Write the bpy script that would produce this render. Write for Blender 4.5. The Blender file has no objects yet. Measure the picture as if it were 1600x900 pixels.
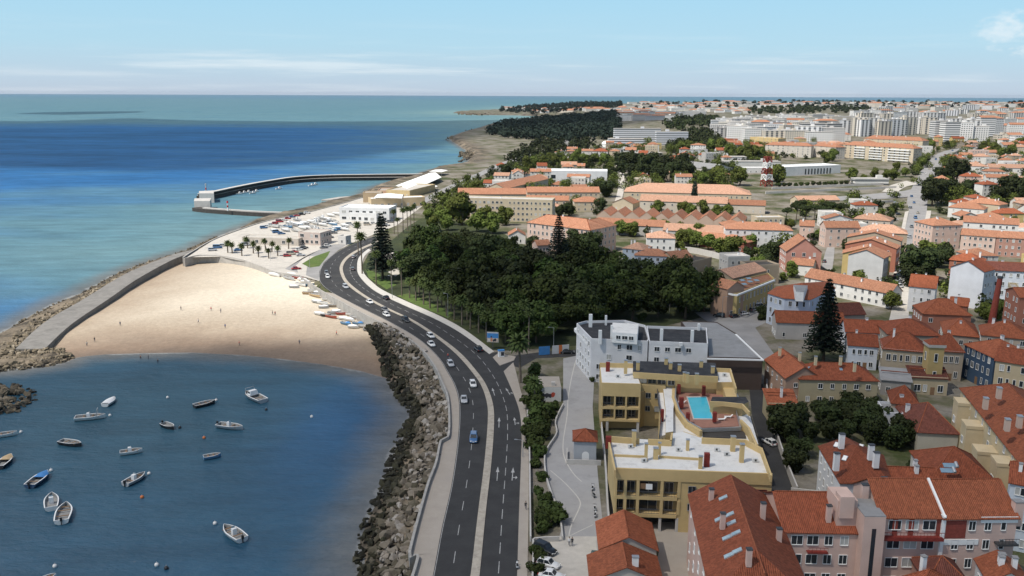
import bpy, bmesh, math, random
import numpy as np
from mathutils import Vector, Matrix
R = math.radians
random.seed(7); RNG = np.random.default_rng(11)
scene = bpy.context.scene
COL = scene.collection
# ------------------------------------------------------------------ camera
F, CX, CY = 1380.0, 800.0, 450.0          # photo pixels (1600 x 900)
CAM = Vector((0, 0, 85.0))
PIT, ROL = math.atan(303.5 / F), math.atan(6.5 / 1600)
fw = Vector((0, math.cos(PIT), -math.sin(PIT))); r0 = Vector((1, 0, 0)); u0 = Vector((0, math.sin(PIT), math.cos(PIT)))
cr, sr = math.cos(ROL), math.sin(ROL)
cd = bpy.data.cameras.new('camera'); cam = bpy.data.objects.new('camera', cd); COL.objects.link(cam)
bx_, by_ = r0 * cr + u0 * sr, u0 * cr - r0 * sr
m4 = Matrix((bx_, by_, -fw)).transposed().to_4x4(); m4.translation = CAM
cam.matrix_world = m4
cd.sensor_width = 36; cd.sensor_fit = 'HORIZONTAL'; cd.lens = 36 * F / 1600
cd.clip_start = 1; cd.clip_end = 90000
scene.camera = cam
# ------------------------------------------------------------------ light
SUN_EL, SUN_AZ = R(58), math.atan2(-0.83, -0.55)      # azimuth from +Y, sun to the left and ahead
SUN = Vector((math.sin(SUN_AZ) * math.cos(SUN_EL), math.cos(SUN_AZ) * math.cos(SUN_EL), math.sin(SUN_EL)))
w = bpy.data.worlds.new('World'); scene.world = w; w.use_nodes = True
wn, wl = w.node_tree.nodes, w.node_tree.links; wn.clear()
def WN(t, **k):
    n = wn.new(t)
    for a, b in k.items(): setattr(n, a, b)
    return n
sky = WN('ShaderNodeTexSky', sky_type='NISHITA', sun_disc=False, sun_elevation=SUN_EL, sun_rotation=SUN_AZ,
         altitude=0, air_density=1.0, dust_density=1.5, ozone_density=1.0)
tc = WN('ShaderNodeTexCoord'); sep = WN('ShaderNodeSeparateXYZ'); wl.new(tc.outputs['Generated'], sep.inputs[0])
at2 = WN('ShaderNodeMath', operation='ARCTAN2'); wl.new(sep.outputs[0], at2.inputs[0]); wl.new(sep.outputs[1], at2.inputs[1])
comb = WN('ShaderNodeCombineXYZ'); m1 = WN('ShaderNodeMath', operation='MULTIPLY'); m1.inputs[1].default_value = 5.0
wl.new(at2.outputs[0], m1.inputs[0]); wl.new(m1.outputs[0], comb.inputs[0])
m2 = WN('ShaderNodeMath', operation='MULTIPLY'); m2.inputs[1].default_value = 95.0
wl.new(sep.outputs[2], m2.inputs[0]); wl.new(m2.outputs[0], comb.inputs[1])
nz = WN('ShaderNodeTexNoise'); nz.inputs['Scale'].default_value = 1.0; nz.inputs['Detail'].default_value = 6; nz.inputs['Roughness'].default_value = 0.55
wl.new(comb.outputs[0], nz.inputs['Vector'])
rp = WN('ShaderNodeMapRange', interpolation_type='SMOOTHSTEP'); rp.inputs[1].default_value = 0.48; rp.inputs[2].default_value = 0.74; wl.new(nz.outputs['Fac'], rp.inputs[0])
bd = WN('ShaderNodeValToRGB'); els = bd.color_ramp.elements          # thin layer of cloud low over the horizon
els[0].position = 0.0; els[0].color = (0.25, 0.25, 0.25, 1); els[1].position = 0.085; els[1].color = (0, 0, 0, 1)
e = els.new(0.018); e.color = (0.25, 0.25, 0.25, 1); e = els.new(0.036); e.color = (0.3, 0.3, 0.3, 1); e = els.new(0.052); e.color = (0.12, 0.12, 0.12, 1)
wl.new(sep.outputs[2], bd.inputs[0])
mm = WN('ShaderNodeMath', operation='MULTIPLY'); wl.new(rp.outputs[0], mm.inputs[0]); wl.new(bd.outputs[0], mm.inputs[1])
veil = WN('ShaderNodeValToRGB'); ve = veil.color_ramp.elements       # milky air near the horizon
ve[0].position = 0.0; ve[0].color = (0.85, 0.85, 0.85, 1); ve[1].position = 0.35; ve[1].color = (0, 0, 0, 1)
e = ve.new(0.11); e.color = (0.8, 0.8, 0.8, 1)
wl.new(sep.outputs[2], veil.inputs[0])
mv = WN('ShaderNodeMixRGB'); 
grd = WN('ShaderNodeValToRGB'); ge = grd.color_ramp.elements; ge[0].position = 0.0; ge[0].color = (.53, .63, .755, 1); ge[1].position = 0.16; ge[1].color = (.31, .66, .90, 1); e = ge.new(.05); e.color = (.43, .68, .84, 1)
wl.new(sep.outputs[2], grd.inputs[0]); gsc = WN('ShaderNodeVectorMath', operation='SCALE'); gsc.inputs['Scale'].default_value = 11.0; wl.new(grd.outputs[0], gsc.inputs[0]); wl.new(gsc.outputs[0], mv.inputs[2]); wl.new(veil.outputs[0], mv.inputs[0]); wl.new(sky.outputs[0], mv.inputs[1])
mx = WN('ShaderNodeMixRGB'); mx.inputs[2].default_value = (9.2, 9.5, 9.6, 1); wl.new(mm.outputs[0], mx.inputs[0]); wl.new(mv.outputs[0], mx.inputs[1])

def sky_patch(prev, u, v, wu, wv, nscale, thr, amt, col, seed):
    # one bank of cloud in the sky, at the bearing and height where it stands
    d = (fw * F + r0 * (u - CX) - u0 * (v - CY)).normalized(); az, el = math.atan2(d.x, d.y), d.z
    a = WN('ShaderNodeMath', operation='SUBTRACT'); wl.new(at2.outputs[0], a.inputs[0]); a.inputs[1].default_value = az; a2 = WN('ShaderNodeMath', operation='DIVIDE'); wl.new(a.outputs[0], a2.inputs[0]); a2.inputs[1].default_value = wu / F
    b = WN('ShaderNodeMath', operation='SUBTRACT'); wl.new(sep.outputs[2], b.inputs[0]); b.inputs[1].default_value = el; b2 = WN('ShaderNodeMath', operation='DIVIDE'); wl.new(b.outputs[0], b2.inputs[0]); b2.inputs[1].default_value = wv / F
    c = WN('ShaderNodeCombineXYZ'); wl.new(a2.outputs[0], c.inputs[0]); wl.new(b2.outputs[0], c.inputs[1]); c.inputs[2].default_value = seed
    ln = WN('ShaderNodeVectorMath', operation='LENGTH'); c0 = WN('ShaderNodeCombineXYZ'); wl.new(a2.outputs[0], c0.inputs[0]); wl.new(b2.outputs[0], c0.inputs[1]); wl.new(c0.outputs[0], ln.inputs[0])
    n = WN('ShaderNodeTexNoise'); n.inputs['Scale'].default_value = nscale; n.inputs['Detail'].default_value = 7; n.inputs['Roughness'].default_value = .58; wl.new(c.outputs[0], n.inputs['Vector'])
    s = WN('ShaderNodeMath', operation='MULTIPLY_ADD'); wl.new(ln.outputs['Value'], s.inputs[0]); s.inputs[1].default_value = -.42; wl.new(n.outputs['Fac'], s.inputs[2])
    r = WN('ShaderNodeMapRange', interpolation_type='SMOOTHSTEP'); wl.new(s.outputs[0], r.inputs[0]); r.inputs[1].default_value = thr; r.inputs[2].default_value = thr + .42; r.inputs[4].default_value = amt
    m = WN('ShaderNodeMixRGB'); wl.new(r.outputs[0], m.inputs[0]); wl.new(prev, m.inputs[1]); m.inputs[2].default_value = (*col, 1); return m.outputs[0]
cl_ = sky_patch(mx.outputs[0], 430, 102, 230, 16, 1.3, .05, .5, (8.5, 9.2, 9.5), 1.0)
cl_ = sky_patch(cl_, 640, 112, 190, 7, 2.0, .08, .4, (8.5, 9.1, 9.4), 4.0)
cl_ = sky_patch(cl_, 1566, 42, 46, 26, 2.2, .12, .55, (8.7, 9.2, 9.5), 7.0); cl_ = sky_patch(cl_, 1598, 76, 20, 12, 2.2, .12, .4, (8.5, 9.0, 9.3), 9.0)
bg = WN('ShaderNodeBackground'); bg.inputs[1].default_value = 0.095; wl.new(cl_, bg.inputs[0])
wo = WN('ShaderNodeOutputWorld'); wl.new(bg.outputs[0], wo.inputs[0])
sl = bpy.data.lights.new('sun', 'SUN'); sl.energy = 4.9; sl.angle = R(0.53); sl.color = (1, 0.945, 0.86)
so = bpy.data.objects.new('sun', sl); COL.objects.link(so); so.rotation_euler = SUN.to_track_quat('Z', 'Y').to_euler()
vs = scene.view_settings; vs.view_transform = 'Standard'; vs.look = 'None'; vs.exposure = 0.12; vs.gamma = 1; vs.use_curve_mapping = False
cy = scene.cycles; cy.max_bounces = 5; cy.diffuse_bounces = 2; cy.glossy_bounces = 2; cy.transmission_bounces = 3; cy.transparent_max_bounces = 8; cy.volume_bounces = 0
cy.use_denoising = True; cy.sample_clamp_indirect = 4; cy.caustics_reflective = False; cy.caustics_refractive = False
# ------------------------------------------------------------------ projection and terrain
def ss(a, b, x):
    t = np.clip((np.asarray(x, float) - a) / (b - a), 0, 1); return t * t * (3 - 2 * t)
def H(x, y):      # height of the land
    return 5 + 17 * ss(620, 1500, y) * ss(-20, 420, x) + 20 * ss(1700, 4800, y) * ss(150, 1300, x)
def ray(u, v):
    a, b = u - CX, v - CY
    return fw * F + r0 * (a * cr + b * sr) - u0 * (b * cr - a * sr)
def W(u, v, z=5.0):
    d = ray(u, v); t = (z - CAM.z) / d.z
    return CAM + d * t
def T(u, v, h=0.0):   # point whose ground is the terrain, seen h metres above it
    p = W(u, v, 5 + h)
    for i in range(40):
        q = W(u, v, float(H(p.x, p.y)) + h); p = p.lerp(q, .6)
    return p
def to_px(p):
    d = Vector(p) - CAM; zc = d.dot(fw)
    return (CX + F * d.dot(bx_) / zc, CY - F * d.dot(by_) / zc)
# ------------------------------------------------------------------ materials
MAT = {}
def nmat(name):
    m = bpy.data.materials.new(name); m.use_nodes = True; nt = m.node_tree
    return m, nt.nodes, nt.links, nt.nodes['Principled BSDF']
def _n(nodes, t, **k):
    n = nodes.new(t)
    for a, b in k.items():
        if a.startswith('i_'): n.inputs[a[2:].replace('_', ' ')].default_value = b
        else: setattr(n, a, b)
    return n
def M(name, rgb, rough=.8, var=.18, scale=.6, bump=0.0, bscale=4.0, spec=.3, coord='Object', metal=0.0, rnd=0.0, dirt=None, dscale=.25, damt=.5):
    if name in MAT: return MAT[name]
    m, N, L, P = nmat(name)
    P.inputs['Roughness'].default_value = rough; P.inputs['Specular IOR Level'].default_value = spec; P.inputs['Metallic'].default_value = metal
    tcn = _n(N, 'ShaderNodeTexCoord'); co = tcn.outputs[coord]
    if coord == 'World': pass
    n1 = _n(N, 'ShaderNodeTexNoise', i_Scale=scale, i_Detail=5.0, i_Roughness=.6); L.new(co, n1.inputs['Vector'])
    mr = _n(N, 'ShaderNodeMapRange'); L.new(n1.outputs['Fac'], mr.inputs[0])
    mr.inputs[1].default_value = .25; mr.inputs[2].default_value = .75; mr.inputs[3].default_value = 1 - var; mr.inputs[4].default_value = 1 + var
    hs = _n(N, 'ShaderNodeHueSaturation'); hs.inputs['Color'].default_value = (*rgb, 1)
    last = mr.outputs[0]
    if rnd:
        oi = _n(N, 'ShaderNodeObjectInfo'); r2 = _n(N, 'ShaderNodeMapRange'); L.new(oi.outputs['Random'], r2.inputs[0])
        r2.inputs[3].default_value = 1 - rnd; r2.inputs[4].default_value = 1 + rnd
        ml = _n(N, 'ShaderNodeMath', operation='MULTIPLY'); L.new(last, ml.inputs[0]); L.new(r2.outputs[0], ml.inputs[1]); last = ml.outputs[0]
    L.new(last, hs.inputs['Value']); out = hs.outputs[0]
    if dirt:
        n2 = _n(N, 'ShaderNodeTexNoise', i_Scale=dscale, i_Detail=7.0, i_Roughness=.68); L.new(co, n2.inputs['Vector'])
        m5 = _n(N, 'ShaderNodeMapRange', interpolation_type='SMOOTHSTEP'); L.new(n2.outputs['Fac'], m5.inputs[0])
        m5.inputs[1].default_value = .48; m5.inputs[2].default_value = .72; m5.inputs[4].default_value = damt
        mxn = _n(N, 'ShaderNodeMixRGB'); L.new(m5.outputs[0], mxn.inputs[0]); L.new(out, mxn.inputs[1]); mxn.inputs[2].default_value = (*dirt, 1); out = mxn.outputs[0]
    L.new(out, P.inputs['Base Color'])
    if bump:
        n3 = _n(N, 'ShaderNodeTexNoise', i_Scale=bscale, i_Detail=4.0); L.new(co, n3.inputs['Vector'])
        bp = _n(N, 'ShaderNodeBump', i_Strength=bump, i_Distance=.3); L.new(n3.outputs['Fac'], bp.inputs['Height']); L.new(bp.outputs[0], P.inputs['Normal'])
    MAT[name] = m; return m
def tile_mat(name, rgb, rgb2, per=.3):
    m, N, L, P = nmat(name); P.inputs['Roughness'].default_value = .85; P.inputs['Specular IOR Level'].default_value = .2
    uv = _n(N, 'ShaderNodeTexCoord'); sp = _n(N, 'ShaderNodeSeparateXYZ'); L.new(uv.outputs['UV'], sp.inputs[0])
    a = _n(N, 'ShaderNodeMath', operation='MULTIPLY'); a.inputs[1].default_value = 2 * math.pi / per; L.new(sp.outputs[0], a.inputs[0])
    s = _n(N, 'ShaderNodeMath', operation='SINE'); L.new(a.outputs[0], s.inputs[0])
    b = _n(N, 'ShaderNodeMath', operation='MULTIPLY'); b.inputs[1].default_value = 1 / .42; L.new(sp.outputs[1], b.inputs[0])
    fr = _n(N, 'ShaderNodeMath', operation='FRACT'); L.new(b.outputs[0], fr.inputs[0])
    hgt = _n(N, 'ShaderNodeMath', operation='MULTIPLY_ADD'); L.new(s.outputs[0], hgt.inputs[0]); hgt.inputs[1].default_value = .5; L.new(fr.outputs[0], hgt.inputs[2])
    bp = _n(N, 'ShaderNodeBump', i_Strength=.8, i_Distance=.12); L.new(hgt.outputs[0], bp.inputs['Height']); L.new(bp.outputs[0], P.inputs['Normal'])
    n1 = _n(N, 'ShaderNodeTexNoise', i_Scale=.6, i_Detail=9.0, i_Roughness=.75); mpn = _n(N, 'ShaderNodeMapping'); mpn.inputs['Scale'].default_value = (1, .35, 1); L.new(uv.outputs['UV'], mpn.inputs[0]); L.new(mpn.outputs[0], n1.inputs['Vector'])
    n2 = _n(N, 'ShaderNodeTexWhiteNoise', noise_dimensions='2D'); sc = _n(N, 'ShaderNodeVectorMath', operation='MULTIPLY'); sc.inputs[1].default_value = (1 / per, 1 / .42, 1)
    fl = _n(N, 'ShaderNodeVectorMath', operation='FLOOR'); L.new(uv.outputs['UV'], sc.inputs[0]); L.new(sc.outputs[0], fl.inputs[0]); L.new(fl.outputs[0], n2.inputs['Vector'])
    mr = _n(N, 'ShaderNodeMapRange'); mr.inputs[1].default_value = .2; mr.inputs[2].default_value = .85; L.new(n1.outputs['Fac'], mr.inputs[0])
    mx = _n(N, 'ShaderNodeMixRGB'); mx.inputs[1].default_value = (*rgb, 1); mx.inputs[2].default_value = (*rgb2, 1); L.new(mr.outputs[0], mx.inputs[0])
    mw = _n(N, 'ShaderNodeMapRange'); L.new(n2.outputs['Value'], mw.inputs[0]); mw.inputs[3].default_value = .78; mw.inputs[4].default_value = 1.2
    oi = _n(N, 'ShaderNodeObjectInfo'); r2 = _n(N, 'ShaderNodeMapRange'); L.new(oi.outputs['Random'], r2.inputs[0]); r2.inputs[3].default_value = .82; r2.inputs[4].default_value = 1.18
    ml = _n(N, 'ShaderNodeMath', operation='MULTIPLY'); L.new(mw.outputs[0], ml.inputs[0]); L.new(r2.outputs[0], ml.inputs[1])
    ng = _n(N, 'ShaderNodeMath', operation='MULTIPLY_ADD'); L.new(s.outputs[0], ng.inputs[0]); ng.inputs[1].default_value = .22; ng.inputs[2].default_value = 1.0
    m6 = _n(N, 'ShaderNodeMath', operation='MULTIPLY'); L.new(ml.outputs[0], m6.inputs[0]); L.new(ng.outputs[0], m6.inputs[1])
    hs = _n(N, 'ShaderNodeHueSaturation'); L.new(mx.outputs[0], hs.inputs['Color']); L.new(m6.outputs[0], hs.inputs['Value']); L.new(hs.outputs[0], P.inputs['Base Color'])
    MAT[name] = m; return m
def obj_color_mat(name, rough=.7, spec=.3, var=.12, scale=.5, coat=0.0):
    m, N, L, P = nmat(name); P.inputs['Roughness'].default_value = rough; P.inputs['Specular IOR Level'].default_value = spec; P.inputs['Coat Weight'].default_value = coat
    oi = _n(N, 'ShaderNodeObjectInfo'); tcn = _n(N, 'ShaderNodeTexCoord'); n1 = _n(N, 'ShaderNodeTexNoise', i_Scale=scale, i_Detail=6.0, i_Roughness=.65); L.new(tcn.outputs['Object'], n1.inputs['Vector'])
    mr = _n(N, 'ShaderNodeMapRange'); L.new(n1.outputs['Fac'], mr.inputs[0]); mr.inputs[1].default_value = .25; mr.inputs[2].default_value = .75; mr.inputs[3].default_value = 1 - var; mr.inputs[4].default_value = 1 + var * .6
    hs = _n(N, 'ShaderNodeHueSaturation'); L.new(oi.outputs['Color'], hs.inputs['Color']); L.new(mr.outputs[0], hs.inputs['Value']); L.new(hs.outputs[0], P.inputs['Base Color'])
    MAT[name] = m; return m
def far_wall_mat(name, fw_=3.2, fh=3.0, ww=.5, wh=.45):      # walls too far away to tell the panes apart
    m, N, L, P = nmat(name); P.inputs['Roughness'].default_value = .7
    oi = _n(N, 'ShaderNodeObjectInfo'); uv = _n(N, 'ShaderNodeTexCoord'); sp = _n(N, 'ShaderNodeSeparateXYZ'); L.new(uv.outputs['UV'], sp.inputs[0])
    def band(o, per, wd):
        a = _n(N, 'ShaderNodeMath', operation='MULTIPLY'); a.inputs[1].default_value = 1 / per; L.new(o, a.inputs[0])
        f = _n(N, 'ShaderNodeMath', operation='FRACT'); L.new(a.outputs[0], f.inputs[0])
        c = _n(N, 'ShaderNodeMath', operation='LESS_THAN'); c.inputs[1].default_value = wd; L.new(f.outputs[0], c.inputs[0]); return c.outputs[0]
    g = _n(N, 'ShaderNodeNewGeometry'); sg = _n(N, 'ShaderNodeSeparateXYZ'); L.new(g.outputs['True Normal'], sg.inputs[0])
    ab = _n(N, 'ShaderNodeMath', operation='ABSOLUTE'); L.new(sg.outputs[2], ab.inputs[0]); vt = _n(N, 'ShaderNodeMath', operation='LESS_THAN'); vt.inputs[1].default_value = .3; L.new(ab.outputs[0], vt.inputs[0])
    p1 = _n(N, 'ShaderNodeMath', operation='MULTIPLY'); L.new(band(sp.outputs[0], fw_, ww), p1.inputs[0]); L.new(band(sp.outputs[1], fh, wh), p1.inputs[1])
    p2 = _n(N, 'ShaderNodeMath', operation='MULTIPLY'); L.new(p1.outputs[0], p2.inputs[0]); L.new(vt.outputs[0], p2.inputs[1])
    mx = _n(N, 'ShaderNodeMixRGB'); L.new(p2.outputs[0], mx.inputs[0]); L.new(oi.outputs['Color'], mx.inputs[1]); mx.inputs[2].default_value = (.07, .08, .09, 1); L.new(mx.outputs[0], P.inputs['Base Color'])
    MAT[name] = m; return m
tile_mat('tile_rust', (.30, .090, .044), (.20, .056, .031)); tile_mat('tile_salmon', (.47, .235, .145), (.35, .155, .09)); tile_mat('tile_dark', (.19, .062, .042), (.11, .045, .035))
tile_mat('tile_pale', (.55, .335, .235), (.45, .245, .16), .5); tile_mat('tile_orange', (.36, .115, .055), (.26, .078, .04))
obj_color_mat('paint_wall', .85, .2, .16, .22); obj_color_mat('car_paint', .3, .5, .03, .5, .5); obj_color_mat('boat_paint', .45, .4, .1, 1.2)
far_wall_mat('far_wall'); far_wall_mat('far_wall_bands', 30, 3.0, 1.0, .42); far_wall_mat('far_wall_columns', 7.0, 3.0, .45, .8)
M('white_paint', (.78, .78, .77), .8, .06, .3, dirt=(.45, .44, .42), dscale=.35, damt=.35); M('white_trim', (.80, .80, .78), .6, .04)
M('glass', (.025, .032, .04), .08, .3, .4, spec=.5); M('glass_sky', (.25, .36, .42), .12, .2, .5, spec=.6); M('shutter', (.42, .42, .40), .7, .1, 2)
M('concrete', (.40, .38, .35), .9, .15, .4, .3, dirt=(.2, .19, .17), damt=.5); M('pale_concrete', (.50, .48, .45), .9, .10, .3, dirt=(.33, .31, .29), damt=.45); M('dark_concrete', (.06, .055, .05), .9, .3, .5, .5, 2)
M('black_roof', (.035, .036, .04), .9, .35, .5, .2, dirt=(.10, .095, .09), dscale=.5, damt=.5); M('grey_roof', (.26, .26, .26), .7, .15, .4, dirt=(.16, .15, .14)); M('terrace', (.70, .69, .66), .75, .06, .25, dirt=(.46, .45, .42), dscale=.55, damt=.6)
M('metal', (.45, .46, .47), .4, .1, 2, metal=.6); M('dark_metal', (.05, .052, .055), .5, .2, 3); M('rail', (.10, .10, .105), .5, .2, 3)
M('brick_red', (.24, .055, .04), .85, .25, 2.0, .2, 8); M('terracotta', (.20, .032, .024), .8, .2, 1.5); M('rubber', (.02, .02, .02), .8, .2, 4); M('tyre_rim', (.5, .5, .52), .35, .1, 3, metal=.8)
M('light_lens', (.85, .85, .82), .15, .02); M('tail_lens', (.45, .02, .02), .2, .05); M('bark', (.10, .075, .055), .95, .35, 3, .5, 6); M('palm_bark', (.16, .13, .10), .95, .3, 3, .5, 6)
M('solar_glass', (.20, .30, .38), .1, .2, .5, spec=.8); M('wood', (.22, .13, .07), .7, .25, 2)
# ------------------------------------------------------------------ mesh builder
class MB:
    def __init__(s): s.v = []; s.f = []; s.m = []; s.sm = []
    def add(s, vs, fs, mi=0, smooth=False):
        o = len(s.v); s.v += [tuple(x) for x in vs]
        for f in fs: s.f.append(tuple(i + o for i in f)); s.m.append(mi); s.sm.append(smooth)
        return s
    def box(s, x0, x1, y0, y1, z0, z1, mi=0):
        return s.add([(x0, y0, z0), (x1, y0, z0), (x1, y1, z0), (x0, y1, z0), (x0, y0, z1), (x1, y0, z1), (x1, y1, z1), (x0, y1, z1)],
                     [(0, 3, 2, 1), (4, 5, 6, 7), (0, 1, 5, 4), (1, 2, 6, 5), (2, 3, 7, 6), (3, 0, 4, 7)], mi)
    def beam(s, p, q, wd, hg, mi=0):       # box along p-q
        p, q = Vector(p), Vector(q); d = (q - p); l = d.length
        if l < 1e-6: return s
        d /= l; sd = d.cross(Vector((0, 0, 1)))
        sd = Vector((1, 0, 0)) if sd.length < 1e-4 else sd.normalized()
        up = sd.cross(d); a, b = sd * wd / 2, up * hg / 2
        vs_ = [p - a - b, p + a - b, p + a + b, p - a + b, q - a - b, q + a - b, q + a + b, q - a + b]
        return s.add(vs_, [(0, 1, 2, 3), (7, 6, 5, 4), (0, 4, 5, 1), (1, 5, 6, 2), (2, 6, 7, 3), (3, 7, 4, 0)], mi)
    def prism(s, poly, z0, z1, mi=0, mt=None):
        n = len(poly); ar = sum(poly[i][0] * poly[(i + 1) % n][1] - poly[(i + 1) % n][0] * poly[i][1] for i in range(n))
        if ar < 0: poly = poly[::-1]
        o = [(p[0], p[1], z0) for p in poly] + [(p[0], p[1], z1) for p in poly]
        s.add(o, [(i, (i + 1) % n, n + (i + 1) % n, n + i) for i in range(n)] + [tuple(range(n - 1, -1, -1))], mi)
        return s.add([(p[0], p[1], z1) for p in poly], [tuple(range(n))], mi if mt is None else mt)
    def tube(s, p, q, r0_, r1_, n=8, mi=0, cap=True, smooth=True):
        p, q = Vector(p), Vector(q); d = (q - p).normalized(); a = d.orthogonal().normalized(); b = d.cross(a)
        vs_ = [p + (a * math.cos(t) + b * math.sin(t)) * r0_ for t in [2 * math.pi * i / n for i in range(n)]] + [q + (a * math.cos(t) + b * math.sin(t)) * r1_ for t in [2 * math.pi * i / n for i in range(n)]]
        s.add(vs_, [(i, (i + 1) % n, n + (i + 1) % n, n + i) for i in range(n)], mi, smooth)
        if cap: s.add(vs_, [tuple(range(n - 1, -1, -1)), tuple(range(n, 2 * n))], mi)
        return s
    def loft(s, rings, mi=0, cap=True, smooth=True, closed=True):
        n = len(rings[0]); vs_ = [p for r in rings for p in r]; fs = []
        for k in range(len(rings) - 1):
            for i in range(n if closed else n - 1): j = (i + 1) % n; fs.append((k * n + i, k * n + j, (k + 1) * n + j, (k + 1) * n + i))
        s.add(vs_, fs, mi, smooth)
        if cap: s.add(rings[0], [tuple(range(n - 1, -1, -1))], mi); s.add(rings[-1], [tuple(range(n))], mi)
        return s
    def mesh(s, name, mats):
        me = bpy.data.meshes.new(name); me.from_pydata([tuple(map(float, v)) for v in s.v], [], s.f)
        for mt in mats: me.materials.append(MAT[mt] if isinstance(mt, str) else mt)
        me.polygons.foreach_set('material_index', s.m); me.polygons.foreach_set('use_smooth', s.sm)
        uvl = me.uv_layers.new(name='uv'); co = np.array(s.v, dtype=float).reshape(-1, 3)
        uvs = np.zeros((len(me.loops), 2), dtype=np.float32); k = 0
        for f in s.f:
            p = co[list(f)]; nrm = np.zeros(3)
            for i in range(1, len(f) - 1): nrm += np.cross(p[i] - p[0], p[i + 1] - p[0])
            l = np.linalg.norm(nrm)
            nrm = nrm / l if l > 1e-12 else np.array([0, 0, 1.])
            t = np.array([-nrm[1], nrm[0], 0.]); lt = np.linalg.norm(t)
            t = t / lt if lt > 1e-3 else np.array([1., 0, 0]); b = np.cross(nrm, t)
            uvs[k:k + len(f), 0] = p @ t; uvs[k:k + len(f), 1] = p @ b; k += len(f)
        uvl.data.foreach_set('uv', uvs.ravel()); me.update(); return me
    def build(s, name, mats, parent=None, loc=(0, 0, 0), rz=0.0, color=None):
        return link(name, s.mesh(name, mats if isinstance(mats, (list, tuple)) else [mats]), parent, loc, rz, color)
def link(name, me, parent=None, loc=(0, 0, 0), rz=0.0, color=None, scale=None):
    o = bpy.data.objects.new(name, me); COL.objects.link(o); o.location = loc; o.rotation_euler = (0, 0, rz)
    if parent is not None: o.parent = parent
    if color is not None: o.color = (*color, 1)
    if scale is not None: o.scale = scale if isinstance(scale, (tuple, list)) else (scale,) * 3
    return o
def tag(o, label=None, cat=None, group=None, kind=None):
    for k, v in (('label', label), ('category', cat), ('group', group), ('kind', kind)):
        if v: o[k] = v
    return o
def empty(name, loc=(0, 0, 0), rz=0.0, label=None, cat=None, group=None):
    return tag(link(name, None, None, loc, rz), label, cat, group)
def copy_tree(o, parent=None):
    c = o.copy(); COL.objects.link(c); c.parent = parent
    for ch in o.children: copy_tree(ch, c)
    return c
def drop_tree(o):
    for ch in list(o.children): drop_tree(ch)
    bpy.data.objects.remove(o)
ONES = 'zeroth first second third fourth fifth sixth seventh eighth ninth tenth eleventh twelfth thirteenth fourteenth fifteenth sixteenth seventeenth eighteenth nineteenth'.split()
TENS = {2: 'twent', 3: 'thirt', 4: 'fort', 5: 'fift', 6: 'sixt', 7: 'sevent', 8: 'eight', 9: 'ninet'}
def ORD(n):
    if n < 20: return ONES[n]
    t, r = divmod(n, 10)
    return TENS[t] + ('ieth' if r == 0 else 'y-' + ONES[r])
def name_row(objs, fmt, cat=None, group=None):
    """label the members of a row in the order they stand from the left of the view; fmt holds {o}"""
    ol = sorted(objs, key=lambda o: to_px(o.location)[0])
    for i, o in enumerate(ol): tag(o, fmt.format(o=ORD(i + 1)), cat, group)
# ------------------------------------------------------------------ coastline
def PX(l, z=0.0): return [tuple(W(u, v, z).xy) for u, v in l]
bay_right = [(552, 930), (558, 890), (558, 848), (578, 796), (598, 756), (614, 704), (628, 668), (641, 650), (640, 638), (620, 618), (606, 592)]
waterline = [(560, 579), (500, 569), (440, 561), (380, 555), (300, 551), (220, 552), (160, 554), (122, 558)]
groyne_sea = [(100, 567), (50, 575), (0, 580), (-60, 583), (-90, 560), (-40, 538), (0, 518), (40, 497), (80, 476), (130, 455), (170, 433), (230, 409), (290, 391), (340, 369), (400, 347), (440, 337)]
marina = [(470, 331), (500, 322), (535, 314), (565, 306), (575, 297), (600, 288), (628, 282), (640, 278)]
west = [(662, 271), (677, 265), (705, 261), (730, 257), (732, 248), (737, 241), (722, 231), (703, 219), (706, 214), (725, 207), (745, 202), (765, 195), (795, 190), (835, 185.5), (868, 183), (840, 181.3), (800, 180), (740, 179.3), (708, 176.2), (720, 174.2), (780, 171.5), (810, 168), (850, 164.5)]
nb = W(552, 930, 0)
COAST = [(nb.x + 12, 20.0)] + PX(bay_right + waterline + groyne_sea + marina + west) + [(900, 5000), (2000, 5300), (6000, 5400), (6000, 20)]
CO = np.array(COAST)
def inside(poly, x, y):
    P = np.asarray(poly); x = np.asarray(x, float); y = np.asarray(y, float); r = np.zeros(x.shape, bool); j = len(P) - 1
    for i in range(len(P)):
        xi, yi, xj, yj = P[i, 0], P[i, 1], P[j, 0], P[j, 1]
        c = ((yi > y) != (yj > y)) & (x < (xj - xi) * (y - yi) / (yj - yi + 1e-12) + xi); r ^= c; j = i
    return r
def dist_poly(poly, x, y, closed=True):
    P = np.asarray(poly); d = np.full(np.shape(x), 1e9)
    for i in range(len(P) if closed else len(P) - 1):
        a, b = P[i], P[(i + 1) % len(P)]; ab = b - a; t = np.clip(((x - a[0]) * ab[0] + (y - a[1]) * ab[1]) / (ab @ ab + 1e-12), 0, 1)
        d = np.minimum(d, np.hypot(x - a[0] - t * ab[0], y - a[1] - t * ab[1]))
    return d
beach_px = [(620, 600), (606, 592), (575, 585)] + waterline + [(90, 545), (68, 546), (112, 509), (172, 470), (218, 440), (268, 413), (292, 402), (345, 402), (385, 410), (428, 427), (455, 440), (488, 452), (540, 486), (600, 514), (640, 540), (625, 560), (615, 580)]
beach_poly = PX(beach_px[:3] + [(u, v + 14) for u, v in waterline] + beach_px[3 + len(waterline):], 1.0)
def axis(parts):
    out = []
    for a, b, s in parts: out += list(np.arange(a, b, s))
    return np.array(out)
def geo(a, b, s, k):
    out = [a]
    while out[-1] < b: out.append(out[-1] + s); s *= k
    return np.array(out)
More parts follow.
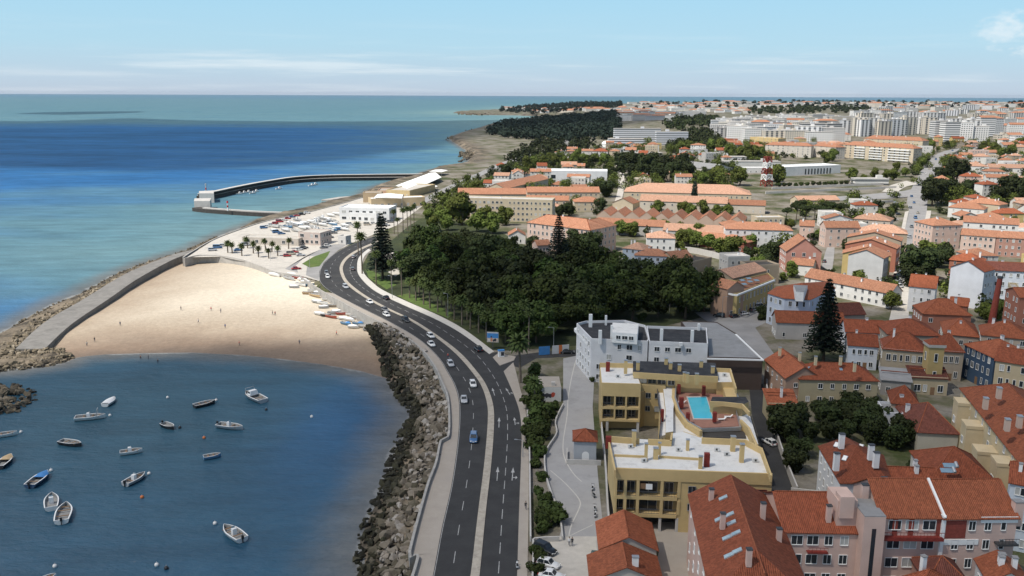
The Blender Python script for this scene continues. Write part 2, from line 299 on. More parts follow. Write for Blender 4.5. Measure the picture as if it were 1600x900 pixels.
def grid_mesh(name, X, Y, Z, keep, mats, attrs=None, smooth=True):
    nx, ny = X.shape[1], X.shape[0]
    idx = np.arange(nx * ny).reshape(ny, nx)
    q = np.stack([idx[:-1, :-1], idx[:-1, 1:], idx[1:, 1:], idx[1:, :-1]], -1)[keep]
    used = np.unique(q); rm = np.full(nx * ny, -1); rm[used] = np.arange(len(used)); q = rm[q]
    co = np.stack([X.ravel(), Y.ravel(), Z.ravel()], -1)[used]
    me = bpy.data.meshes.new(name); me.vertices.add(len(co)); me.vertices.foreach_set('co', co.ravel().astype(np.float32))
    me.loops.add(q.size); me.loops.foreach_set('vertex_index', q.ravel().astype(np.int32))
    me.polygons.add(len(q)); me.polygons.foreach_set('loop_start', (np.arange(len(q)) * 4).astype(np.int32)); me.polygons.foreach_set('loop_total', np.full(len(q), 4, np.int32))
    me.polygons.foreach_set('use_smooth', np.full(len(q), smooth)); me.update(calc_edges=True); me.validate()
    for m in mats: me.materials.append(m)
    for k, a in (attrs or {}).items():
        at = me.attributes.new(k, 'FLOAT', 'POINT'); at.data.foreach_set('value', a.ravel()[used].astype(np.float32))
    return link(name, me)
# ------------------------------------------------------------------ ground and beach
def ground_material():
    m, N, L, P = nmat('town_ground'); P.inputs['Roughness'].default_value = .9; P.inputs['Specular IOR Level'].default_value = .15
    tcn = _n(N, 'ShaderNodeTexCoord'); co = tcn.outputs['Object']
    n1 = _n(N, 'ShaderNodeTexNoise', i_Scale=.045, i_Detail=7.0, i_Roughness=.62); L.new(co, n1.inputs['Vector'])
    cr_ = _n(N, 'ShaderNodeValToRGB'); e = cr_.color_ramp.elements; e[0].position = .36; e[0].color = (.055, .07, .025, 1); e[1].position = .66; e[1].color = (.25, .23, .20, 1)
    k = e.new(.46); k.color = (.12, .115, .07, 1); k = e.new(.55); k.color = (.20, .18, .145, 1); L.new(n1.outputs['Fac'], cr_.inputs[0])
    n2 = _n(N, 'ShaderNodeTexNoise', i_Scale=.9, i_Detail=5.0); L.new(co, n2.inputs['Vector']); mr = _n(N, 'ShaderNodeMapRange'); L.new(n2.outputs['Fac'], mr.inputs[0]); mr.inputs[3].default_value = .6; mr.inputs[4].default_value = 1.35
    hs = _n(N, 'ShaderNodeHueSaturation'); L.new(cr_.outputs[0], hs.inputs['Color']); L.new(mr.outputs[0], hs.inputs['Value'])
    sh = _n(N, 'ShaderNodeAttribute', attribute_name='coast'); m2_ = _n(N, 'ShaderNodeMapRange', interpolation_type='SMOOTHSTEP'); L.new(sh.outputs['Fac'], m2_.inputs[0]); m2_.inputs[1].default_value = 8; m2_.inputs[2].default_value = 40; m2_.inputs[3].default_value = 1; m2_.inputs[4].default_value = 0
    n3 = _n(N, 'ShaderNodeTexNoise', i_Scale=.08, i_Detail=8.0, i_Roughness=.7); L.new(co, n3.inputs['Vector'])
    rk = _n(N, 'ShaderNodeValToRGB'); e = rk.color_ramp.elements; e[0].position = .38; e[0].color = (.03, .028, .024, 1); e[1].position = .66; e[1].color = (.27, .22, .16, 1); L.new(n3.outputs['Fac'], rk.inputs[0])
    mx = _n(N, 'ShaderNodeMixRGB'); L.new(m2_.outputs[0], mx.inputs[0]); L.new(hs.outputs[0], mx.inputs[1]); L.new(rk.outputs[0], mx.inputs[2]); L.new(mx.outputs[0], P.inputs['Base Color'])
    bp = _n(N, 'ShaderNodeBump', i_Strength=.6, i_Distance=.6); L.new(n2.outputs['Fac'], bp.inputs['Height']); L.new(bp.outputs[0], P.inputs['Normal'])
    return m
def sand_material():
    m, N, L, P = nmat('sand'); P.inputs['Roughness'].default_value = .92; P.inputs['Specular IOR Level'].default_value = .15
    at = _n(N, 'ShaderNodeAttribute', attribute_name='coast'); tcn = _n(N, 'ShaderNodeTexCoord'); co = tcn.outputs['Object']
    n1 = _n(N, 'ShaderNodeTexNoise', i_Scale=.05, i_Detail=6.0, i_Roughness=.6); L.new(co, n1.inputs['Vector'])
    ad = _n(N, 'ShaderNodeMath', operation='MULTIPLY_ADD'); L.new(n1.outputs['Fac'], ad.inputs[0]); ad.inputs[1].default_value = 26.; L.new(at.outputs['Fac'], ad.inputs[2])
    mr = _n(N, 'ShaderNodeMapRange'); L.new(ad.outputs[0], mr.inputs[0]); mr.inputs[1].default_value = 14; mr.inputs[2].default_value = 105
    cr_ = _n(N, 'ShaderNodeValToRGB'); e = cr_.color_ramp.elements; e[0].position = 0; e[0].color = (.175, .135, .105, 1); e[1].position = 1; e[1].color = (.68, .615, .50, 1)
    k = e.new(.10); k.color = (.25, .185, .135, 1); k = e.new(.30); k.color = (.37, .30, .225, 1); k = e.new(.62); k.color = (.53, .465, .37, 1); L.new(mr.outputs[0], cr_.inputs[0])
    n2 = _n(N, 'ShaderNodeTexNoise', i_Scale=.6, i_Detail=6.0, i_Roughness=.7); L.new(co, n2.inputs['Vector']); m3 = _n(N, 'ShaderNodeMapRange'); L.new(n2.outputs['Fac'], m3.inputs[0]); m3.inputs[3].default_value = .66; m3.inputs[4].default_value = 1.32
    hs = _n(N, 'ShaderNodeHueSaturation'); L.new(cr_.outputs[0], hs.inputs['Color']); L.new(m3.outputs[0], hs.inputs['Value']); L.new(hs.outputs[0], P.inputs['Base Color'])
    n3 = _n(N, 'ShaderNodeTexNoise', i_Scale=1.1, i_Detail=5.0); L.new(co, n3.inputs['Vector']); bp = _n(N, 'ShaderNodeBump', i_Strength=.5, i_Distance=.25); L.new(n3.outputs['Fac'], bp.inputs['Height']); L.new(bp.outputs[0], P.inputs['Normal'])
    return m
gx = np.concatenate([-geo(245, 6000, 5, 1.13)[::-1], np.arange(-240, 400, 2.5), geo(400, 6200, 4, 1.07)])
gy = np.concatenate([np.arange(20, 120, 10), np.arange(120, 560, 2.5), geo(560, 1250, 3, 1.015), geo(1270, 5600, 14, 1.04)])
X, Y = np.meshgrid(gx, gy); IN = inside(COAST, X, Y); D = dist_poly(COAST, X, Y); SD = np.where(IN, D, -D)
zl = H(X, Y); Z = np.where(SD > 0, np.minimum(zl, SD * np.where(Y < 560, .36, .55) - .5), np.maximum(-4, SD * .4))
rough = (np.sin(X * .9 + np.cos(Y * .7) * 2) + np.sin(Y * 1.3 + X * .4)) * .4
Z += np.where((SD > -2) & (SD < 10) & (Y > 560), rough, 0)
BE = inside(beach_poly, X, Y)
Zb = np.where(SD > 0, np.minimum(4.1, SD * .042), SD * .05)
bm_ = inside(PX(beach_px[:1] + [(u, v + 40) for u, v in waterline] + beach_px[3 + len(waterline):], 0), X, Y)
GRO = inside(PX([(-160, 620), (130, 562), (80, 546), (116, 508), (176, 469), (220, 440), (276, 411), (306, 402), (306, 386), (230, 400), (0, 500), (-160, 540)], 1), X, Y)
Z = np.where(GRO, np.minimum(Z, 1.6), Z)
Zg = np.where(BE, np.minimum(Zb - .6, Z), Z)
kc = IN[:-1, :-1] | IN[1:, 1:] | IN[:-1, 1:] | IN[1:, :-1] | (SD[:-1, :-1] > -12)
tag(grid_mesh('ground', X, Y, Zg, kc, [ground_material()], {'coast': SD}), kind='structure')
kb = BE[:-1, :-1] | BE[1:, 1:] | BE[:-1, 1:] | BE[1:, :-1]
bump_ = (np.sin(X * .21 + Y * .13) + np.sin(X * .11 - Y * .27)) * .05 * ss(5, 30, SD)
tag(grid_mesh('beach', X, Y, Zb + bump_, kb, [sand_material()], {'coast': SD}), kind='structure')
def SDI(x, y):     # signed distance to the shore, read from the grid
    i = int(np.clip(np.searchsorted(gx, x) - 1, 0, len(gx) - 2)); j = int(np.clip(np.searchsorted(gy, y) - 1, 0, len(gy) - 2))
    f, g = (x - gx[i]) / (gx[i + 1] - gx[i]), (y - gy[j]) / (gy[j + 1] - gy[j])
    return float((SD[j, i] * (1 - f) + SD[j, i + 1] * f) * (1 - g) + (SD[j + 1, i] * (1 - f) + SD[j + 1, i + 1] * f) * g)
def ZG(x, y):
    sd = SDI(x, y); return min(5.0, sd * .36 - .5) if sd > 0 else sd * .4
def ZB(x, y): return min(4.1, max(-.3, SDI(x, y) * .042))
def WB(u, v, dz=0.0):
    p = W(u, v, 2)
    for i in range(12): p = W(u, v, ZB(p.x, p.y) + dz)
    return p
# ------------------------------------------------------------------ sea
def sea_material():
    m, N, L, P = nmat('sea_water'); N.remove(P); P = _n(N, 'ShaderNodeBsdfDiffuse'); gls_ = _n(N, 'ShaderNodeBsdfGlossy'); gls_.inputs['Roughness'].default_value = .2; mxs = _n(N, 'ShaderNodeMixShader'); mxs.inputs[0].default_value = .09; L.new(P.outputs[0], mxs.inputs[1]); L.new(gls_.outputs[0], mxs.inputs[2]); L.new(mxs.outputs[0], N['Material Output'].inputs[0])
    tcn = _n(N, 'ShaderNodeTexCoord'); co = tcn.outputs['Object']
    a1 = _n(N, 'ShaderNodeAttribute', attribute_name='shore'); a2 = _n(N, 'ShaderNodeAttribute', attribute_name='tint')
    n0 = _n(N, 'ShaderNodeTexNoise', i_Scale=.012, i_Detail=5.0, i_Roughness=.55)
    mp = _n(N, 'ShaderNodeMapping'); mp.inputs['Scale'].default_value = (.35, 1, 1); mp.inputs['Rotation'].default_value = (0, 0, .3); L.new(co, mp.inputs[0]); L.new(mp.outputs[0], n0.inputs['Vector'])
    ad = _n(N, 'ShaderNodeMath', operation='MULTIPLY_ADD'); L.new(n0.outputs['Fac'], ad.inputs[0]); ad.inputs[1].default_value = .5; L.new(a2.outputs['Fac'], ad.inputs[2])
    sb = _n(N, 'ShaderNodeMath', operation='SUBTRACT'); L.new(ad.outputs[0], sb.inputs[0]); sb.inputs[1].default_value = .25
    cr_ = _n(N, 'ShaderNodeValToRGB'); e = cr_.color_ramp.elements; e[0].position = 0; e[0].color = (.007, .040, .095, 1); e[1].position = 1; e[1].color = (.15, .25, .255, 1)
    k = e.new(.3); k.color = (.022, .11, .27, 1); k = e.new(.6); k.color = (.085, .18, .225, 1); L.new(sb.outputs[0], cr_.inputs[0])
    a3 = _n(N, 'ShaderNodeAttribute', attribute_name='bay'); mbay = _n(N, 'ShaderNodeMixRGB'); L.new(a3.outputs['Fac'], mbay.inputs[0]); L.new(cr_.outputs[0], mbay.inputs[1]); mbay.inputs[2].default_value = (.022, .070, .104, 1)
    nb_ = _n(N, 'ShaderNodeTexNoise', i_Scale=.09, i_Detail=6.0, i_Roughness=.7); L.new(co, nb_.inputs['Vector'])
    jd = _n(N, 'ShaderNodeMath', operation='MULTIPLY_ADD'); L.new(nb_.outputs['Fac'], jd.inputs[0]); jd.inputs[1].default_value = -9.; L.new(a1.outputs['Fac'], jd.inputs[2])
    ms = _n(N, 'ShaderNodeMapRange', interpolation_type='SMOOTHSTEP'); L.new(jd.outputs[0], ms.inputs[0]); ms.inputs[1].default_value = -5; ms.inputs[2].default_value = 10; ms.inputs[3].default_value = .85; ms.inputs[4].default_value = 0
    mx = _n(N, 'ShaderNodeMixRGB'); L.new(ms.outputs[0], mx.inputs[0]); L.new(mbay.outputs[0], mx.inputs[1]); mx.inputs[2].default_value = (.13, .125, .115, 1)
    fm = _n(N, 'ShaderNodeMapRange', interpolation_type='SMOOTHSTEP'); L.new(jd.outputs[0], fm.inputs[0]); fm.inputs[1].default_value = -5.2; fm.inputs[2].default_value = -3.6; fm.inputs[3].default_value = .35; fm.inputs[4].default_value = 0
    mf = _n(N, 'ShaderNodeMixRGB'); L.new(fm.outputs[0], mf.inputs[0]); L.new(mx.outputs[0], mf.inputs[1]); mf.inputs[2].default_value = (.42, .42, .40, 1); 
    st1 = _n(N, 'ShaderNodeTexNoise', i_Scale=.05, i_Detail=8.0, i_Roughness=.72); mp3 = _n(N, 'ShaderNodeMapping'); mp3.inputs['Scale'].default_value = (.5, 1.6, 1); mp3.inputs['Rotation'].default_value = (0, 0, -.2); L.new(co, mp3.inputs[0]); L.new(mp3.outputs[0], st1.inputs['Vector'])
    m9 = _n(N, 'ShaderNodeMapRange'); L.new(st1.outputs['Fac'], m9.inputs[0]); m9.inputs[1].default_value = .3; m9.inputs[2].default_value = .7; m9.inputs[3].default_value = .72; m9.inputs[4].default_value = 1.28
    hs9 = _n(N, 'ShaderNodeHueSaturation'); L.new(mf.outputs[0], hs9.inputs['Color']); L.new(m9.outputs[0], hs9.inputs['Value']); L.new(hs9.outputs[0], P.inputs['Color'])
    w1 = _n(N, 'ShaderNodeTexNoise', i_Scale=.42, i_Detail=5.0, i_Roughness=.62); mp2 = _n(N, 'ShaderNodeMapping'); mp2.inputs['Scale'].default_value = (.55, 1.25, 1); mp2.inputs['Rotation'].default_value = (0, 0, -.35); L.new(co, mp2.inputs[0]); L.new(mp2.outputs[0], w1.inputs['Vector'])
    bp = _n(N, 'ShaderNodeBump', i_Strength=.75, i_Distance=.8); L.new(w1.outputs['Fac'], bp.inputs['Height']); L.new(bp.outputs[0], P.inputs['Normal']); L.new(bp.outputs[0], gls_.inputs['Normal'])
    return m
sx = np.concatenate([-geo(250, 42000, 9, 1.12)[::-1], np.arange(-246, 20, 3.0), geo(20, 42000, 9, 1.13)])
sy = np.concatenate([np.arange(-60, 130, 12), np.arange(130, 460, 3.0), geo(460, 1200, 8, 1.02), geo(1215, 33000, 30, 1.09)])
SX, SY = np.meshgrid(sx, sy); sin_ = inside(COAST, SX, SY); sd = dist_poly(COAST, SX, SY); sdist = np.where(sin_, -sd, sd)
bayc = W(420, 690, 0)
bay = np.exp(-(((SX - bayc.x) / 70) ** 2 + ((SY - bayc.y) / 80) ** 2) ** 1.5)
openw = ss(300, 480, SY)
tint = .36 + .46 * np.exp(-sdist / 190.) * openw - .16 * ss(620, 900, SY) + .45 * ss(1900, 2800, SY) - .12 * ss(6000, 20000, SY)
navy = W(575, 665, 0); tint -= .26 * np.exp(-((SX - navy.x) / 22) ** 2 - ((SY - navy.y) / 45) ** 2)
lit = W(180, 660, 0); tint += .12 * np.exp(-((SX - lit.x) / 55) ** 2 - ((SY - lit.y) / 60) ** 2)
baya = .85 * ss(-60, -20, -SY + 300 - 40) * ss(-260, -150, SX) ; baya *= 1 - .6 * np.exp(-((SX - navy.x) / 20) ** 2 - ((SY - navy.y) / 40) ** 2)
tag(grid_mesh('sea', SX, SY, np.zeros_like(SX), (sdist[:-1, :-1] > -25) | (sdist[1:, 1:] > -25), [sea_material()], {'shore': sdist, 'tint': tint, 'bay': baya}), kind='structure')
# ------------------------------------------------------------------ strips and sheets
def smooth_path(pts, n=None, step=2.0):
    P = [Vector((*p[:2], 0)) for p in pts]; out = []
    for i in range(len(P) - 1):
        p0, p1, p2, p3 = P[max(i - 1, 0)], P[i], P[i + 1], P[min(i + 2, len(P) - 1)]; k = max(2, int((p2 - p1).length / step))
        for j in range(k):
            t = j / k; out.append(.5 * ((2 * p1) + (p2 - p0) * t + (2 * p0 - 5 * p1 + 4 * p2 - p3) * t * t + (3 * p1 - p0 - 3 * p2 + p3) * t ** 3))
    out.append(P[-1])
    if n is None: return out
    d = np.concatenate([[0], np.cumsum([(out[i + 1] - out[i]).length for i in range(len(out) - 1)])]); s = np.linspace(0, d[-1], n)
    return [Vector((np.interp(t, d, [p.x for p in out]), np.interp(t, d, [p.y for p in out]), 0)) for t in s]
def strip(name, lp, rp, z, mat, n=140, kind='structure', thick=0.0, zf=None):
    A, B = smooth_path(lp, n), smooth_path(rp, n); b = MB()
    zz = (lambda p: z) if zf is None else (lambda p: float(H(p.x, p.y)) + zf)
    for i in range(n - 1):
        a, a2, c, c2 = A[i], A[i + 1], B[i], B[i + 1]
        b.add([(a.x, a.y, zz(a)), (c.x, c.y, zz(c)), (c2.x, c2.y, zz(c2)), (a2.x, a2.y, zz(a2))], [(0, 1, 2, 3)])
        if thick:
            for p, q in ((a2, a), (c, c2)): b.add([(p.x, p.y, zz(p)), (q.x, q.y, zz(q)), (q.x, q.y, zz(q) - thick), (p.x, p.y, zz(p) - thick)], [(3, 2, 1, 0)])
    o = b.build(name, mat); tag(o, kind=kind); return o
def sheet(name, px, z, mat, kind='structure', thick=.0, zt=None):
    """flat sheet outlined by photo points lying at height z"""
    pts = [W(u, v, z) for u, v in px]; b = MB()
    if thick: b.prism([(p.x, p.y) for p in pts], z - thick, z)
    else:
        P = [(p.x, p.y) for p in pts]
        if sum(P[i][0] * P[(i + 1) % len(P)][1] - P[(i + 1) % len(P)][0] * P[i][1] for i in range(len(P))) < 0: P = P[::-1]
        b.add([(x, y, z) for x, y in P], [tuple(range(len(P)))])
    return tag(b.build(name, mat), kind=kind)
def wall_along(name, path, width, z0, z1, mat, label, cat='wall', parent=None):
    """solid wall following a path of world points"""
    b = MB(); n = len(path); L_, R_ = [], []
    for i, p in enumerate(path):
        d = (path[min(i + 1, n - 1)] - path[max(i - 1, 0)]).normalized(); s = Vector((d.y, -d.x, 0)) * width / 2; L_.append(p - s); R_.append(p + s)
    rings = [[(l.x, l.y, z0), (r.x, r.y, z0), (r.x, r.y, z1), (l.x, l.y, z1)] for l, r in zip(L_, R_)]
    b.loft(rings, 0, True, False); o = b.build(name, mat, parent)
    return tag(o, label, cat) if label else o
M('asphalt', (.040, .040, .041), .9, .22, .25, .3, 6, dirt=(.065, .064, .062), dscale=.10, damt=.7); M('asphalt_pale', (.27, .265, .26), .9, .2, .15, dirt=(.30, .29, .27), dscale=.1); M('paving', (.36, .32, .275), .9, .10, .5, dirt=(.30, .27, .24), dscale=.25, damt=.5)
M('kerb', (.52, .50, .46), .85, .12, .8); M('median_slab', (.40, .36, .30), .9, .18, .9, .3, dirt=(.20, .18, .15), dscale=.7, damt=.6); M('paint_line', (.40, .40, .39), .7, .2, 1.5, dirt=(.12, .12, .12), dscale=1.2, damt=.7); M('plaza_stone', (.49, .46, .41), .85, .14, .5, dirt=(.30, .28, .25), dscale=.12, damt=.6)
M('lane_concrete', (.34, .335, .33), .85, .08, .25, dirt=(.22, .215, .21), dscale=.2, damt=.5); M('lawn_green', (.085, .13, .03), .95, .3, .4, .5, 5, dirt=(.16, .15, .06), dscale=.15); M('park_soil', (.035, .045, .018), .95, .4, .12, .5, 3, dirt=(.09, .10, .03), dscale=.08, damt=.8)
ZR = 5.03
Lwall = [(630, 940), (644, 900), (653, 868), (648, 866), (640, 861), (667, 760), (681, 722), (689, 687), (700, 681), (702, 650), (699, 616), (690, 594), (680, 572), (662, 548), (638, 528), (600, 506), (554, 482), (510, 458), (488, 444), (468, 431)]
Lasp = [(664, 940), (676, 900), (690, 826), (706, 754), (716, 680), (717, 630), (710, 602), (698, 580), (684, 558), (654, 530), (610, 504), (560, 479), (520, 458), (500, 441), (499, 425), (506, 411), (526, 394), (552, 381), (585, 369)]
Lmed = [(726, 940), (735, 900), (747, 800), (757, 720), (762, 660), (761, 630), (752, 602), (737, 580), (712, 552), (680, 526), (640, 500), (600, 481), (566, 462), (542, 444), (533, 430), (531, 416), (540, 402), (560, 389), (590, 376)]
Rmed = [(741, 940), (749, 900), (759, 800), (768, 720), (772, 660), (770, 630), (760, 602), (745, 580), (720, 552), (688, 527), (648, 501), (608, 482), (572, 462), (547, 443), (538, 430), (536, 416), (544.5, 403), (563, 391), (592, 378)]
Rasp = [(806, 940), (808, 900), (811, 800), (814, 720), (815, 680), (812, 644), (802, 614), (787, 580), (765, 553), (720, 520), (680, 498), (630, 476), (592, 458), (574, 445), (561, 430), (558, 418), (561, 402), (575, 389), (598, 382)]
Rpav = [(823, 940), (824, 900), (826, 800), (826, 720), (825, 690), (821, 640), (812, 604), (806, 580), (802, 566)]
def G(l, z=ZR): return [tuple(W(u, v, z).xy) for u, v in l]
strip('road', G(Lasp), G(Lmed), ZR, 'asphalt', 220); strip('road', G(Rmed), G(Rasp), ZR, 'asphalt', 220)
strip('median_strip', G(Lmed, 5.16), G(Rmed, 5.16), 5.16, 'median_slab', 220, thick=.16)
prom_in = Lasp[:13]
strip('promenade', G(Lwall[:17] + [(506, 456)], 5.14), G(prom_in, 5.14), 5.14, 'paving', 200, thick=.4)
strip('pavement', G(Rasp[:8], 5.15), G(Rpav, 5.15), 5.15, 'paving', 120, thick=.3)
park_edge = [(766, 551), (720, 517), (680, 495), (630, 473), (592, 455), (576, 443), (563.5, 430), (560.5, 418), (563, 403), (577, 390)]
strip('pavement', G([(765, 553), (720, 520), (680, 498), (630, 476), (592, 458), (574, 445), (561, 430), (558, 418), (561, 402), (575, 389)], 5.15), G([(u + 6, v - 2) for u, v in park_edge], 5.15), 5.15, 'kerb', 120, thick=.2)
# lane marks
def lane_marks(lp, rp, f, name, dash, gap, wd=.14, t0=.0, t1=1.0):
    A, B = smooth_path(G(lp), 600), smooth_path(G(rp), 600); C_ = [a.lerp(b, f) for a, b in zip(A, B)]; C_ = C_[int(t0 * 599):int(t1 * 599) + 1]
    d = np.concatenate([[0], np.cumsum([(C_[i + 1] - C_[i]).length for i in range(len(C_) - 1)])]); xs_, ys_ = [p.x for p in C_], [p.y for p in C_]; s = 2.0
    at = lambda t: Vector((np.interp(t, d, xs_), np.interp(t, d, ys_), 0)); k = 0
    while s + dash < d[-1]:
        b = MB(); n = max(1, int(dash / 2)) if dash < 30 else int(dash / 2)
        for j in range(n):
            p, q = at(s + dash * j / n), at(s + dash * (j + 1) / n); e = (q - p).normalized(); sd_ = Vector((e.y, -e.x, 0)) * wd / 2
            b.add([(*(p - sd_).xy, ZR + .006), (*(p + sd_).xy, ZR + .006), (*(q + sd_).xy, ZR + .006), (*(q - sd_).xy, ZR + .006)], [(0, 1, 2, 3)])
        tag(b.build(name, 'paint_line'), kind='structure'); s += dash + gap
lane_marks(Lasp, Lmed, .5, 'lane_marking', 4.0, 6.0, .13); lane_marks(Rmed, Rasp, .5, 'lane_marking', 4.0, 2.6, .14)
lane_marks(Lasp, Lmed, .965, 'edge_line', 380, 99, .15); lane_marks(Rmed, Rasp, .965, 'edge_line', 380, 99, .15); lane_marks(Rmed, Rasp, .03, 'edge_line', 380, 99, .15); lane_marks(Lasp, Lmed, .03, 'edge_line', 380, 99, .12)
def arrow_mark(u, v, u2, v2, turn=False):
    p, q = W(u, v, ZR), W(u2, v2, ZR); d = (q - p).normalized(); s = Vector((d.y, -d.x, 0)); L0 = (q - p).length; b = MB(); z = ZR + .007
    P = lambda a, c: (*(p + d * a + s * c).xy, z)
    b.add([P(0, -.09), P(0, .09), P(L0 * .6, .09), P(L0 * .6, -.09)], [(0, 1, 2, 3)]); b.add([P(L0 * .6, -.38), P(L0 * .6, .38), P(L0, 0)], [(0, 1, 2)])
    if turn:
        b.add([P(L0 * .2, .09), P(L0 * .2, .7), P(L0 * .26, .7), P(L0 * .26, .09)], [(0, 1, 2, 3)]); b.add([P(L0 * .1, .7), P(L0 * .36, .7), P(L0 * .23, 1.1)], [(0, 2, 1)])
    tag(b.build('arrow_marking', 'paint_line'), kind='structure')
for a in ((776.5, 751, 778, 729), (800, 751, 802, 730, True), (779.5, 668, 780, 652), (805, 664, 803.5, 652, True), (773, 618, 769, 606), (797, 617, 790, 606, True)): arrow_mark(*a)
# sea wall below the promenade, kerb of the plaza
M('sea_wall_stone', (.36, .345, .32), .9, .2, .5, .3, dirt=(.17, .16, .145), dscale=.3, damt=.6)
wpath = smooth_path(G(Lwall, 6.0), step=1.5)
wall_along('sea_wall', wpath, .5, -.5, 5.95, 'sea_wall_stone', 'long pale concrete sea wall edging the promenade above the rocks', 'sea wall')
# junction, side road and lanes beside the park
sheet('side_road', [(765, 553), (787, 580), (800, 571), (812, 575), (838, 560), (915, 556), (905, 546), (860, 548), (800, 556), (779, 549)], ZR - .005, 'asphalt')
sheet('traffic_island', [(770, 558), (781, 571), (803, 563), (806, 557), (778, 552)], 5.17, 'paving', thick=.2)
lane_px = [(880, 560), (900, 556), (922, 560), (928, 600), (926, 636), (930, 690), (934, 740), (940, 800), (944, 838), (874, 838), (879, 820), (874, 800), (862, 770), (853, 740), (851, 712), (856, 697), (869, 676), (872, 668), (868, 656), (872, 645), (880, 630)]
sheet('footway', lane_px, 5.05, 'lane_concrete')

for k_, ln in enumerate(([(900, 562), (893, 590), (888, 620), (886, 650), (880, 690), (882, 715), (896, 740), (912, 755)], [(860, 735), (880, 752), (897, 770), (907, 785), (900, 805), (892, 822), (889, 838)], [(889, 838), (915, 825), (935, 816)])):
    pl_ = smooth_path(G(ln, 5.06), step=1.2); strip('inlay_line', [p + Vector((-.12, .0, 0)) for p in pl_[::2]], [p + Vector((.12, .0, 0)) for p in pl_[::2]], 5.058, 'kerb', 60)
sheet('car_park', [(836, 846), (874, 838), (944, 838), (960, 870), (985, 945), (830, 945), (836, 905)], 5.045, 'plaza_stone')
sheet('courtyard', [(1020, 820), (1085, 800), (1100, 860), (1110, 945), (1010, 945), (1030, 860)], 5.04, 'paving')
sheet('street', [(1170, 600), (1192, 600), (1203, 660), (1220, 710), (1242, 775), (1255, 800), (1215, 800), (1206, 770), (1190, 700), (1175, 650)], 5.03, 'asphalt')
sheet('street', [(1085, 488), (1125, 486), (1210, 480), (1205, 500), (1180, 512), (1200, 540), (1215, 560), (1190, 562), (1150, 520), (1110, 506)], 5.03, 'asphalt_pale')
sheet('street', [(1388, 505), (1420, 505), (1420, 440), (1412, 432), (1402, 448)], 5.03, 'plaza_stone')
def tstrip(name, L_, R_, mat, up=.3, n=90):
    strip(name, [tuple(T(u, v).xy) for u, v in L_], [tuple(T(u, v).xy) for u, v in R_], 0, mat, n, zf=up)
tstrip('avenue', [(1402, 440), (1408, 400), (1414, 360), (1420, 330), (1418, 310), (1432, 280), (1446, 258), (1466, 240), (1500, 232), (1560, 229)], [(1425, 440), (1432, 400), (1442, 360), (1448, 330), (1450, 310), (1458, 285), (1470, 262), (1484, 246), (1510, 237.5), (1562, 234)], 'asphalt_pale', .25)
tstrip('pavement', [(1394, 440), (1401, 400), (1408, 360), (1414, 332)], [(1402, 440), (1408, 400), (1414, 360), (1420, 330)], 'plaza_stone', .4); tstrip('pavement', [(1425, 440), (1432, 400), (1442, 360), (1448, 330)], [(1434, 440), (1440, 400), (1450, 360), (1455, 330)], 'plaza_stone', .4)
tstrip('street', [(1240, 312), (1330, 306), (1400, 300), (1425, 296)], [(1240, 318), (1330, 313), (1400, 310), (1428, 306)], 'asphalt_pale', .25); tstrip('street', [(1378, 300), (1392, 290), (1416, 283)], [(1400, 302), (1416, 292), (1436, 288)], 'plaza_stone', .3)
tstrip('coast_road', [(640, 322), (690, 296), (735, 276), (790, 252), (840, 238), (872, 226), (884, 219)], [(650, 326), (702, 298), (748, 277), (802, 254), (856, 240), (892, 226), (900, 219)], 'asphalt_pale', .3)
tstrip('street', [(955, 330), (962, 310), (966, 290), (964, 270), (962, 255)], [(966, 330), (972, 310), (976, 290), (974, 270), (969, 255)], 'plaza_stone', .3)
tstrip('street', [(1284, 418), (1288, 400), (1293, 385)], [(1300, 424), (1303, 402), (1304, 387)], 'asphalt_pale', .2)
# park and plaza
sheet('park_ground', [(577, 446), (568, 430), (566, 415), (576, 396), (600, 386), (640, 352), (660, 340), (760, 350), (850, 400), (960, 415), (1080, 440), (1105, 470), (1100, 495), (1080, 500), (900, 540), (800, 548), (770, 547), (720, 513), (680, 492), (630, 470), (596, 453)], 5.02, 'park_soil')
sheet('lawn', [(640, 368), (652, 356), (668, 356), (678, 366), (672, 374), (648, 376)], 5.06, 'lawn_green'); sheet('lawn', [(576, 434), (571, 420), (586, 425), (620, 445), (604, 452)], 5.06, 'lawn_green'); sheet('lawn', [(620, 462), (640, 458), (710, 490), (700, 497), (660, 481)], 5.06, 'lawn_green')
for q in ([(668, 352), (676, 346), (682, 354), (690, 362), (674, 364)], [(596, 400), (612, 394), (632, 398), (628, 408), (604, 408)], [(606, 425), (622, 418), (630, 424), (618, 432)], [(678, 449), (702, 446), (700, 452), (680, 455)]): sheet('park_path', q, 5.08, 'plaza_stone')
plaza_px = [(292, 402), (340, 371), (402, 349), (442, 339), (474, 333), (536, 317), (567, 309), (640, 296), (660, 322), (620, 352), (585, 366), (552, 379), (526, 392), (506, 409), (498, 424), (499, 439), (470, 431), (428, 425), (385, 409), (345, 401)]
sheet('plaza', plaza_px, 5.035, 'plaza_stone')
wall_along('plaza_wall', smooth_path(G([(288, 404), (310, 399), (345, 400), (385, 408), (428, 424), (468, 431)], 5.3), step=2), .5, 1, 5.5, 'concrete', 'brownish retaining wall between the palm plaza and the beach sand', 'wall')
wall_along('quay_wall', smooth_path(G([(286, 402), (300, 393), (340, 371), (402, 349), (442, 339), (474, 333), (536, 317), (566, 308)], 5.4), step=3), .6, -1, 5.5, 'concrete', 'concrete quay wall along the sea side of the palm plaza', 'wall')
sheet('slip_road', [(445, 420), (470, 405), (500, 390), (520, 382), (545, 380), (526, 393), (506, 410), (499, 424), (498, 438), (478, 430), (480, 415), (495, 400), (478, 400), (462, 415), (466, 426)], 5.045, 'asphalt_pale')
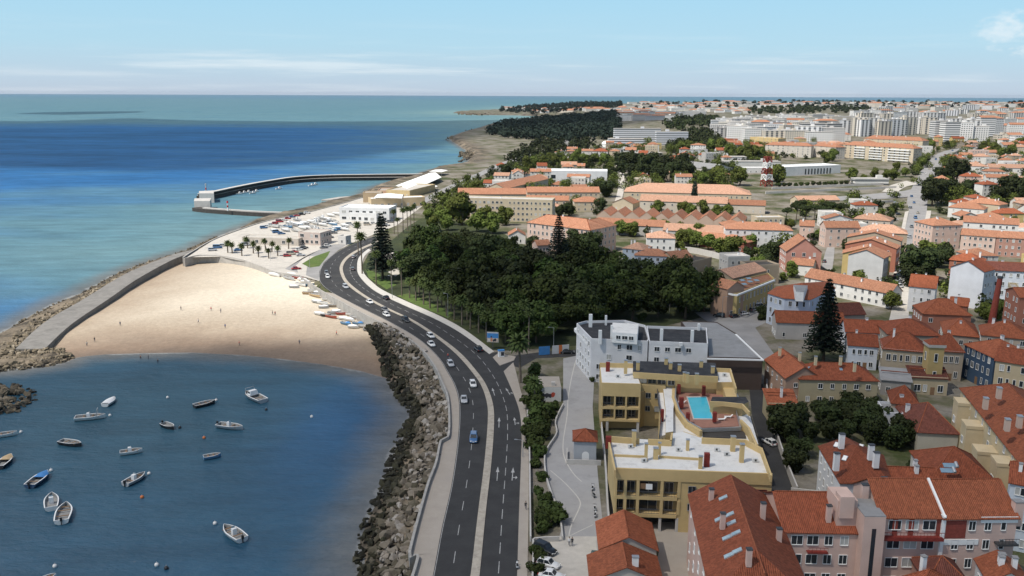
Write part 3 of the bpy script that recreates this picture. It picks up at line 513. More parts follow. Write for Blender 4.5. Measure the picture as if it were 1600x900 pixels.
sheet('lawn', [(472, 412), (490, 401), (516, 392), (512, 400), (499, 416), (484, 418)], 5.07, 'lawn_green')
# concrete ramp of the groyne
gl = [(24, 545), (70, 505), (130, 471), (200, 431), (268, 405), (300, 397)]; gr = [(70, 545), (112, 508), (172, 469), (216, 440), (272, 411), (304, 401)]
A, B = smooth_path(G(gl, 2.3), 60), smooth_path(G(gr, 2.3), 60); b = MB()
rings = [[(p.x, p.y, -1), (q.x, q.y, -1), (q.x, q.y, 2.3 + 2.2 * i / 59), (p.x, p.y, 2.3 + 2.2 * i / 59)] for i, (p, q) in enumerate(zip(A, B))]; b.loft(rings, 0, True, False)
M('groyne_concrete', (.21, .20, .185), .9, .2, .35, .3, dirt=(.12, .115, .105), dscale=.2, damt=.6)
tag(b.build('groyne_ramp', 'groyne_concrete'), 'grey concrete walkway running down the rock groyne beside the sand', 'groyne')
# ------------------------------------------------------------------ harbour breakwater
def arm(root, name, pxs, wd, z1, mat, zref=3.0):
    pth = smooth_path(G(pxs, zref), step=3); return wall_along(name, pth, wd, -3, z1, mat, None, parent=root)
bw = empty('breakwater', (0, 0, 0), label='curved dark-sided stone breakwater enclosing the small marina', cat='breakwater')
arm(bw, 'quay', [(660, 276), (585, 276.5), (517, 277.5), (460, 280.5), (410, 287.5), (370, 295), (332, 303), (316, 306)], 11, 3.0, 'dark_concrete')  # quay and parapet sides coloured near-black; coping and quay top pale
pp0 = [(660, 271.5), (585, 272), (517, 273), (460, 276), (410, 283.5), (370, 291), (332, 299), (312, 302.5)]
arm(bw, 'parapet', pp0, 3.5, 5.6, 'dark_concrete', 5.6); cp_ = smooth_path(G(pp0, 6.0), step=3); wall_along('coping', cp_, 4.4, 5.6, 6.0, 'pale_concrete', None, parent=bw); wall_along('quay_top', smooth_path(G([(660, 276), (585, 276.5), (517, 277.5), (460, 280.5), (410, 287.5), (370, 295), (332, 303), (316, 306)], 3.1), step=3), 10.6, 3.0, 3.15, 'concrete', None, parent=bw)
bq = empty('breakwater', (0, 0, 0), label='short inner breakwater arm with pale top, ending in a round head', cat='breakwater')
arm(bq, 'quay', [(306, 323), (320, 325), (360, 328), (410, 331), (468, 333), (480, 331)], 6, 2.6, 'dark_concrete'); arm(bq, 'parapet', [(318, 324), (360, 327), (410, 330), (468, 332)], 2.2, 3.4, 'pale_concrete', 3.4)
def blockpx(root, name, px, ztop, zbot, mat, mt=None):
    b = MB(); b.prism([tuple(W(u, v, ztop).xy) for u, v in px], zbot, ztop, 0, 1 if mt else None); return b.build(name, [mat, mt] if mt else [mat], root)
blockpx(bw, 'head', [(311, 302), (334, 302), (334, 297.5), (311, 298.5)], 7.5, -2, 'pale_concrete'); blockpx(bq, 'head', [(303, 314), (328, 314), (330, 309.5), (304, 310)], 7.0, -2, 'pale_concrete')
for (u, v, h, lab) in ((322, 300, 8, 'slim harbour light post on the outer breakwater head'), (356, 327.5, 7, 'slim banded light post on the inner breakwater arm')):
    p = W(u, v, 4); r = empty('harbour_light', (p.x, p.y, 3.2), label=lab, cat='beacon'); b = MB()
    b.tube((0, 0, 0), (0, 0, h * .8), .5, .4, 10, 0); b.build('column', ['white_paint' if u > 340 else 'pale_concrete'], r)
    MB().tube((0, 0, h * .8), (0, 0, h), .75, .5, 10, 0).build('lantern', ['tail_lens' if u > 340 else 'metal'], r); MB().tube((0, 0, h * .35), (0, 0, h * .55), .52, .5, 10).build('band', ['tail_lens'], r)
jt = MB(); jt.prism([tuple(W(u, v, 1.2).xy) for u, v in ((502, 312), (530, 307.5), (568, 305), (568, 311), (530, 312.5))], -2, 1.2); tag(jt.build('slipway', 'concrete'), 'low stone slipway poking into the marina basin', 'slipway')
# ------------------------------------------------------------------ rocks
def rock_mesh(i):
    bm = bmesh.new(); rg = np.random.default_rng(100 + i); pts = rg.normal(size=(13, 3)); pts /= np.linalg.norm(pts, axis=1)[:, None]; pts *= rg.uniform(.75, 1.05, (13, 1)); pts *= np.array([1.0, .78, .62])
    for p in pts: bm.verts.new(p)
    r = bmesh.ops.convex_hull(bm, input=bm.verts); bmesh.ops.delete(bm, geom=[g for g in r['geom_interior'] if isinstance(g, bmesh.types.BMVert)], context='VERTS')
    me = bpy.data.meshes.new('boulder'); bm.to_mesh(me); bm.free(); return me
def rock_material(name, cols):
    m, N, L, P = nmat(name); P.inputs['Roughness'].default_value = .9; P.inputs['Specular IOR Level'].default_value = .2
    g = _n(N, 'ShaderNodeNewGeometry'); cr_ = _n(N, 'ShaderNodeValToRGB'); e = cr_.color_ramp.elements; e[0].color = (*cols[0], 1); e[1].color = (*cols[-1], 1); e[0].position = 0; e[1].position = 1
    for i, c in enumerate(cols[1:-1]): k = e.new((i + 1) / (len(cols) - 1)); k.color = (*c, 1)
    at = _n(N, 'ShaderNodeAttribute', attribute_name='tone'); oi = _n(N, 'ShaderNodeObjectInfo')
    ad = _n(N, 'ShaderNodeSeparateColor'); L.new(oi.outputs['Color'], ad.inputs[0]); s = _n(N, 'ShaderNodeMath', operation='ADD'); L.new(at.outputs['Fac'], s.inputs[0]); L.new(ad.outputs[0], s.inputs[1]); L.new(s.outputs[0], cr_.inputs[0])
    n1 = _n(N, 'ShaderNodeTexNoise', i_Scale=1.3, i_Detail=6.0, i_Roughness=.7); L.new(g.outputs['Position'], n1.inputs['Vector']); mr = _n(N, 'ShaderNodeMapRange'); L.new(n1.outputs['Fac'], mr.inputs[0]); mr.inputs[3].default_value = .45; mr.inputs[4].default_value = 1.5
    hs = _n(N, 'ShaderNodeHueSaturation'); L.new(cr_.outputs[0], hs.inputs['Color']); L.new(mr.outputs[0], hs.inputs['Value']); L.new(hs.outputs[0], P.inputs['Base Color']); MAT[name] = m
    bp = _n(N, 'ShaderNodeBump', i_Strength=.6, i_Distance=.25); L.new(n1.outputs['Fac'], bp.inputs['Height']); L.new(bp.outputs[0], P.inputs['Normal']); return m
rock_material('rock_riprap', [(.022, .021, .016), (.040, .038, .022), (.115, .098, .07), (.23, .195, .155), (.38, .35, .315)])
rock_material('rock_groyne', [(.045, .04, .033), (.12, .10, .07), (.22, .18, .125), (.33, .28, .21)])
ROCKS = [rock_mesh(i) for i in range(7)]
for r in ROCKS: r.materials.append(MAT['rock_riprap'])
ROCKS2 = [r.copy() for r in ROCKS]
for r in ROCKS2: r.materials.clear(); r.materials.append(MAT['rock_groyne'])
RV = [(np.array([v.co[:] for v in r.vertices]), [tuple(p.vertices) for p in r.polygons]) for r in ROCKS]
def rot_mat(rg):
    q = rg.normal(size=4); q /= np.linalg.norm(q); return np.array(__import__('mathutils').Quaternion(q).to_matrix())
def rocks(root_name, label, spots, keep, meshes, mat, rg):
    """spots: (x, y, z, size, tone); the largest in view become single boulders, the rest one mass"""
    root = empty(root_name, (0, 0, 0), label=label, cat='rocks')
    spots = sorted(spots, key=lambda s: -s[3] / (s[1] + 1)); vs_, fs, tn = [], [], []
    for k, (x, y, z, sz, t) in enumerate(spots):
        if k < keep:
            o = link('boulder', meshes[k % 7], root, (x, y, z), 0, (t, t, t), (sz, sz, sz)); o.rotation_euler = tuple(rg.uniform(-.6, .6, 2)) + (rg.uniform(0, 6.28),)
        else:
            V, Fc = RV[k % 7]; p = (V * sz) @ rot_mat(rg).T + np.array([x, y, z]); o0 = len(vs_); vs_ += p.tolist(); fs += [tuple(i + o0 for i in f) for f in Fc]; tn += [t] * len(V)
    if vs_:
        me = bpy.data.meshes.new('rubble'); me.from_pydata(vs_, [], fs); a = me.attributes.new('tone', 'FLOAT', 'POINT'); a.data.foreach_set('value', tn); me.materials.append(MAT[mat]); o = link('rubble', me, root, color=(0, 0, 0)); o['kind'] = 'stuff'
    return root
def between(A, B, n, rg, lo=0, hi=1):
    A, B = smooth_path(A, 200), smooth_path(B, 200)
    for _ in range(n):
        i = rg.integers(0, 200); f = rg.uniform(lo, hi); yield A[i].lerp(B[i], f), f
rg = np.random.default_rng(5); sp = []
wl_ = [(640, 955), (643, 900), (640, 861), (667, 760), (681, 722), (698, 684), (701, 650), (698, 616), (688, 592), (670, 562), (640, 532), (600, 508)]
wt_ = [(556, 955), (556, 890), (556, 848), (576, 796), (596, 756), (612, 704), (626, 668), (640, 648), (618, 618), (603, 590), (585, 555), (570, 530)]
for p, f in between(G(wt_, .3), G(wl_, 4.8), 2600, rg):
    sz = rg.uniform(.35, .9) if rg.random() < .68 else (rg.uniform(.9, 1.5) if rg.random() < .75 else rg.uniform(1.5, 2.2))
    tone = np.clip((.62 * ss(.22, .55, f) + .14) * rg.uniform(.5, 1.25) + rg.normal(0, .10), 0, 1); sp.append((p.x, p.y, max(-.35 + f * 4.2, ZG(p.x, p.y) + .15) + rg.uniform(-.2, .35), sz, tone))
rocks('rock_revetment', 'dark and pale boulder slope between the bay and the sea wall', sp, 290, ROCKS, 'rock_riprap', rg)
sp = []; gls = [(20, 548), (66, 505), (126, 470), (196, 430), (262, 405), (300, 394), (340, 374)]; gso = [(-40, 545), (0, 519), (70, 482), (132, 455), (205, 418), (285, 392), (338, 369)]
for p, f in between(G(gso, .2), G(gls, 2.3), 1500, rg): sp.append((p.x, p.y, -.2 + f * 2.2 + rg.uniform(-.2, .3), rg.uniform(.5, 1.35), np.clip(.18 + .6 * f + rg.normal(0, .2), 0, 1)))
for (a, b) in (([(-90, 552), (-30, 552), (24, 549), (70, 545), (92, 543)], [(-90, 584), (-30, 583), (40, 577), (95, 568), (120, 556)]),):
    for p, f in between(G(b, .2), G(a, 2.2), 700, rg): sp.append((p.x, p.y, -.3 + 2.2 * f + rg.uniform(-.2, .4), rg.uniform(.5, 1.5), np.clip(.25 + .45 * f + rg.normal(0, .22), 0, 1)))
rocks('rock_groyne', 'brown boulder bank along the seaward side of the concrete groyne walkway', sp, 220, ROCKS2, 'rock_groyne', rg)
sp = []
for _ in range(420):
    u, v = rg.uniform(-70, 58), rg.uniform(592, 652)
    if ((u + 30) / 88) ** 2 + ((v - 620) / 30) ** 2 > rg.uniform(.75, 1.05): continue
    k = 1 - min(1, ((u + 30) / 88) ** 2 + ((v - 620) / 30) ** 2); p = W(u, v, 2.2 * k); sp.append((p.x, p.y, 2.0 * k - .3, rg.uniform(.5, 1.6), np.clip(.1 + .5 * k + rg.normal(0, .2), 0, 1)))
rocks('rock_mound', 'separate mound of dark boulders in the bay below the groyne head', sp, 150, ROCKS2, 'rock_groyne', rg)
sp = []
for (u, v, ru, rv, n) in ((715, 216, 13, 3.5, 90), (735, 243, 14, 5, 120), (722, 240, 5, 1.5, 14), (742, 228, 16, 6, 90), (750, 205, 20, 4, 60), (745, 178.5, 35, 1.2, 60)):
    for _ in range(n):
        p = W(u + rg.normal(0, .6) * ru, v + rg.normal(0, .6) * rv, 1.0); sp.append((p.x, p.y, rg.uniform(-.2, 1.4), rg.uniform(1.5, 4.5) * (1 if v > 190 else 2.5), rg.uniform(0, .6)))
rocks('shore_rocks', 'jagged dark rocks fringing the far shore before the wooded headland', sp, 60, ROCKS2, 'rock_groyne', rg)
sp = []
for p, f in between(G([(474, 334), (440, 340), (402, 350), (345, 371)], .5), G([(470, 332), (438, 338), (400, 348), (342, 370)], .5), 70, rg): sp.append((p.x, p.y, rg.uniform(0, .6), rg.uniform(.5, 1.1), rg.uniform(.2, .7)))
rocks('quay_rocks', 'thin line of stones at the foot of the plaza quay', sp, 40, ROCKS2, 'rock_groyne', rg)
# ------------------------------------------------------------------ clouds whose shadows lie on the bay, the near town and the far sea
def cloud_material():
    m = bpy.data.materials.new('cloud_vapour'); m.use_nodes = True; N, L = m.node_tree.nodes, m.node_tree.links; N.clear()
    tcn = _n(N, 'ShaderNodeTexCoord'); a = _n(N, 'ShaderNodeAttribute', attribute_name='edge')
    n1 = _n(N, 'ShaderNodeTexNoise', i_Scale=.006, i_Detail=4.0); L.new(tcn.outputs['Object'], n1.inputs['Vector'])
    ad = _n(N, 'ShaderNodeMath', operation='MULTIPLY_ADD'); L.new(n1.outputs['Fac'], ad.inputs[0]); ad.inputs[1].default_value = .35; L.new(a.outputs['Fac'], ad.inputs[2])
    mr = _n(N, 'ShaderNodeMapRange', interpolation_type='SMOOTHSTEP'); L.new(ad.outputs[0], mr.inputs[0]); mr.inputs[1].default_value = .15; mr.inputs[2].default_value = .50; mr.inputs[4].default_value = .42
    tr = _n(N, 'ShaderNodeBsdfTransparent'); tl = _n(N, 'ShaderNodeBsdfTranslucent'); tl.inputs[0].default_value = (.95, .95, .95, 1); df = _n(N, 'ShaderNodeBsdfDiffuse'); df.inputs[0].default_value = (.9, .9, .9, 1)
    m1_ = _n(N, 'ShaderNodeMixShader'); m1_.inputs[0].default_value = .2; L.new(tl.outputs[0], m1_.inputs[1]); L.new(df.outputs[0], m1_.inputs[2])
    m2_ = _n(N, 'ShaderNodeMixShader'); L.new(mr.outputs[0], m2_.inputs[0]); L.new(tr.outputs[0], m2_.inputs[1]); L.new(m1_.outputs[0], m2_.inputs[2])
    o = _n(N, 'ShaderNodeOutputMaterial'); L.new(m2_.outputs[0], o.inputs[0]); return m
CLM = cloud_material()
def cloud(ground_pts, alt, soft, label, thick=60, step=20):
    """thick rounded bank of cloud standing sunwards of the ground it shades"""
    off = Vector((SUN.x, SUN.y, 0)) * ((alt - 5) / SUN.z); P = np.array([(p[0] + off.x, p[1] + off.y) for p in ground_pts])
    xs_ = np.arange(P[:, 0].min() - step, P[:, 0].max() + step * 2, step); ys_ = np.arange(P[:, 1].min() - step, P[:, 1].max() + step * 2, step); X_, Y_ = np.meshgrid(xs_, ys_)
    d = np.where(inside(P, X_, Y_), dist_poly(P, X_, Y_), 0); e_ = np.clip(d / soft, 0, 1); lump = .7 + .3 * np.sin(X_ * .045 + 1) * np.sin(Y_ * .05)
    keep = (e_[:-1, :-1] > 0) | (e_[1:, 1:] > 0) | (e_[1:, :-1] > 0) | (e_[:-1, 1:] > 0)
    root = empty('cloud', (0, 0, 0)); tag(root, label, 'cloud', kind='stuff')
    for nm, sgn in (('cloud_top', 1.0), ('cloud_base', -.25)):
        o = grid_mesh(nm, X_, Y_, alt + sgn * thick * np.sqrt(e_) * lump, keep, [CLM], {'edge': e_}); o.parent = root
    return root
cloud([(-420, -120), (560, -120), (600, 120), (520, 290), (300, 322), (130, 330), (112, 400), (60, 436), (0, 436), (-38, 410), (-34, 340), (-50, 305), (-110, 288), (-200, 240), (-330, 200), (-420, 60)], 650, 55, 'broad grey cloud bank shading the bay and the near houses')
fa = [W(u, v, 0) for u, v in ((-500, 232), (-100, 262), (150, 272), (330, 268), (520, 255), (700, 232), (770, 216), (880, 213), (1000, 207), (1100, 200), (1060, 193), (900, 184), (780, 187), (640, 189), (480, 189.5), (300, 187.5), (200, 184), (60, 189), (-100, 188), (-500, 190))]
cloud([(p.x, p.y) for p in fa], 900, 220, 'wide cloud bank shading a band of the far sea and the pine headland', 90, 50)
fb = [W(u, v, 0) for u, v in ((30, 178), (110, 179.5), (215, 176), (215, 173.8), (110, 174.6), (30, 176.6))]
cloud([(p.x, p.y) for p in fb], 900, 60, 'small cloud shading a thin streak of the far sea', 50, 60)
# ------------------------------------------------------------------ building kit
WM = {}
def window_mesh(wd, hg, frame, pane, sill=True):
    k = (round(wd, 2), round(hg, 2), frame, pane)
    if k in WM: return WM[k]
    b = MB(); t = .08; d = .07; x0, x1 = -wd / 2, wd / 2
    b.box(x0 - t, x0, -d, .02, -t, hg + t); b.box(x1, x1 + t, -d, .02, -t, hg + t); b.box(x0, x1, -d, .02, hg, hg + t); b.box(x0, x1, -d - .06, .02, -t, 0)
    if wd > .8: b.box(-.03, .03, -d + .02, .02, 0, hg)
    b.add([(x0, -.012, 0), (x1, -.012, 0), (x1, -.012, hg), (x0, -.012, hg)], [(0, 1, 2, 3)], 1)
    WM[k] = b.mesh('window', [frame, pane]); return WM[k]
def frame_meshes(wd, hg, frame, pane):
    k = ('n', round(wd, 2), round(hg, 2), frame, pane)
    if k in WM: return WM[k]
    b = MB(); t = .075; d = .10; x0, x1 = -wd / 2, wd / 2
    b.box(x0 - t, x0, -d, .02, -t, hg + t); b.box(x1, x1 + t, -d, .02, -t, hg + t); b.box(x0, x1, -d, .02, hg, hg + t); b.box(x0, x1, -d - .08, .02, -t, 0)
    if wd > .8: b.box(-.035, .035, -d + .03, .02, 0, hg)
    p = MB().add([(x0, -.015, 0), (x1, -.015, 0), (x1, -.015, hg), (x0, -.015, hg)], [(0, 1, 2, 3)])
    WM[k] = (b.mesh('window', [frame]), p.mesh('pane', [pane])); return WM[k]
rgw = random.Random(3)
def put_window(root, x, y, z, rz, wd, hg, near=False, frame='white_trim', pane=None):
    pane = pane or ('shutter' if rgw.random() < .18 else 'glass')
    if near:
        a, b_ = frame_meshes(wd, hg, frame, pane); o = link('window', a, root, (x, y, z), rz); link('pane', b_, o); return o
    return link('window', window_mesh(wd, hg, frame, pane), root, (x, y, z), rz)
def facade(root, p, q, z0, h, floors, bays, win=(1.0, 1.4), near=False, frame='white_trim', skip=0.0, margin=.8, sill=.95, door=False, pane=None, world=None):
    """row upon row of windows on the wall from p to q (seen from outside, p at the left); p, q local to root"""
    p, q = Vector((*p[:2], 0)), Vector((*q[:2], 0)); d = q - p; L0 = d.length; d /= L0
    if bays is None: bays = max(1, round(L0 / 3.3))
    if bays == 0: return
    rz = math.atan2(d.y, d.x); fh = h / floors; st = (L0 - 2 * margin) / bays; wd = min(win[0], st * .7); hg = min(win[1], fh - 1.0)
    var_ = [rgw.choice((.72, 1, 1, 1.25)) for _ in range(bays)]
    for f in range(floors):
        for k in range(bays):
            if rgw.random() < skip: continue
            c = p + d * (margin + st * (k + .5))
            if door and f == 0 and k == bays // 2:
                b = MB(); b.box(-.55, .55, -.06, .02, 0, 2.2); b.build('door', ['wood'], root, (c.x, c.y, z0), rz); continue
            put_window(root, c.x, c.y, z0 + f * fh + min(sill, fh - hg - .3), rz, min(round(wd * var_[k], 1), st * .8), hg, near, frame, pane)
def sees(root, p, q):
    """whether the outside of wall p-q (local) faces the camera"""
    mw = Matrix.Translation(root.location) @ Matrix.Rotation(root.rotation_euler.z, 4, 'Z'); a, b = mw @ Vector((*p[:2], 0)), mw @ Vector((*q[:2], 0)); d = b - a; n = Vector((d.y, -d.x, 0)); c = (a + b) / 2
    return n.dot(Vector((CAM.x - c.x, CAM.y - c.y, 0))) > 0.05 * n.length * (c - CAM).length
def roof_solid(b, W_, D_, h, rh, kind, over, ridge, th=.16):
    o = over
    if ridge == 'y' and kind != 'flat':
        t = MB(); roof_solid(t, D_, W_, h, rh, kind, over, 'x', th); b.add([(W_ - y, x, z) for x, y, z in t.v], t.f); return
    sl = rh / (D_ / 2); ze = h - o * sl; x0, x1, y0, y1 = -o, W_ + o, -o, D_ + o; ym = D_ / 2; zr = h + rh
    if kind == 'hip':
        ins = min(D_ / 2, W_ / 2 - .05); a, c = ins, W_ - ins
        t = [(x0, y0, ze), (x1, y0, ze), (x1, y1, ze), (x0, y1, ze), (a, ym, zr), (c, ym, zr)]; fs = [(0, 1, 5, 4), (1, 2, 5), (2, 3, 4, 5), (3, 0, 4)]
    elif kind == 'half':      # hipped at the front end only (x0)
        ins = min(D_ / 2, W_ / 2); a, c = ins, x1
        t = [(x0, y0, ze), (x1, y0, ze), (x1, y1, ze), (x0, y1, ze), (a, ym, zr), (c, ym, zr)]; fs = [(0, 1, 5, 4), (1, 2, 5), (2, 3, 4, 5), (3, 0, 4)]
    elif kind == 'shed':
        t = [(x0, y0, ze), (x1, y0, ze), (x1, y1, h + rh), (x0, y1, h + rh)]; fs = [(0, 1, 2, 3)]
    else:
        t = [(x0, y0, ze), (x1, y0, ze), (x1, y1, ze), (x0, y1, ze), (x0, ym, zr), (x1, ym, zr)]; fs = [(0, 1, 5, 4), (2, 3, 4, 5)]
    b.add(t, fs); b.add([(x, y, z - th) for x, y, z in t], [tuple(reversed(f)) for f in fs])
    if kind == 'shed': e = [(0, 1), (1, 2), (2, 3), (3, 0)]
    elif kind in ('hip', 'half'): e = [(0, 1), (1, 2), (2, 3), (3, 0)]
    else: e = [(0, 1), (1, 5), (5, 2), (2, 3), (3, 4), (4, 0)]
    for i, j in e: p, q = t[i], t[j]; b.add([p, q, (q[0], q[1], q[2] - th), (p[0], p[1], p[2] - th)], [(3, 2, 1, 0)])
def ridge_line(W_, D_, h, rh, kind, ridge):
    if ridge == 'y': return [(W_ - y, x, z) for x, y, z in ridge_line(D_, W_, h, rh, kind, 'x')]
    ins = min(D_ / 2, W_ / 2 - .05) if kind == 'hip' else 0; return [(ins, D_ / 2, h + rh), (W_ - ins, D_ / 2, h + rh)]
def chimney(root, x, y, z, hh=1.6, wd=.6, mat='white_paint', col=None):
    b = MB(); b.box(-wd / 2, wd / 2, -.35, .35, -1.2, hh); b.box(-wd / 2 - .08, wd / 2 + .08, -.43, .43, hh, hh + .14, 1)
    return b.build('chimney', [mat, 'grey_roof'], root, (x, y, z), 0, col)
def house(label, A, B, h, depth, roof='gable', rh=2.6, wall=(.62, .60, .55), tile='tile_salmon', floors=2, bays=None, ridge='x', over=.35, name='house', cat='house', near=False,
          gz=None, chim=1, win=(1.0, 1.4), root=None, sbays=None, skip=.06, frame='white_trim', dz=0.0, parapet=.7, top='pale_concrete', wallmat='paint_wall', cornice=False, group=None, lift=0.0, sky=0):
    """A, B: the photo points of the front eave's ends; h: wall height; depth: how far the house goes back"""
    def at(px):
        if len(px) == 3: return Vector(px)
        if gz is not None: return W(px[0], px[1], gz + h)
        return T(px[0], px[1], h)
    a, b_ = at(A), at(B); g = gz if gz is not None else min(float(H(a.x, a.y)), float(H(b_.x, b_.y))); ex = Vector((b_.x - a.x, b_.y - a.y, 0)); W_ = ex.length; rz = math.atan2(ex.y, ex.x)
    if root is None: root = empty(name, (a.x, a.y, g), rz, label, cat, group); ox = oy = 0.0; lr = 0.0; sub = root
    else:
        inv = (Matrix.Translation(root.location) @ Matrix.Rotation(root.rotation_euler.z, 4, 'Z')).inverted(); l = inv @ Vector((a.x, a.y, g)); ox, oy = l.x, l.y; lr = rz - root.rotation_euler.z
    def add(b, nm, mats, col=None):
        c_, s_ = math.cos(lr), math.sin(lr); b.v = [(ox + x * c_ - y * s_, oy + x * s_ + y * c_, z) for x, y, z in b.v]; return b.build(nm, mats, root, color=col)
    def lp(x, y): return (ox + x * math.cos(lr) - y * math.sin(lr), oy + x * math.sin(lr) + y * math.cos(lr))
    b = MB(); b.box(0, W_, 0, depth, -2.0, h)
    if roof == 'half': b.add([(0, depth, h), (W_, depth, h), (W_ / 2, depth, h + rh - .12)], [(0, 2, 1)])
    if roof == 'gable':
        e = .12
        if ridge == 'x': b.add([(0, 0, h), (0, depth, h), (0, depth / 2, h + rh - e), (W_, 0, h), (W_, depth, h), (W_, depth / 2, h + rh - e)], [(0, 2, 1), (3, 4, 5)])
        else: b.add([(0, 0, h), (W_, 0, h), (W_ / 2, 0, h + rh - e), (0, depth, h), (W_, depth, h), (W_ / 2, depth, h + rh - e)], [(0, 1, 2), (3, 5, 4)])
    if roof == 'shed': b.add([(0, 0, h), (0, depth, h), (0, depth, h + rh - .15), (W_, 0, h), (W_, depth, h), (W_, depth, h + rh - .15)], [(0, 2, 1), (3, 4, 5), (1, 2, 5, 4)])
    add(b, 'wall', [wallmat], wall)
    if roof == 'flat':
        b = MB(); b.box(.02, W_ - .02, .02, depth - .02, h + .003, h + .06); add(b, 'roof', [top])
        if parapet:
            b = MB(); t = .22; p1 = h + parapet; b.box(-.03, W_ + .03, -.03, t, h - .25, p1); b.box(-.03, W_ + .03, depth - t, depth + .03, h - .25, p1); b.box(-.03, t, t, depth - t, h - .25, p1 - .004); b.box(W_ - t, W_ + .03, t, depth - t, h - .25, p1 - .004); add(b, 'parapet', [wallmat], tuple(min(1, c * 1.05) for c in wall))
    else:
        b = MB(); roof_solid(b, W_, depth, h, rh, roof, over, ridge); r = add(b, 'roof', [tile])
        if near:
            b = MB(); rl = ridge_line(W_, depth, h, rh, roof, ridge); b.tube((rl[0][0], rl[0][1], rl[0][2]), (rl[1][0], rl[1][1], rl[1][2]), .14, .14, 6)
            if roof == 'hip' and ridge == 'x':
                sl = rh / (depth / 2); ze = h - over * sl
                for c, k in (((-over, -over), 0), ((-over, depth + over), 0), ((W_ + over, -over), 1), ((W_ + over, depth + over), 1)): b.tube((c[0], c[1], ze), rl[k], .11, .11, 5)
            add(b, 'ridge_tiles', ['tile_orange'])
    if cornice:
        b = MB(); b.box(-.15, W_ + .15, -.15, 0, h - .45, h - .1); b.box(-.15, 0, 0, depth, h - .45, h - .104); add(b, 'cornice', ['white_trim'])
    walls = [((0, 0), (W_, 0), bays, True), ((0, depth), (0, 0), sbays, False), ((W_, 0), (W_, depth), sbays, False)]
    for p, q, nb_, dr in walls:
        if nb_ == 0: continue
        P_, Q_ = lp(*p), lp(*q)
        if sees(root, P_, Q_): facade(root, P_, Q_, 0, h, floors, nb_, win, near, frame, skip, door=dr and near)
    rr = random.Random(hash(label or 'x') % 1000 if False else int(a.x * 7 + a.y * 3))
    for _ in range(chim):
        fx, fy = rr.uniform(.15, .85), rr.uniform(.3, .7); x, y = W_ * fx, depth * fy
        if roof == 'flat': zc = h
        elif ridge == 'x': zc = h + rh * (1 - abs(2 * fy - 1)) * .9
        else: zc = h + rh * (1 - abs(2 * fx - 1)) * .9
        X_, Y_ = lp(x, y); chimney(root, X_, Y_, zc, rr.uniform(.8, 1.7), rr.uniform(.5, .9))
    for _ in range(sky):        # roof lights
        fx, fy = rr.uniform(.15, .85), rr.uniform(.12, .38)
        if roof == 'flat' or ridge != 'x': continue
        sl = math.atan2(rh, depth / 2); b = MB(); b.box(-.45, .45, -.6, .6, 0, .12); b.box(-.36, .36, -.5, .5, .12, .14, 1); X_, Y_ = lp(W_ * fx, depth * fy)
        o = b.build('skylight', ['metal', 'solar_glass'], root, (X_, Y_, h + rh * 2 * fy + .02)); o.rotation_euler = (sl, 0, lr)
    return root
def poly_building(label, px, h, wall, floors=3, roof='flat', top='terrace', name='apartment_building', cat='building', gz=5.0, near=False, win=(1.1, 1.4), bays=None, rh=2.5, tile='tile_rust', parapet=.8, edges=None, root=None, skip=.05, zlo=-1.5, over=.3, wallmat='paint_wall', frame='white_trim'):
    """flat or fan roofed building whose roof outline is given by photo points at height gz + h"""
    P = [W(u, v, gz + h) for u, v in px]; n = len(P)
    if sum(P[i].x * P[(i + 1) % n].y - P[(i + 1) % n].x * P[i].y for i in range(n)) < 0: P = P[::-1]
    c = sum(P, Vector()) / n
    if root is None: root = empty(name, (c.x, c.y, gz), 0, label, cat)
    o = root.location; loc = [(p.x - o.x, p.y - o.y) for p in P]
    b = MB(); b.prism(loc, zlo, h); b.build('wall', [wallmat], root, color=wall)
    if roof == 'fan':
        cx, cy_ = c.x - o.x, c.y - o.y; ring = [(x + (x - cx) * over / max(1, math.hypot(x - cx, y - cy_)), y + (y - cy_) * over / max(1, math.hypot(x - cx, y - cy_)), h + .02) for x, y in loc]; b = MB()
        b.add(ring + [(cx, cy_, h + rh)], [(i, (i + 1) % n, n) for i in range(n)]); b.add([(x, y, z - .15) for x, y, z in ring], [tuple(range(n - 1, -1, -1))])
        for i in range(n): p, q = ring[i], ring[(i + 1) % n]; b.add([p, q, (q[0], q[1], q[2] - .15), (p[0], p[1], p[2] - .15)], [(3, 2, 1, 0)])
        b.build('roof', [tile], root)
    else:
        b = MB(); b.prism([(x * .999, y * .999) for x, y in loc], h + .01, h + .06); b.build('roof', [top], root)
        if parapet:
            for i in range(n):
                p, q = Vector((*loc[i], 0)), Vector((*loc[(i + 1) % n], 0)); d = (q - p).normalized(); nn = Vector((-d.y, d.x, 0)) * .25; b = MB(); b.prism([(p - nn * .12).xy[:], (q - nn * .12).xy[:], (q + nn).xy[:], (p + nn).xy[:]], h - .25, h + parapet - .003 * i); b.build('parapet', [wallmat], root, color=wall)
    for i in range(n):
        p, q = loc[i], loc[(i + 1) % n]
        if math.dist(p, q) > 3 and sees(root, p, q): facade(root, p, q, 0, h, floors, bays, win, near, frame, skip)
    return root
def px_block(root, name, px, ztop, zbot, mat, mt=None, color=None):
    """block whose top outline is given by photo points at world height ztop"""
    o = root.location; b = MB(); b.prism([(W(u, v, ztop).x - o.x, W(u, v, ztop).y - o.y) for u, v in px], zbot - o.z, ztop - o.z, 0, 1 if mt else None)
    return b.build(name, [mat, mt] if mt else [mat], root, color=color)
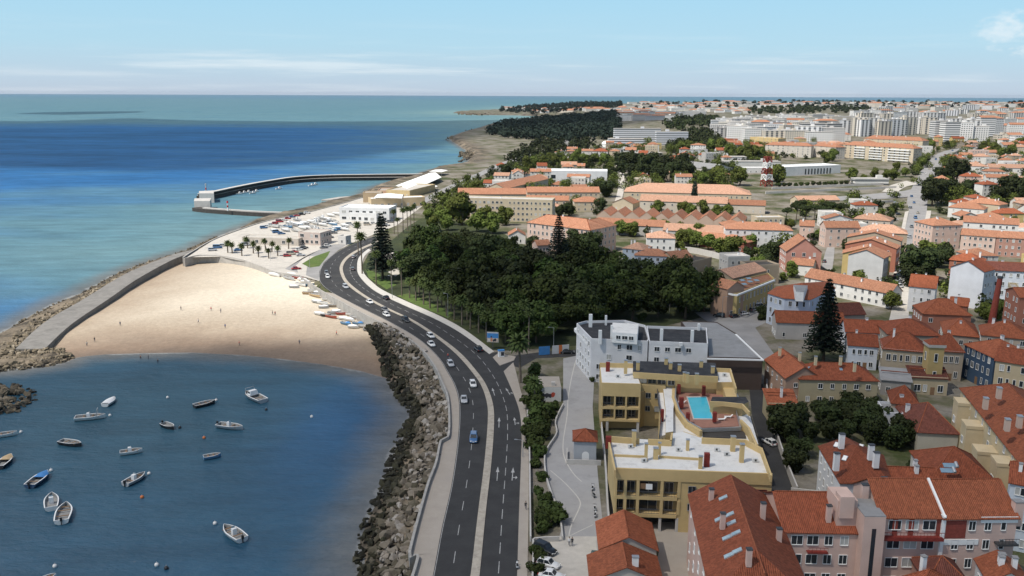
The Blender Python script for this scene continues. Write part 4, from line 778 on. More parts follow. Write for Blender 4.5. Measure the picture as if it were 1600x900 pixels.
def stack(root, u, v, ztop, hh, wd, dp, mat, color=None, name='chimney', cap='metal'):
    """free standing shaft whose top centre is at the photo point"""
    p = W(u, v, ztop); o = root.location; b = MB(); b.box(-wd / 2, wd / 2, -dp / 2, dp / 2, -hh, 0)
    if cap: b.box(-wd / 2 - .07, wd / 2 + .07, -dp / 2 - .07, dp / 2 + .07, .0, .12, 1)
    return b.build(name, [mat, cap or mat], root, (p.x - o.x, p.y - o.y, ztop - o.z), 0, color)
# ------------------------------------------------------------------ near buildings
def inv_of(root): return (Matrix.Translation(root.location) @ Matrix.Rotation(root.rotation_euler.z, 4, 'Z')).inverted()
def lpt(root, u, v, z): return inv_of(root) @ W(u, v, z)
def px_block(root, name, px, ztop, zbot, mat, mt=None, color=None):
    b = MB(); b.prism([tuple(lpt(root, u, v, ztop).xy) for u, v in px], zbot - root.location.z, ztop - root.location.z, 0, 1 if mt else None)
    return b.build(name, [mat, mt] if mt else [mat], root, color=color)
def stack(root, u, v, ztop, hh, wd, dp, mat, color=None, name='chimney', cap='metal'):
    p = lpt(root, u, v, ztop); b = MB(); b.box(-wd / 2, wd / 2, -dp / 2, dp / 2, -hh, 0)
    if cap: b.box(-wd / 2 - .07, wd / 2 + .07, -dp / 2 - .07, dp / 2 + .07, .0, .12, 1)
    return b.build(name, [mat, cap or mat], root, tuple(p), 0, color)
def px_wall(root, name, px, ztop, hh, wd, mat, color=None):
    pts = [lpt(root, u, v, ztop) for u, v in px]; b = MB()
    for i in range(len(pts) - 1):
        p, q = pts[i], pts[i + 1]; d = (q - p).normalized(); s = Vector((-d.y, d.x, 0)) * wd / 2; e = d * wd * .49
        b.prism([(p - s - e).xy[:], (q - s + e).xy[:], (q + s + e).xy[:], (p + s - e).xy[:]], ztop - root.location.z - hh, ztop - root.location.z - .004 * i)
    return b.build(name, [mat], root, color=color)
def roof_light(root, u, v, z, slope=.45, face=0.0, size=(.9, 1.1), mat='solar_glass'):
    p = lpt(root, u, v, z); b = MB(); b.box(-size[0] / 2, size[0] / 2, -size[1] / 2, size[1] / 2, -.1, .1); b.box(-size[0] / 2 + .1, size[0] / 2 - .1, -size[1] / 2 + .1, size[1] / 2 - .1, .1, .13, 1)
    o = b.build('skylight', ['metal', mat], root, tuple(p)); o.rotation_euler = (Matrix.Rotation(face, 3, 'Z') @ Matrix.Rotation(slope, 3, 'X')).to_euler(); return o
YEL = (.58, .43, .21)
def rail(root, p, q, z, hh=1.0, mat='rail', name='railing'):
    p, q = Vector((*p[:2], 0)), Vector((*q[:2], 0)); b = MB(); n = max(2, int((q - p).length / .5)); zz = Vector((0, 0, 1))
    b.beam(p + zz * (z + hh), q + zz * (z + hh), .07, .07); b.beam(p + zz * (z + .1), q + zz * (z + .1), .05, .05)
    for i in range(n + 1): c = p.lerp(q, i / n); b.beam(c + zz * z, c + zz * (z + hh), .035, .035)
    return b.build(name, [mat], root)
def shift_x(root, u, v, z): return lpt(root, u, v, z).x
a, b2 = W(961, 735, 17), W(1207, 744, 17)
yb = empty('apartment_building', (a.x, a.y, 5), math.atan2(b2.y - a.y, b2.x - a.x), 'yellow apartment complex with white roof terraces and a rooftop pool', 'apartment building')
WY = (b2 - a).length
def fx(u): return (u - 961) / 246 * WY
# south wing: solid right part, open loggias at the left
px_block(yb, 'wall', [(1061, 739), (1207, 744), (1191, 701), (1165, 687), (1098, 684), (1068, 674), (1061, 690)], 16.9, 4, 'paint_wall', color=YEL)
rear = [lpt(yb, u, v, 17) for u, v in ((951, 682), (1046, 688), (1061, 690))]
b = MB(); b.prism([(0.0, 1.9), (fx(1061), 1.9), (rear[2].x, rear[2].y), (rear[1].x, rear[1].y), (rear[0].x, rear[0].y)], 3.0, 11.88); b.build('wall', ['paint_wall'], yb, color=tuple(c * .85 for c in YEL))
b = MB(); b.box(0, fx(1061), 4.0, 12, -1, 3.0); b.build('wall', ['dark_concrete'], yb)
px_block(yb, 'terrace', [(962, 734.5), (1206, 743.5), (1190, 701.5), (1165, 688), (1098, 685), (1068, 675), (1051, 677), (1047, 689), (952, 683)], 16.98, 16.85, 'terrace')
b = MB(); b.box(0, WY, -.02, .35, 10.2, 12.45); b.build('parapet', ['paint_wall'], yb, color=YEL)
for z0, z1 in ((6.35, 7.0), (2.85, 3.5)): MB().box(-.0, fx(1061), -.01, 1.9, z0, z1).build('slab', ['paint_wall'], yb, color=YEL)
for u in (961.5, 977, 997, 1035, 1062):
    for z0, z1 in ((7.0, 10.2), (3.5, 6.35)): b = MB(); b.box(fx(u) - (.12 if u > 962 else 0), fx(u) + .42, .0, 1.9, z0, z1); b.build('pier', ['paint_wall'], yb, color=YEL)
for u in (962, 996, 1033, 1060): b = MB(); b.box(fx(u), fx(u) + .5, .1, .6, -1, 2.85); b.build('column', ['pale_concrete'], yb)
for z0 in (7.0, 3.5):
    rail(yb, (.3, .12), (fx(1061), .12), z0)
    for k, u in enumerate((969, 987, 1016, 1049)): put_window(yb, fx(u), 1.88, z0 + .05, 0, 1.5 if k != 2 else 3.2, 2.1, True, 'metal', 'glass')
b = MB(); b.box(-.6, .6, -.05, .02, 0, 1.1); b.build('awning', ['wood'], yb, (fx(1006), .3, 8.4)); b = MB(); b.box(-.6, .6, -.05, .02, 0, 1.1); b.build('laundry', ['white_trim'], yb, (fx(1016), .25, 8.35))
for u, wd, hg in ((1083.5, 1.3, 1.25), (1117, 2.0, 1.1), (1154, 3.0, 1.1), (1187, 2.9, 1.1)):
    for z0 in (8.1, 4.6): put_window(yb, fx(u), -.005, z0, 0, wd, hg, True, 'metal' if wd < 2.5 else 'terracotta', 'glass')
for px in ([(957, 682), (998, 685)], [(1014, 686), (1048, 688)], [(1048, 688), (1050, 677)], [(1098, 684), (1165, 687), (1190, 700)], [(1190, 700), (1205, 742)], [(950, 682), (961, 734)]): px_wall(yb, 'parapet', px, 18.2, 1.3, .35, 'paint_wall', YEL)
px_wall(yb, 'parapet', [(961, 710), (1008, 712)], 17.4, .6, .3, 'paint_wall', YEL); px_wall(yb, 'parapet', [(1031, 712), (1095, 716)], 17.4, .6, .3, 'paint_wall', YEL)
for u, v, hh, w_, d_ in ((991, 673, 3.2, .8, .7), (1010, 693, 3.4, .6, .6), (1025, 700, 2.2, .9, .8), (1031, 692, 2.4, .5, .5), (1075, 687, 2.2, .6, .6), (1095, 713, 2.4, .7, .6), (1146, 682, 3.0, .9, .8), (1160, 694, 3.6, .8, .8)): stack(yb, u, v, 17 + hh, hh + .5, w_, d_, 'paint_wall', YEL)
for u, v, zt, hh, w_ in ((951, 682, 19.2, 2.4, 1.1), (1105, 708, 19.6, 2.8, 1.0), (950, 566, 19.4, 2.6, 1.0), (1061, 601, 16.2, 2.2, .8), (1100, 603, 16.4, 2.3, .8), (1065, 621, 16.6, 2.5, 1.0), (1075, 645, 16.4, 2.2, .8), (1117, 644, 16.4, 2.2, .8), (1035, 640, 16.5, 4.5, .7)): stack(yb, u, v, zt, hh, w_, .9, 'terracotta', name='vent_stack', cap=None)
# podium with the pool
px_block(yb, 'podium', [(1040, 600), (1128, 600), (1150, 612), (1172, 650), (1185, 694), (1100, 690), (1052, 690), (1042, 676), (1030, 640)], 13.6, 4, 'paint_wall', 'terrace', color=YEL)
M('pool_deck', (.33, .17, .125), .85, .12, .8, dirt=(.26, .14, .11), dscale=.6); M('pool_water', (.06, .50, .66), .12, .08, .6, .1, 2, spec=.5)
px_block(yb, 'pool_deck', [(1056, 601), (1090, 600), (1128, 616), (1140, 634), (1157, 658), (1158, 665), (1096, 668), (1077, 659), (1062, 640), (1055, 622)], 13.8, 13.4, 'pool_deck')
px_block(yb, 'pool_coping', [(1072.5, 619.5), (1104.5, 619), (1115.5, 655), (1083, 655)], 13.92, 13.6, 'pale_concrete'); px_block(yb, 'pool_water', [(1074.5, 621), (1103.5, 620.5), (1113.5, 653.5), (1084.5, 653.2)], 13.96, 13.7, 'pool_water')
px_wall(yb, 'parapet', [(1053, 599), (1052, 620), (1059, 640), (1073, 659), (1094, 672)], 15.0, 1.6, .7, 'paint_wall', YEL); px_wall(yb, 'railing', [(1056, 600), (1055, 620), (1062, 640), (1076, 658), (1096, 669)], 15.2, .25, .3, 'metal')
px_wall(yb, 'railing', [(1096, 669), (1158, 667), (1150, 640)], 14.9, .9, .12, 'metal'); px_wall(yb, 'parapet', [(1094, 672), (1160, 670)], 14.3, 1.2, .4, 'paint_wall', YEL)
px_block(yb, 'wall', [(1110, 628), (1160, 632), (1170, 628), (1165, 620), (1113, 620)], 16.4, 13, 'paint_wall', 'black_roof', color=YEL); px_wall(yb, 'parapet', [(1110, 627), (1132, 628), (1160, 631), (1171, 643)], 16.9, 1.0, .35, 'paint_wall', YEL)
px_block(yb, 'patio', [(1099, 672), (1162, 671), (1166, 684), (1098, 683)], 13.85, 13.5, 'dark_concrete'); px_wall(yb, 'parapet', [(1158, 656), (1170, 668), (1182, 694)], 15.6, 2.5, .5, 'paint_wall', YEL)
# curved balconies between the wings
for k, z in enumerate((13.2, 10.0, 7.0)):
    px_block(yb, 'balcony', [(1029, 604), (1056, 604), (1050, 640), (1052, 676), (1030, 682), (1034, 650), (1028, 625)], z + .6, z, 'white_paint'); px_wall(yb, 'railing', [(1027, 606), (1029, 625), (1034, 650), (1030, 680)], z + 1.6, 1.0, .1, 'rail')
px_block(yb, 'wall', [(1036, 604), (1056, 604), (1052, 640), (1052, 674), (1040, 676), (1040, 640)], 14.8, 4, 'paint_wall', 'terrace', color=YEL)
# north wing
px_block(yb, 'wall', [(940, 600), (1001, 600), (992, 573), (937, 571)], 16.9, 14.0, 'paint_wall', color=YEL); px_block(yb, 'terrace', [(941, 599.5), (1000, 599.5), (991.5, 574), (938, 572)], 17.05, 16.8, 'terrace')
n0, n1 = lpt(yb, 940, 600, 17), lpt(yb, 1001, 600, 17); nb0, nb1 = lpt(yb, 937, 571, 17), lpt(yb, 1117, 566, 17)
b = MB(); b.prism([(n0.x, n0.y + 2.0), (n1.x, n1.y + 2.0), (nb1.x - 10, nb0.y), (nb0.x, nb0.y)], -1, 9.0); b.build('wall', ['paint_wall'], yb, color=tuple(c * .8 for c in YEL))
for z0, z1 in ((5.7, 6.3), (2.6, 3.2)): MB().box(n0.x, n1.x, n0.y - .02, n0.y + 2, z0, z1).build('slab', ['paint_wall'], yb, color=YEL)
MB().box(n0.x, n1.x, n0.y - .03, n0.y + .3, 9.0, 12.3).build('parapet', ['paint_wall'], yb, color=YEL)
for f in (0, .33, .62, .96):
    for z0, z1 in ((6.3, 9.0), (3.2, 5.7)): x = n0.x + (n1.x - n0.x) * f; MB().box(x, x + .4, n0.y, n0.y + 2, z0, z1).build('pier', ['paint_wall'], yb, color=YEL)
for f in (.16, .47, .8):
    for z0 in (6.35, 3.25): put_window(yb, n0.x + (n1.x - n0.x) * f, n0.y + 1.97, z0, 0, 1.6, 2.0, True, 'metal', 'glass')
for z0 in (6.3, 3.2): rail(yb, (n0.x, n0.y + .1), (n1.x, n1.y + .1), z0)
for f in (.14, .93): x = n0.x + (n1.x - n0.x) * f; MB().box(x, x + .6, n0.y + .1, n0.y + .7, -1, 2.6).build('column', ['pale_concrete'], yb)
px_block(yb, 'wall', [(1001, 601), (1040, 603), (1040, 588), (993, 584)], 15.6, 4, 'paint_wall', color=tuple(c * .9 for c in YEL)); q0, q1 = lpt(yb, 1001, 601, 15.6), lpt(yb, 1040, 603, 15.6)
facade(yb, q0, q1, 3.0, 6.8, 2, 2, (1.1, 1.2), True, 'metal')
px_block(yb, 'wall', [(989, 582), (1062, 587), (1122, 589), (1118, 567), (989, 564)], 18.0, 5, 'paint_wall', 'black_roof', color=YEL); q0, q1 = lpt(yb, 992, 583, 18), lpt(yb, 1062, 587, 18)
facade(yb, q0, q1, 9.6, 3.4, 1, 4, (1.5, 1.9), True, 'metal'); px_wall(yb, 'parapet', [(991, 581.5), (1062, 586), (1121, 588)], 18.7, 1.5, .35, 'paint_wall', YEL); px_wall(yb, 'parapet', [(938, 567), (988, 568)], 18.2, 1.4, .35, 'paint_wall', YEL)
px_block(yb, 'wall', [(1120, 597), (1147, 597), (1143, 578), (1120, 578)], 17.0, 5, 'paint_wall', 'terrace', color=YEL); px_wall(yb, 'parapet', [(1120, 575), (1141, 576), (1150, 606)], 18.0, 1.2, .35, 'paint_wall', YEL); px_block(yb, 'wall', [(1128, 600), (1150, 598), (1152, 622), (1136, 624)], 15.6, 5, 'paint_wall', color=YEL)
for u, v, hh in ((997, 566, 2.0), (978, 563, 3.0), (1041, 560, 1.6), (1048, 567, 1.6), (1062, 570, 1.6), (1096, 564, 1.6), (1114, 573, 1.6), (1070, 582, 2.0), (1089, 584, 2.2), (1074, 583, 2.0)): stack(yb, u, v, 18 + hh, hh + .4, .8, .8, 'paint_wall', YEL)
M('unit_white', (.62, .62, .60), .6, .05)
for u, v in ((1120, 705), (1135, 712), (985, 700), (1060, 705), (1180, 722), (965, 590), (1132, 588), (1006, 722)):
    p = lpt(yb, u, v, 17.0); b = MB(); b.box(-.5, .5, -.22, .22, .1, .8); b.box(-.18, .18, -.25, -.2, .25, .65, 1); b.build('cooling_unit', ['unit_white', 'dark_metal'], yb, (p.x, p.y, 12.0), rgw.uniform(-.3, .3))
for u, v in ((1066, 630), (1128, 657), (1138, 653), (1110, 610)):
    p = lpt(yb, u, v, 13.8); b = MB(); b.box(-.9, .5, -.3, .3, .3, .4); b.add([(.5, -.3, .4), (.5, .3, .4), (.95, .3, .85), (.95, -.3, .85)], [(0, 1, 2, 3)])
    for x_, y_ in ((-.8, -.25), (-.8, .25), (.4, -.25), (.4, .25)): b.box(x_ - .03, x_ + .03, y_ - .03, y_ + .03, 0, .3)
    b.build('sun_lounger', ['white_trim'], yb, (p.x, p.y, 8.8), rgw.uniform(-.5, .5))
# ---- pink row at the lower right
PNK = (.60, .43, .365)
pk = house('pink terraced block with a hipped red roof full of skylights', (1226, 829), (1341, 831), 13, 14, 'gable', 3.4, PNK, 'tile_rust', 4, 4, near=True, gz=5, chim=0, win=(1.9, 1.5), name='apartment_building', cat='apartment building', sbays=0)
aL = W(1108, 905, 18) - Vector((math.cos(R(84.5)), math.sin(R(84.5)), 0)) * 4.4; aR = aL + Vector((13.4 * math.cos(R(-5.5)), 13.4 * math.sin(R(-5.5)), 0))
house(None, (aL.x, aL.y, 18), (aR.x, aR.y, 18), 13, 31.8, 'half', 3.8, PNK, 'tile_rust', 4, 3, ridge='y', near=True, gz=5, chim=0, root=pk, sbays=5, win=(1.1, 1.5))
for u, v, zt, hh in ((1112, 764, 21.5, 2.4), (1130, 802, 22.5, 2.6), (1193, 786, 22.5, 2.8), (1171, 858, 23, 2.6), (1296, 790, 21.5, 2.8), (1218, 826, 21.0, 3.4)): stack(pk, u, v, zt, hh, .75, .7, 'paint_wall', PNK, cap='dark_metal')
def on_slope(u, v, zf, z=19.0):
    for _ in range(30): p = W(u, v, z); z = .5 * z + .5 * zf(p)
    return z
eL = Vector((math.cos(R(-5.5)), math.sin(R(-5.5)), 0)); slo = 3.8 / 6.7
for u, v in ((1130, 778), (1124, 811), (1140, 804), (1143, 817), (1136, 840), (1150, 833), (1139, 868), (1152, 861)):
    z = on_slope(u, v, lambda p: 18 + max(0, (p - aL).dot(eL)) * slo); roof_light(pk, u, v, z + .05, math.atan(slo), R(-5.5) - pk.rotation_euler.z - math.pi / 2, (1.0, 1.5), 'glass_sky')
b = MB(); b.box(-1.6, 1.6, -1.0, 0, 0, .12); o = b.build('balcony', ['terracotta'], pk, (5.2, 0, 9.6)); rail(pk, (3.7, -.95), (6.7, -.95), 9.7, .9, 'terracotta')
pr = house('pink block with dark stair slit tower and a long brown top balcony', (1378, 806), (1475, 807), 16, 12, 'gable', 3.6, PNK, 'tile_orange', 5, 3, near=True, gz=5, chim=0, win=(2.1, 1.5), name='apartment_building', cat='apartment building', sbays=0)
wt = MB(); wt.box(-3.3, .0, -1.6, 4.5, -1, 16.6); wt.build('stair_tower', ['paint_wall'], pr, color=PNK); MB().box(-3.3, 0.0, -1.6, 4.5, 16.6, 16.75).build('tower_roof', ['grey_roof'], pr); MB().box(-2.0, -1.35, -1.63, -1.5, -1, 14.6).build('stair_slit', ['glass'], pr)
MB().box(-6.4, -3.3, 1.5, 6.5, -1, 17.8).build('lift_shaft', ['paint_wall'], pr, color=PNK); MB().box(-6.2, -4.0, 1.0, 3.4, 15, 18.6).build('tank_housing', ['paint_wall'], pr, color=PNK)
for x in (2.3, 3.6, 5.5, 7.7): pass
b = MB(); b.box(.1, 9.5, -1.1, 0, 12.3, 12.7); b.build('balcony', ['terracotta'], pr); rail(pr, (.1, -1.05), (9.5, -1.05), 12.7, 1.0, 'terracotta')
for x in (1.8, 4.3, 8.6): MB().box(x, x + .8, -.05, .02, 12.7, 15.6).build('brick_panel', ['brick_red'], pr)
for u, v, zt, hh in ((1414, 766, 22.5, 2.4), (1352, 757, 24, 3.0), (1383, 747, 22.5, 2.0), (1425, 752, 23, 2.2)): stack(pr, u, v, zt, hh, 1.0, .9, 'paint_wall', PNK, cap='dark_metal')
ps = house('pink block with white bands, dark balconies and a ribbed orange roof', (1476, 808), (1590, 807), 16, 12, 'gable', 3.6, PNK, 'tile_orange', 5, 4, near=True, gz=5, chim=0, win=(1.0, 1.5), name='apartment_building', cat='apartment building', sbays=0)
wS = shift_x(ps, 1590, 807, 21)
MB().box(-.35, .25, -.12, 13, -1, 16.3).build('party_strip', ['white_trim'], ps); MB().box(.3, wS * .5, -.1, 0, 11.3, 12.2).build('white_band', ['white_trim'], ps); MB().box(wS * .5, wS + .1, -.12, 0, 15.0, 16.0).build('white_band', ['white_trim'], ps); MB().box(.4, 3.6, -.04, .02, 12.4, 15.4).build('brick_panel', ['brick_red'], ps)
for z in (11.6, 8.4): MB().box(wS * .72, wS, -1.3, 0, z, z + .25).build('balcony', ['dark_metal'], ps); rail(ps, (wS * .72, -1.25), (wS, -1.25), z + .2, 1.0, 'dark_metal')
stack(ps, 1591, 783, 23, 4, 1.4, 1.2, 'paint_wall', PNK, cap='grey_roof'); rl_ = MB(); rl_.beam((-.05, -.3, 16.0), (-.05, 6.0, 19.75), .35, .3); rl_.build('ridge_tiles', ['white_trim'], ps)
# low roofs at the very bottom
house('low dark red roof in front of the pink block', (1398, 905), (1432, 930), 9.5, 8, 'hip', 2.2, (.4, .36, .32), 'tile_rust', 2, 2, near=True, gz=5, chim=1)
house('low brown tiled roof next to white chimneys at the bottom edge', (1450, 908), (1515, 912), 9, 7, 'hip', 2.4, (.42, .25, .2), 'tile_dark', 2, 3, near=True, gz=5, chim=0)
house('white gabled house with chimneys at the lower right corner', (1545, 905), (1610, 912), 12, 6, 'gable', 1.6, (.66, .65, .62), 'tile_orange', 3, 3, near=True, gz=5, chim=3, ridge='y')
# stepped orange roofed house by the car park
og = house('orange tiled house with two stepped gable roofs beside the car park', (938, 856), (1026, 858), 5, 9.5, 'gable', 2.3, (.50, .47, .42), 'tile_orange', 1, 2, ridge='y', near=True, gz=5, chim=0, sbays=0)
house(None, (924, 905), (1034, 907), 4.2, 7.6, 'gable', 2.4, (.50, .47, .42), 'tile_orange', 1, 2, ridge='y', near=True, gz=5, chim=0, root=og, sbays=0)
stack(og, 993, 870, 12.5, 1.6, 1.0, .7, 'white_paint'); stack(og, 955, 851, 10.5, 1.0, 1.0, .5, 'pale_concrete')
# kiosk, graffiti hut, white apartments, grey hall
ko = house('small grey kiosk house with a red hipped roof and arched niche', (897, 687), (932, 688), 5.2, 5.6, 'hip', 1.6, (.40, .42, .45), 'tile_rust', 1, 0, near=True, gz=5, chim=0, sbays=0)
b = MB(); arc = [(-.8, 0), (.8, 0)] + [(.8 * math.cos(t), 1.4 + .8 * math.sin(t)) for t in np.linspace(0, math.pi, 9)]; b.add([(x, -.03, z) for x, z in arc], [tuple(range(len(arc)))]); b.build('niche', ['white_paint'], ko, (2.6, 0, .3))
b = MB(); b.box(-1.6, 6, -1.7, -1.5, -1, 1.2); b.box(-1.6, -1.4, -1.5, 5, -1, 1.2); b.build('garden_wall', ['pale_concrete'], ko)
hu = house('low hut with brown flat roof and graffiti on its white wall', (843, 605), (877, 605), 4.0, 9, 'flat', 0, (.60, .60, .58), floors=1, bays=0, sbays=0, near=True, gz=5, chim=0, parapet=0, top='paving', name='hut', cat='hut')
M('graffiti_dark', (.05, .05, .06), .8, .3, 3); M('graffiti_red', (.45, .08, .05), .8, .3, 3)
for x, z, mt, pts in ((1.0, 1.0, 'graffiti_dark', 9), (2.0, 1.0, 'graffiti_dark', 7), (3.6, 1.2, 'graffiti_red', 11), (2.8, .9, 'graffiti_dark', 8)):
    rr = random.Random(x * 10); b = MB(); b.add([((.45 + .25 * rr.random()) * math.cos(t), -.02, .7 + (.5 + .3 * rr.random()) * math.sin(t)) for t in np.linspace(0, 2 * math.pi, pts, False)], [tuple(range(pts))]); b.build('graffiti', [mt], hu, (x, 0, z))
MB().box(0, 5, 9.2, 9.5, -1, 2.4).build('garden_wall', ['white_paint'], hu); MB().box(3.2, 4.2, 1.0, 1.9, 4.0, 5.0).build('roof_hatch', ['pale_concrete'], hu)
wa = poly_building('white apartment block with black flat roofs and tall white chimneys', [(924, 533), (1012, 537), (1014, 533), (1008, 512), (976, 504), (916, 505), (901, 509)], 12, (.67, .67, .68), 4, top='black_roof', near=True, win=(1.2, 1.4), bays=None, cat='apartment building', skip=.35)
px_block(wa, 'penthouse', [(957, 519), (996, 522), (998, 506), (957, 504)], 20.0, 17, 'white_paint', 'terrace'); facade(wa, lpt(wa, 957, 519, 20), lpt(wa, 996, 522, 20), 12.2, 2.6, 1, 3, (1.2, 1.0), True)
for u, v, zt, hh, w_ in ((923, 491, 21, 4, 1.0), (947, 493, 20, 3, .6), (938, 516, 20.5, 4.0, .9), (956, 508, 21, 4.5, .6)): stack(wa, u, v, zt, hh, w_, .8, 'white_paint', cap=None)
for z in (4.0, 7.2, 10.4): px_block(wa, 'balcony', [(901, 511), (923, 534), (918, 536), (897, 513)], 5 + z, 5 + z - .9, 'white_paint')
wb = poly_building('white apartment block with long black roof east of the penthouse', [(1014, 537), (1106, 541), (1104, 516), (1010, 513)], 12, (.67, .67, .68), 4, top='black_roof', near=True, win=(1.3, 1.2), cat='apartment building', skip=.35)
for u, v, zt, hh, w_ in ((1034, 514, 20.5, 4, .8), (1082, 516, 20.5, 4, .8), (1092, 506, 19, 2.5, .7), (1064, 535, 18, 1, .9)): stack(wb, u, v, zt, hh, w_, .8, 'white_paint', cap=None)
px_block(wb, 'wall', [(1038, 545), (1088, 547), (1086, 540), (1036, 539)], 15.5, 5, 'white_paint', 'terrace'); facade(wb, lpt(wb, 1038, 545, 15.5), lpt(wb, 1088, 547, 15.5), 7.4, 2.8, 1, 3, (1.6, .9), True)
gh = poly_building('low hall with a grey sheet roof and dark brown wall beside the street', [(1106, 559), (1192, 561), (1150, 522), (1120, 504), (1064, 503), (1070, 512), (1104, 517)], 9, (.085, .062, .052), 1, top='grey_roof', near=True, win=(0.1, .1), bays=0, parapet=.25, name='hall', cat='hall', over=0)
px_wall(gh, 'roof_edge', [(1106, 559.5), (1192, 561.5), (1150, 522)], 14.3, .4, .5, 'white_trim')
# yellow L-shaped house with red roof
YL2 = (.40, .345, .225)
lh = house('yellow L-shaped house with a long red roof and small skylights', (1250, 591), (1372, 594), 7.2, 10, 'hip', 3.0, YL2, 'tile_rust', 2, 6, near=True, gz=5, chim=0, name='house', win=(.9, 1.3), sbays=3, cornice=True)
house(None, (1196, 561), (1228, 590), 7.2, 9.5, 'gable', 3.0, (.40, .27, .2), 'tile_orange', 2, 4, near=True, gz=5, chim=0, root=lh, win=(.8, 1.1), sbays=2)
for u, v, zt in ((1275, 557, 17.5), (1314, 557, 17.5), (1336, 567, 17.2), (1250, 551, 17), (1219, 543, 17)): stack(lh, u, v, zt, 2.4, .7, .6, 'paint_wall', (.6, .5, .33))
for u, v in ((1265, 575), (1293, 576), (1342, 577), (1314, 577)): roof_light(lh, u, v, 14.0, .53, 0, (.8, .9))
house('small yellow gabled outhouse with faded red roof by the hall', (1201, 630), (1246, 631), 4.6, 6.0, 'shed', 1.8, YL2, 'tile_orange', 1, 0, near=True, gz=5, chim=1, sbays=0)
# white house with red hip roof and chimneys
a0 = W(1313, 754, 15.5)
wh = poly_building('tall white house with a red hipped roof and fat white chimneys', [(1313, 754), (1392, 754), (1378, 712), (1322, 684), (1281, 698)], 10.5, (.66, .67, .68), 3, 'fan', near=True, tile='tile_rust', rh=3.2, name='house', cat='house', win=(.9, 1.5), over=.5)
for u, v, zt, hh in ((1316, 678, 20.5, 3), (1308, 708, 20.5, 3.4), (1362, 695, 20.5, 3), (1370, 707, 20, 3)): stack(wh, u, v, zt, hh, 1.0, .8, 'white_paint', cap='dark_metal')
for u, v in ((1307, 695), (1320, 716), (1345, 698), (1358, 717)): roof_light(wh, u, v, 17.3, .5, -.7, (.9, 1.3), 'white_trim')
# roof with solar water heaters
sh = house('red hipped roof with solar water heaters behind the pink row', (1456, 746), (1556, 752), 9, 13, 'hip', 4.0, (.55, .52, .46), 'tile_rust', 3, 4, near=True, gz=5, chim=0)
for u, v in ((1484, 727), (1480, 735)):
    p = lpt(sh, u, v, 17.0); b = MB(); b.box(-1.2, 1.0, -.5, .5, -.05, .05); b.tube((1.2, -.6, .2), (1.2, .6, .2), .3, .3, 8, 1); o = b.build('solar_heater', ['solar_glass', 'metal'], sh, tuple(p)); o.rotation_euler = (.5, 0, .1)
house('low red roof range between the white house and the pink row', (1384, 757), (1470, 760), 8.5, 7, 'gable', 2.2, PNK, 'tile_rust', 2, 4, near=True, gz=5, chim=2)
# cream house, dark hip
ch = house('cream house with a dark weathered hipped roof among the garden trees', (1435, 674), (1498, 677), 5.0, 17, 'hip', 4.2, (.50, .47, .40), 'tile_dark', 1, 0, near=True, gz=5, chim=0, ridge='x', cornice=True, sbays=2)
for u, v in ((1409, 617), (1419, 632)): stack(ch, u, v, 12.5, 3.2, .9, .7, 'white_paint')
house('annex with red pyramid roof behind the cream house', (1394, 628), (1436, 632), 6, 9, 'hip', 3.2, (.42, .33, .25), 'tile_rust', 2, 2, near=True, gz=5, chim=0); house('small flat roofed white annex beside the cream house', (1382, 648), (1412, 650), 4.5, 8, 'flat', 0, (.55, .56, .58), floors=1, bays=1, near=True, gz=5, chim=0, top='grey_roof')
# long yellow building on the right
CRM = (.58, .47, .30)
P = [W(u, v, 17.5) for u, v in ((1502, 606), (1606, 735))]
yl = house('long cream yellow terrace with stepped bays and broad red roof on the right', (P[0].x, P[0].y, 17.5), (P[1].x, P[1].y, 17.5), 12.5, 15, 'hip', 4.2, CRM, 'tile_orange', 4, 9, near=True, gz=5, chim=0, name='apartment_building', cat='apartment building', win=(.9, 1.4), sbays=3)
Ly = (P[1] - P[0]).length
for f, d_, h_ in ((.10, 2.6, 11.0), (.33, 3.4, 9.6), (.56, 3.8, 8.2), (.78, 3.2, 10.2)):
    b = MB(); b.box(Ly * f, Ly * f + 4.2, -d_, 0, -1, h_); b.build('bay', ['paint_wall'], yl, color=CRM); facade(yl, (Ly * f, -d_), (Ly * f + 4.2, -d_), 0, h_, 2, 1, (1.2, 1.4), True); facade(yl, (Ly * f, 0), (Ly * f, -d_), 0, h_, 2, 1, (.8, 1.2), True); b = MB(); b.box(Ly * f - .1, Ly * f + 4.3, -d_ - .1, -.0, h_, h_ + .7); b.build('parapet', ['paint_wall'], yl, color=CRM)
for u, v, zt in ((1541, 622, 22.5), (1562, 606, 23.5), (1575, 655, 23), (1594, 650, 23)): stack(yl, u, v, zt, 2.4, 1.2, .9, 'paint_wall', (.55, .42, .34))
house('pale blue house with many small windows at the right edge', (1579, 752), (1622, 760), 13, 8, 'gable', 2.4, (.55, .60, .66), 'tile_rust', 4, 3, near=True, gz=5, chim=1)
house('red roofed house behind the cream yellow terrace', (1560, 640), (1622, 665), 12, 10, 'gable', 3, (.5, .35, .28), 'tile_rust', 3, 3, near=True, gz=5, chim=2)
# ------------------------------------------------------------------ town beyond the park
WHT = (.68, .67, .64); BEI = (.52, .44, .32); PKW = (.60, .45, .38); BLU = (.50, .56, .64); YLW = (.52, .40, .18); STN = (.38, .31, .23); RED = (.36, .15, .10); GRY = (.46, .45, .43)
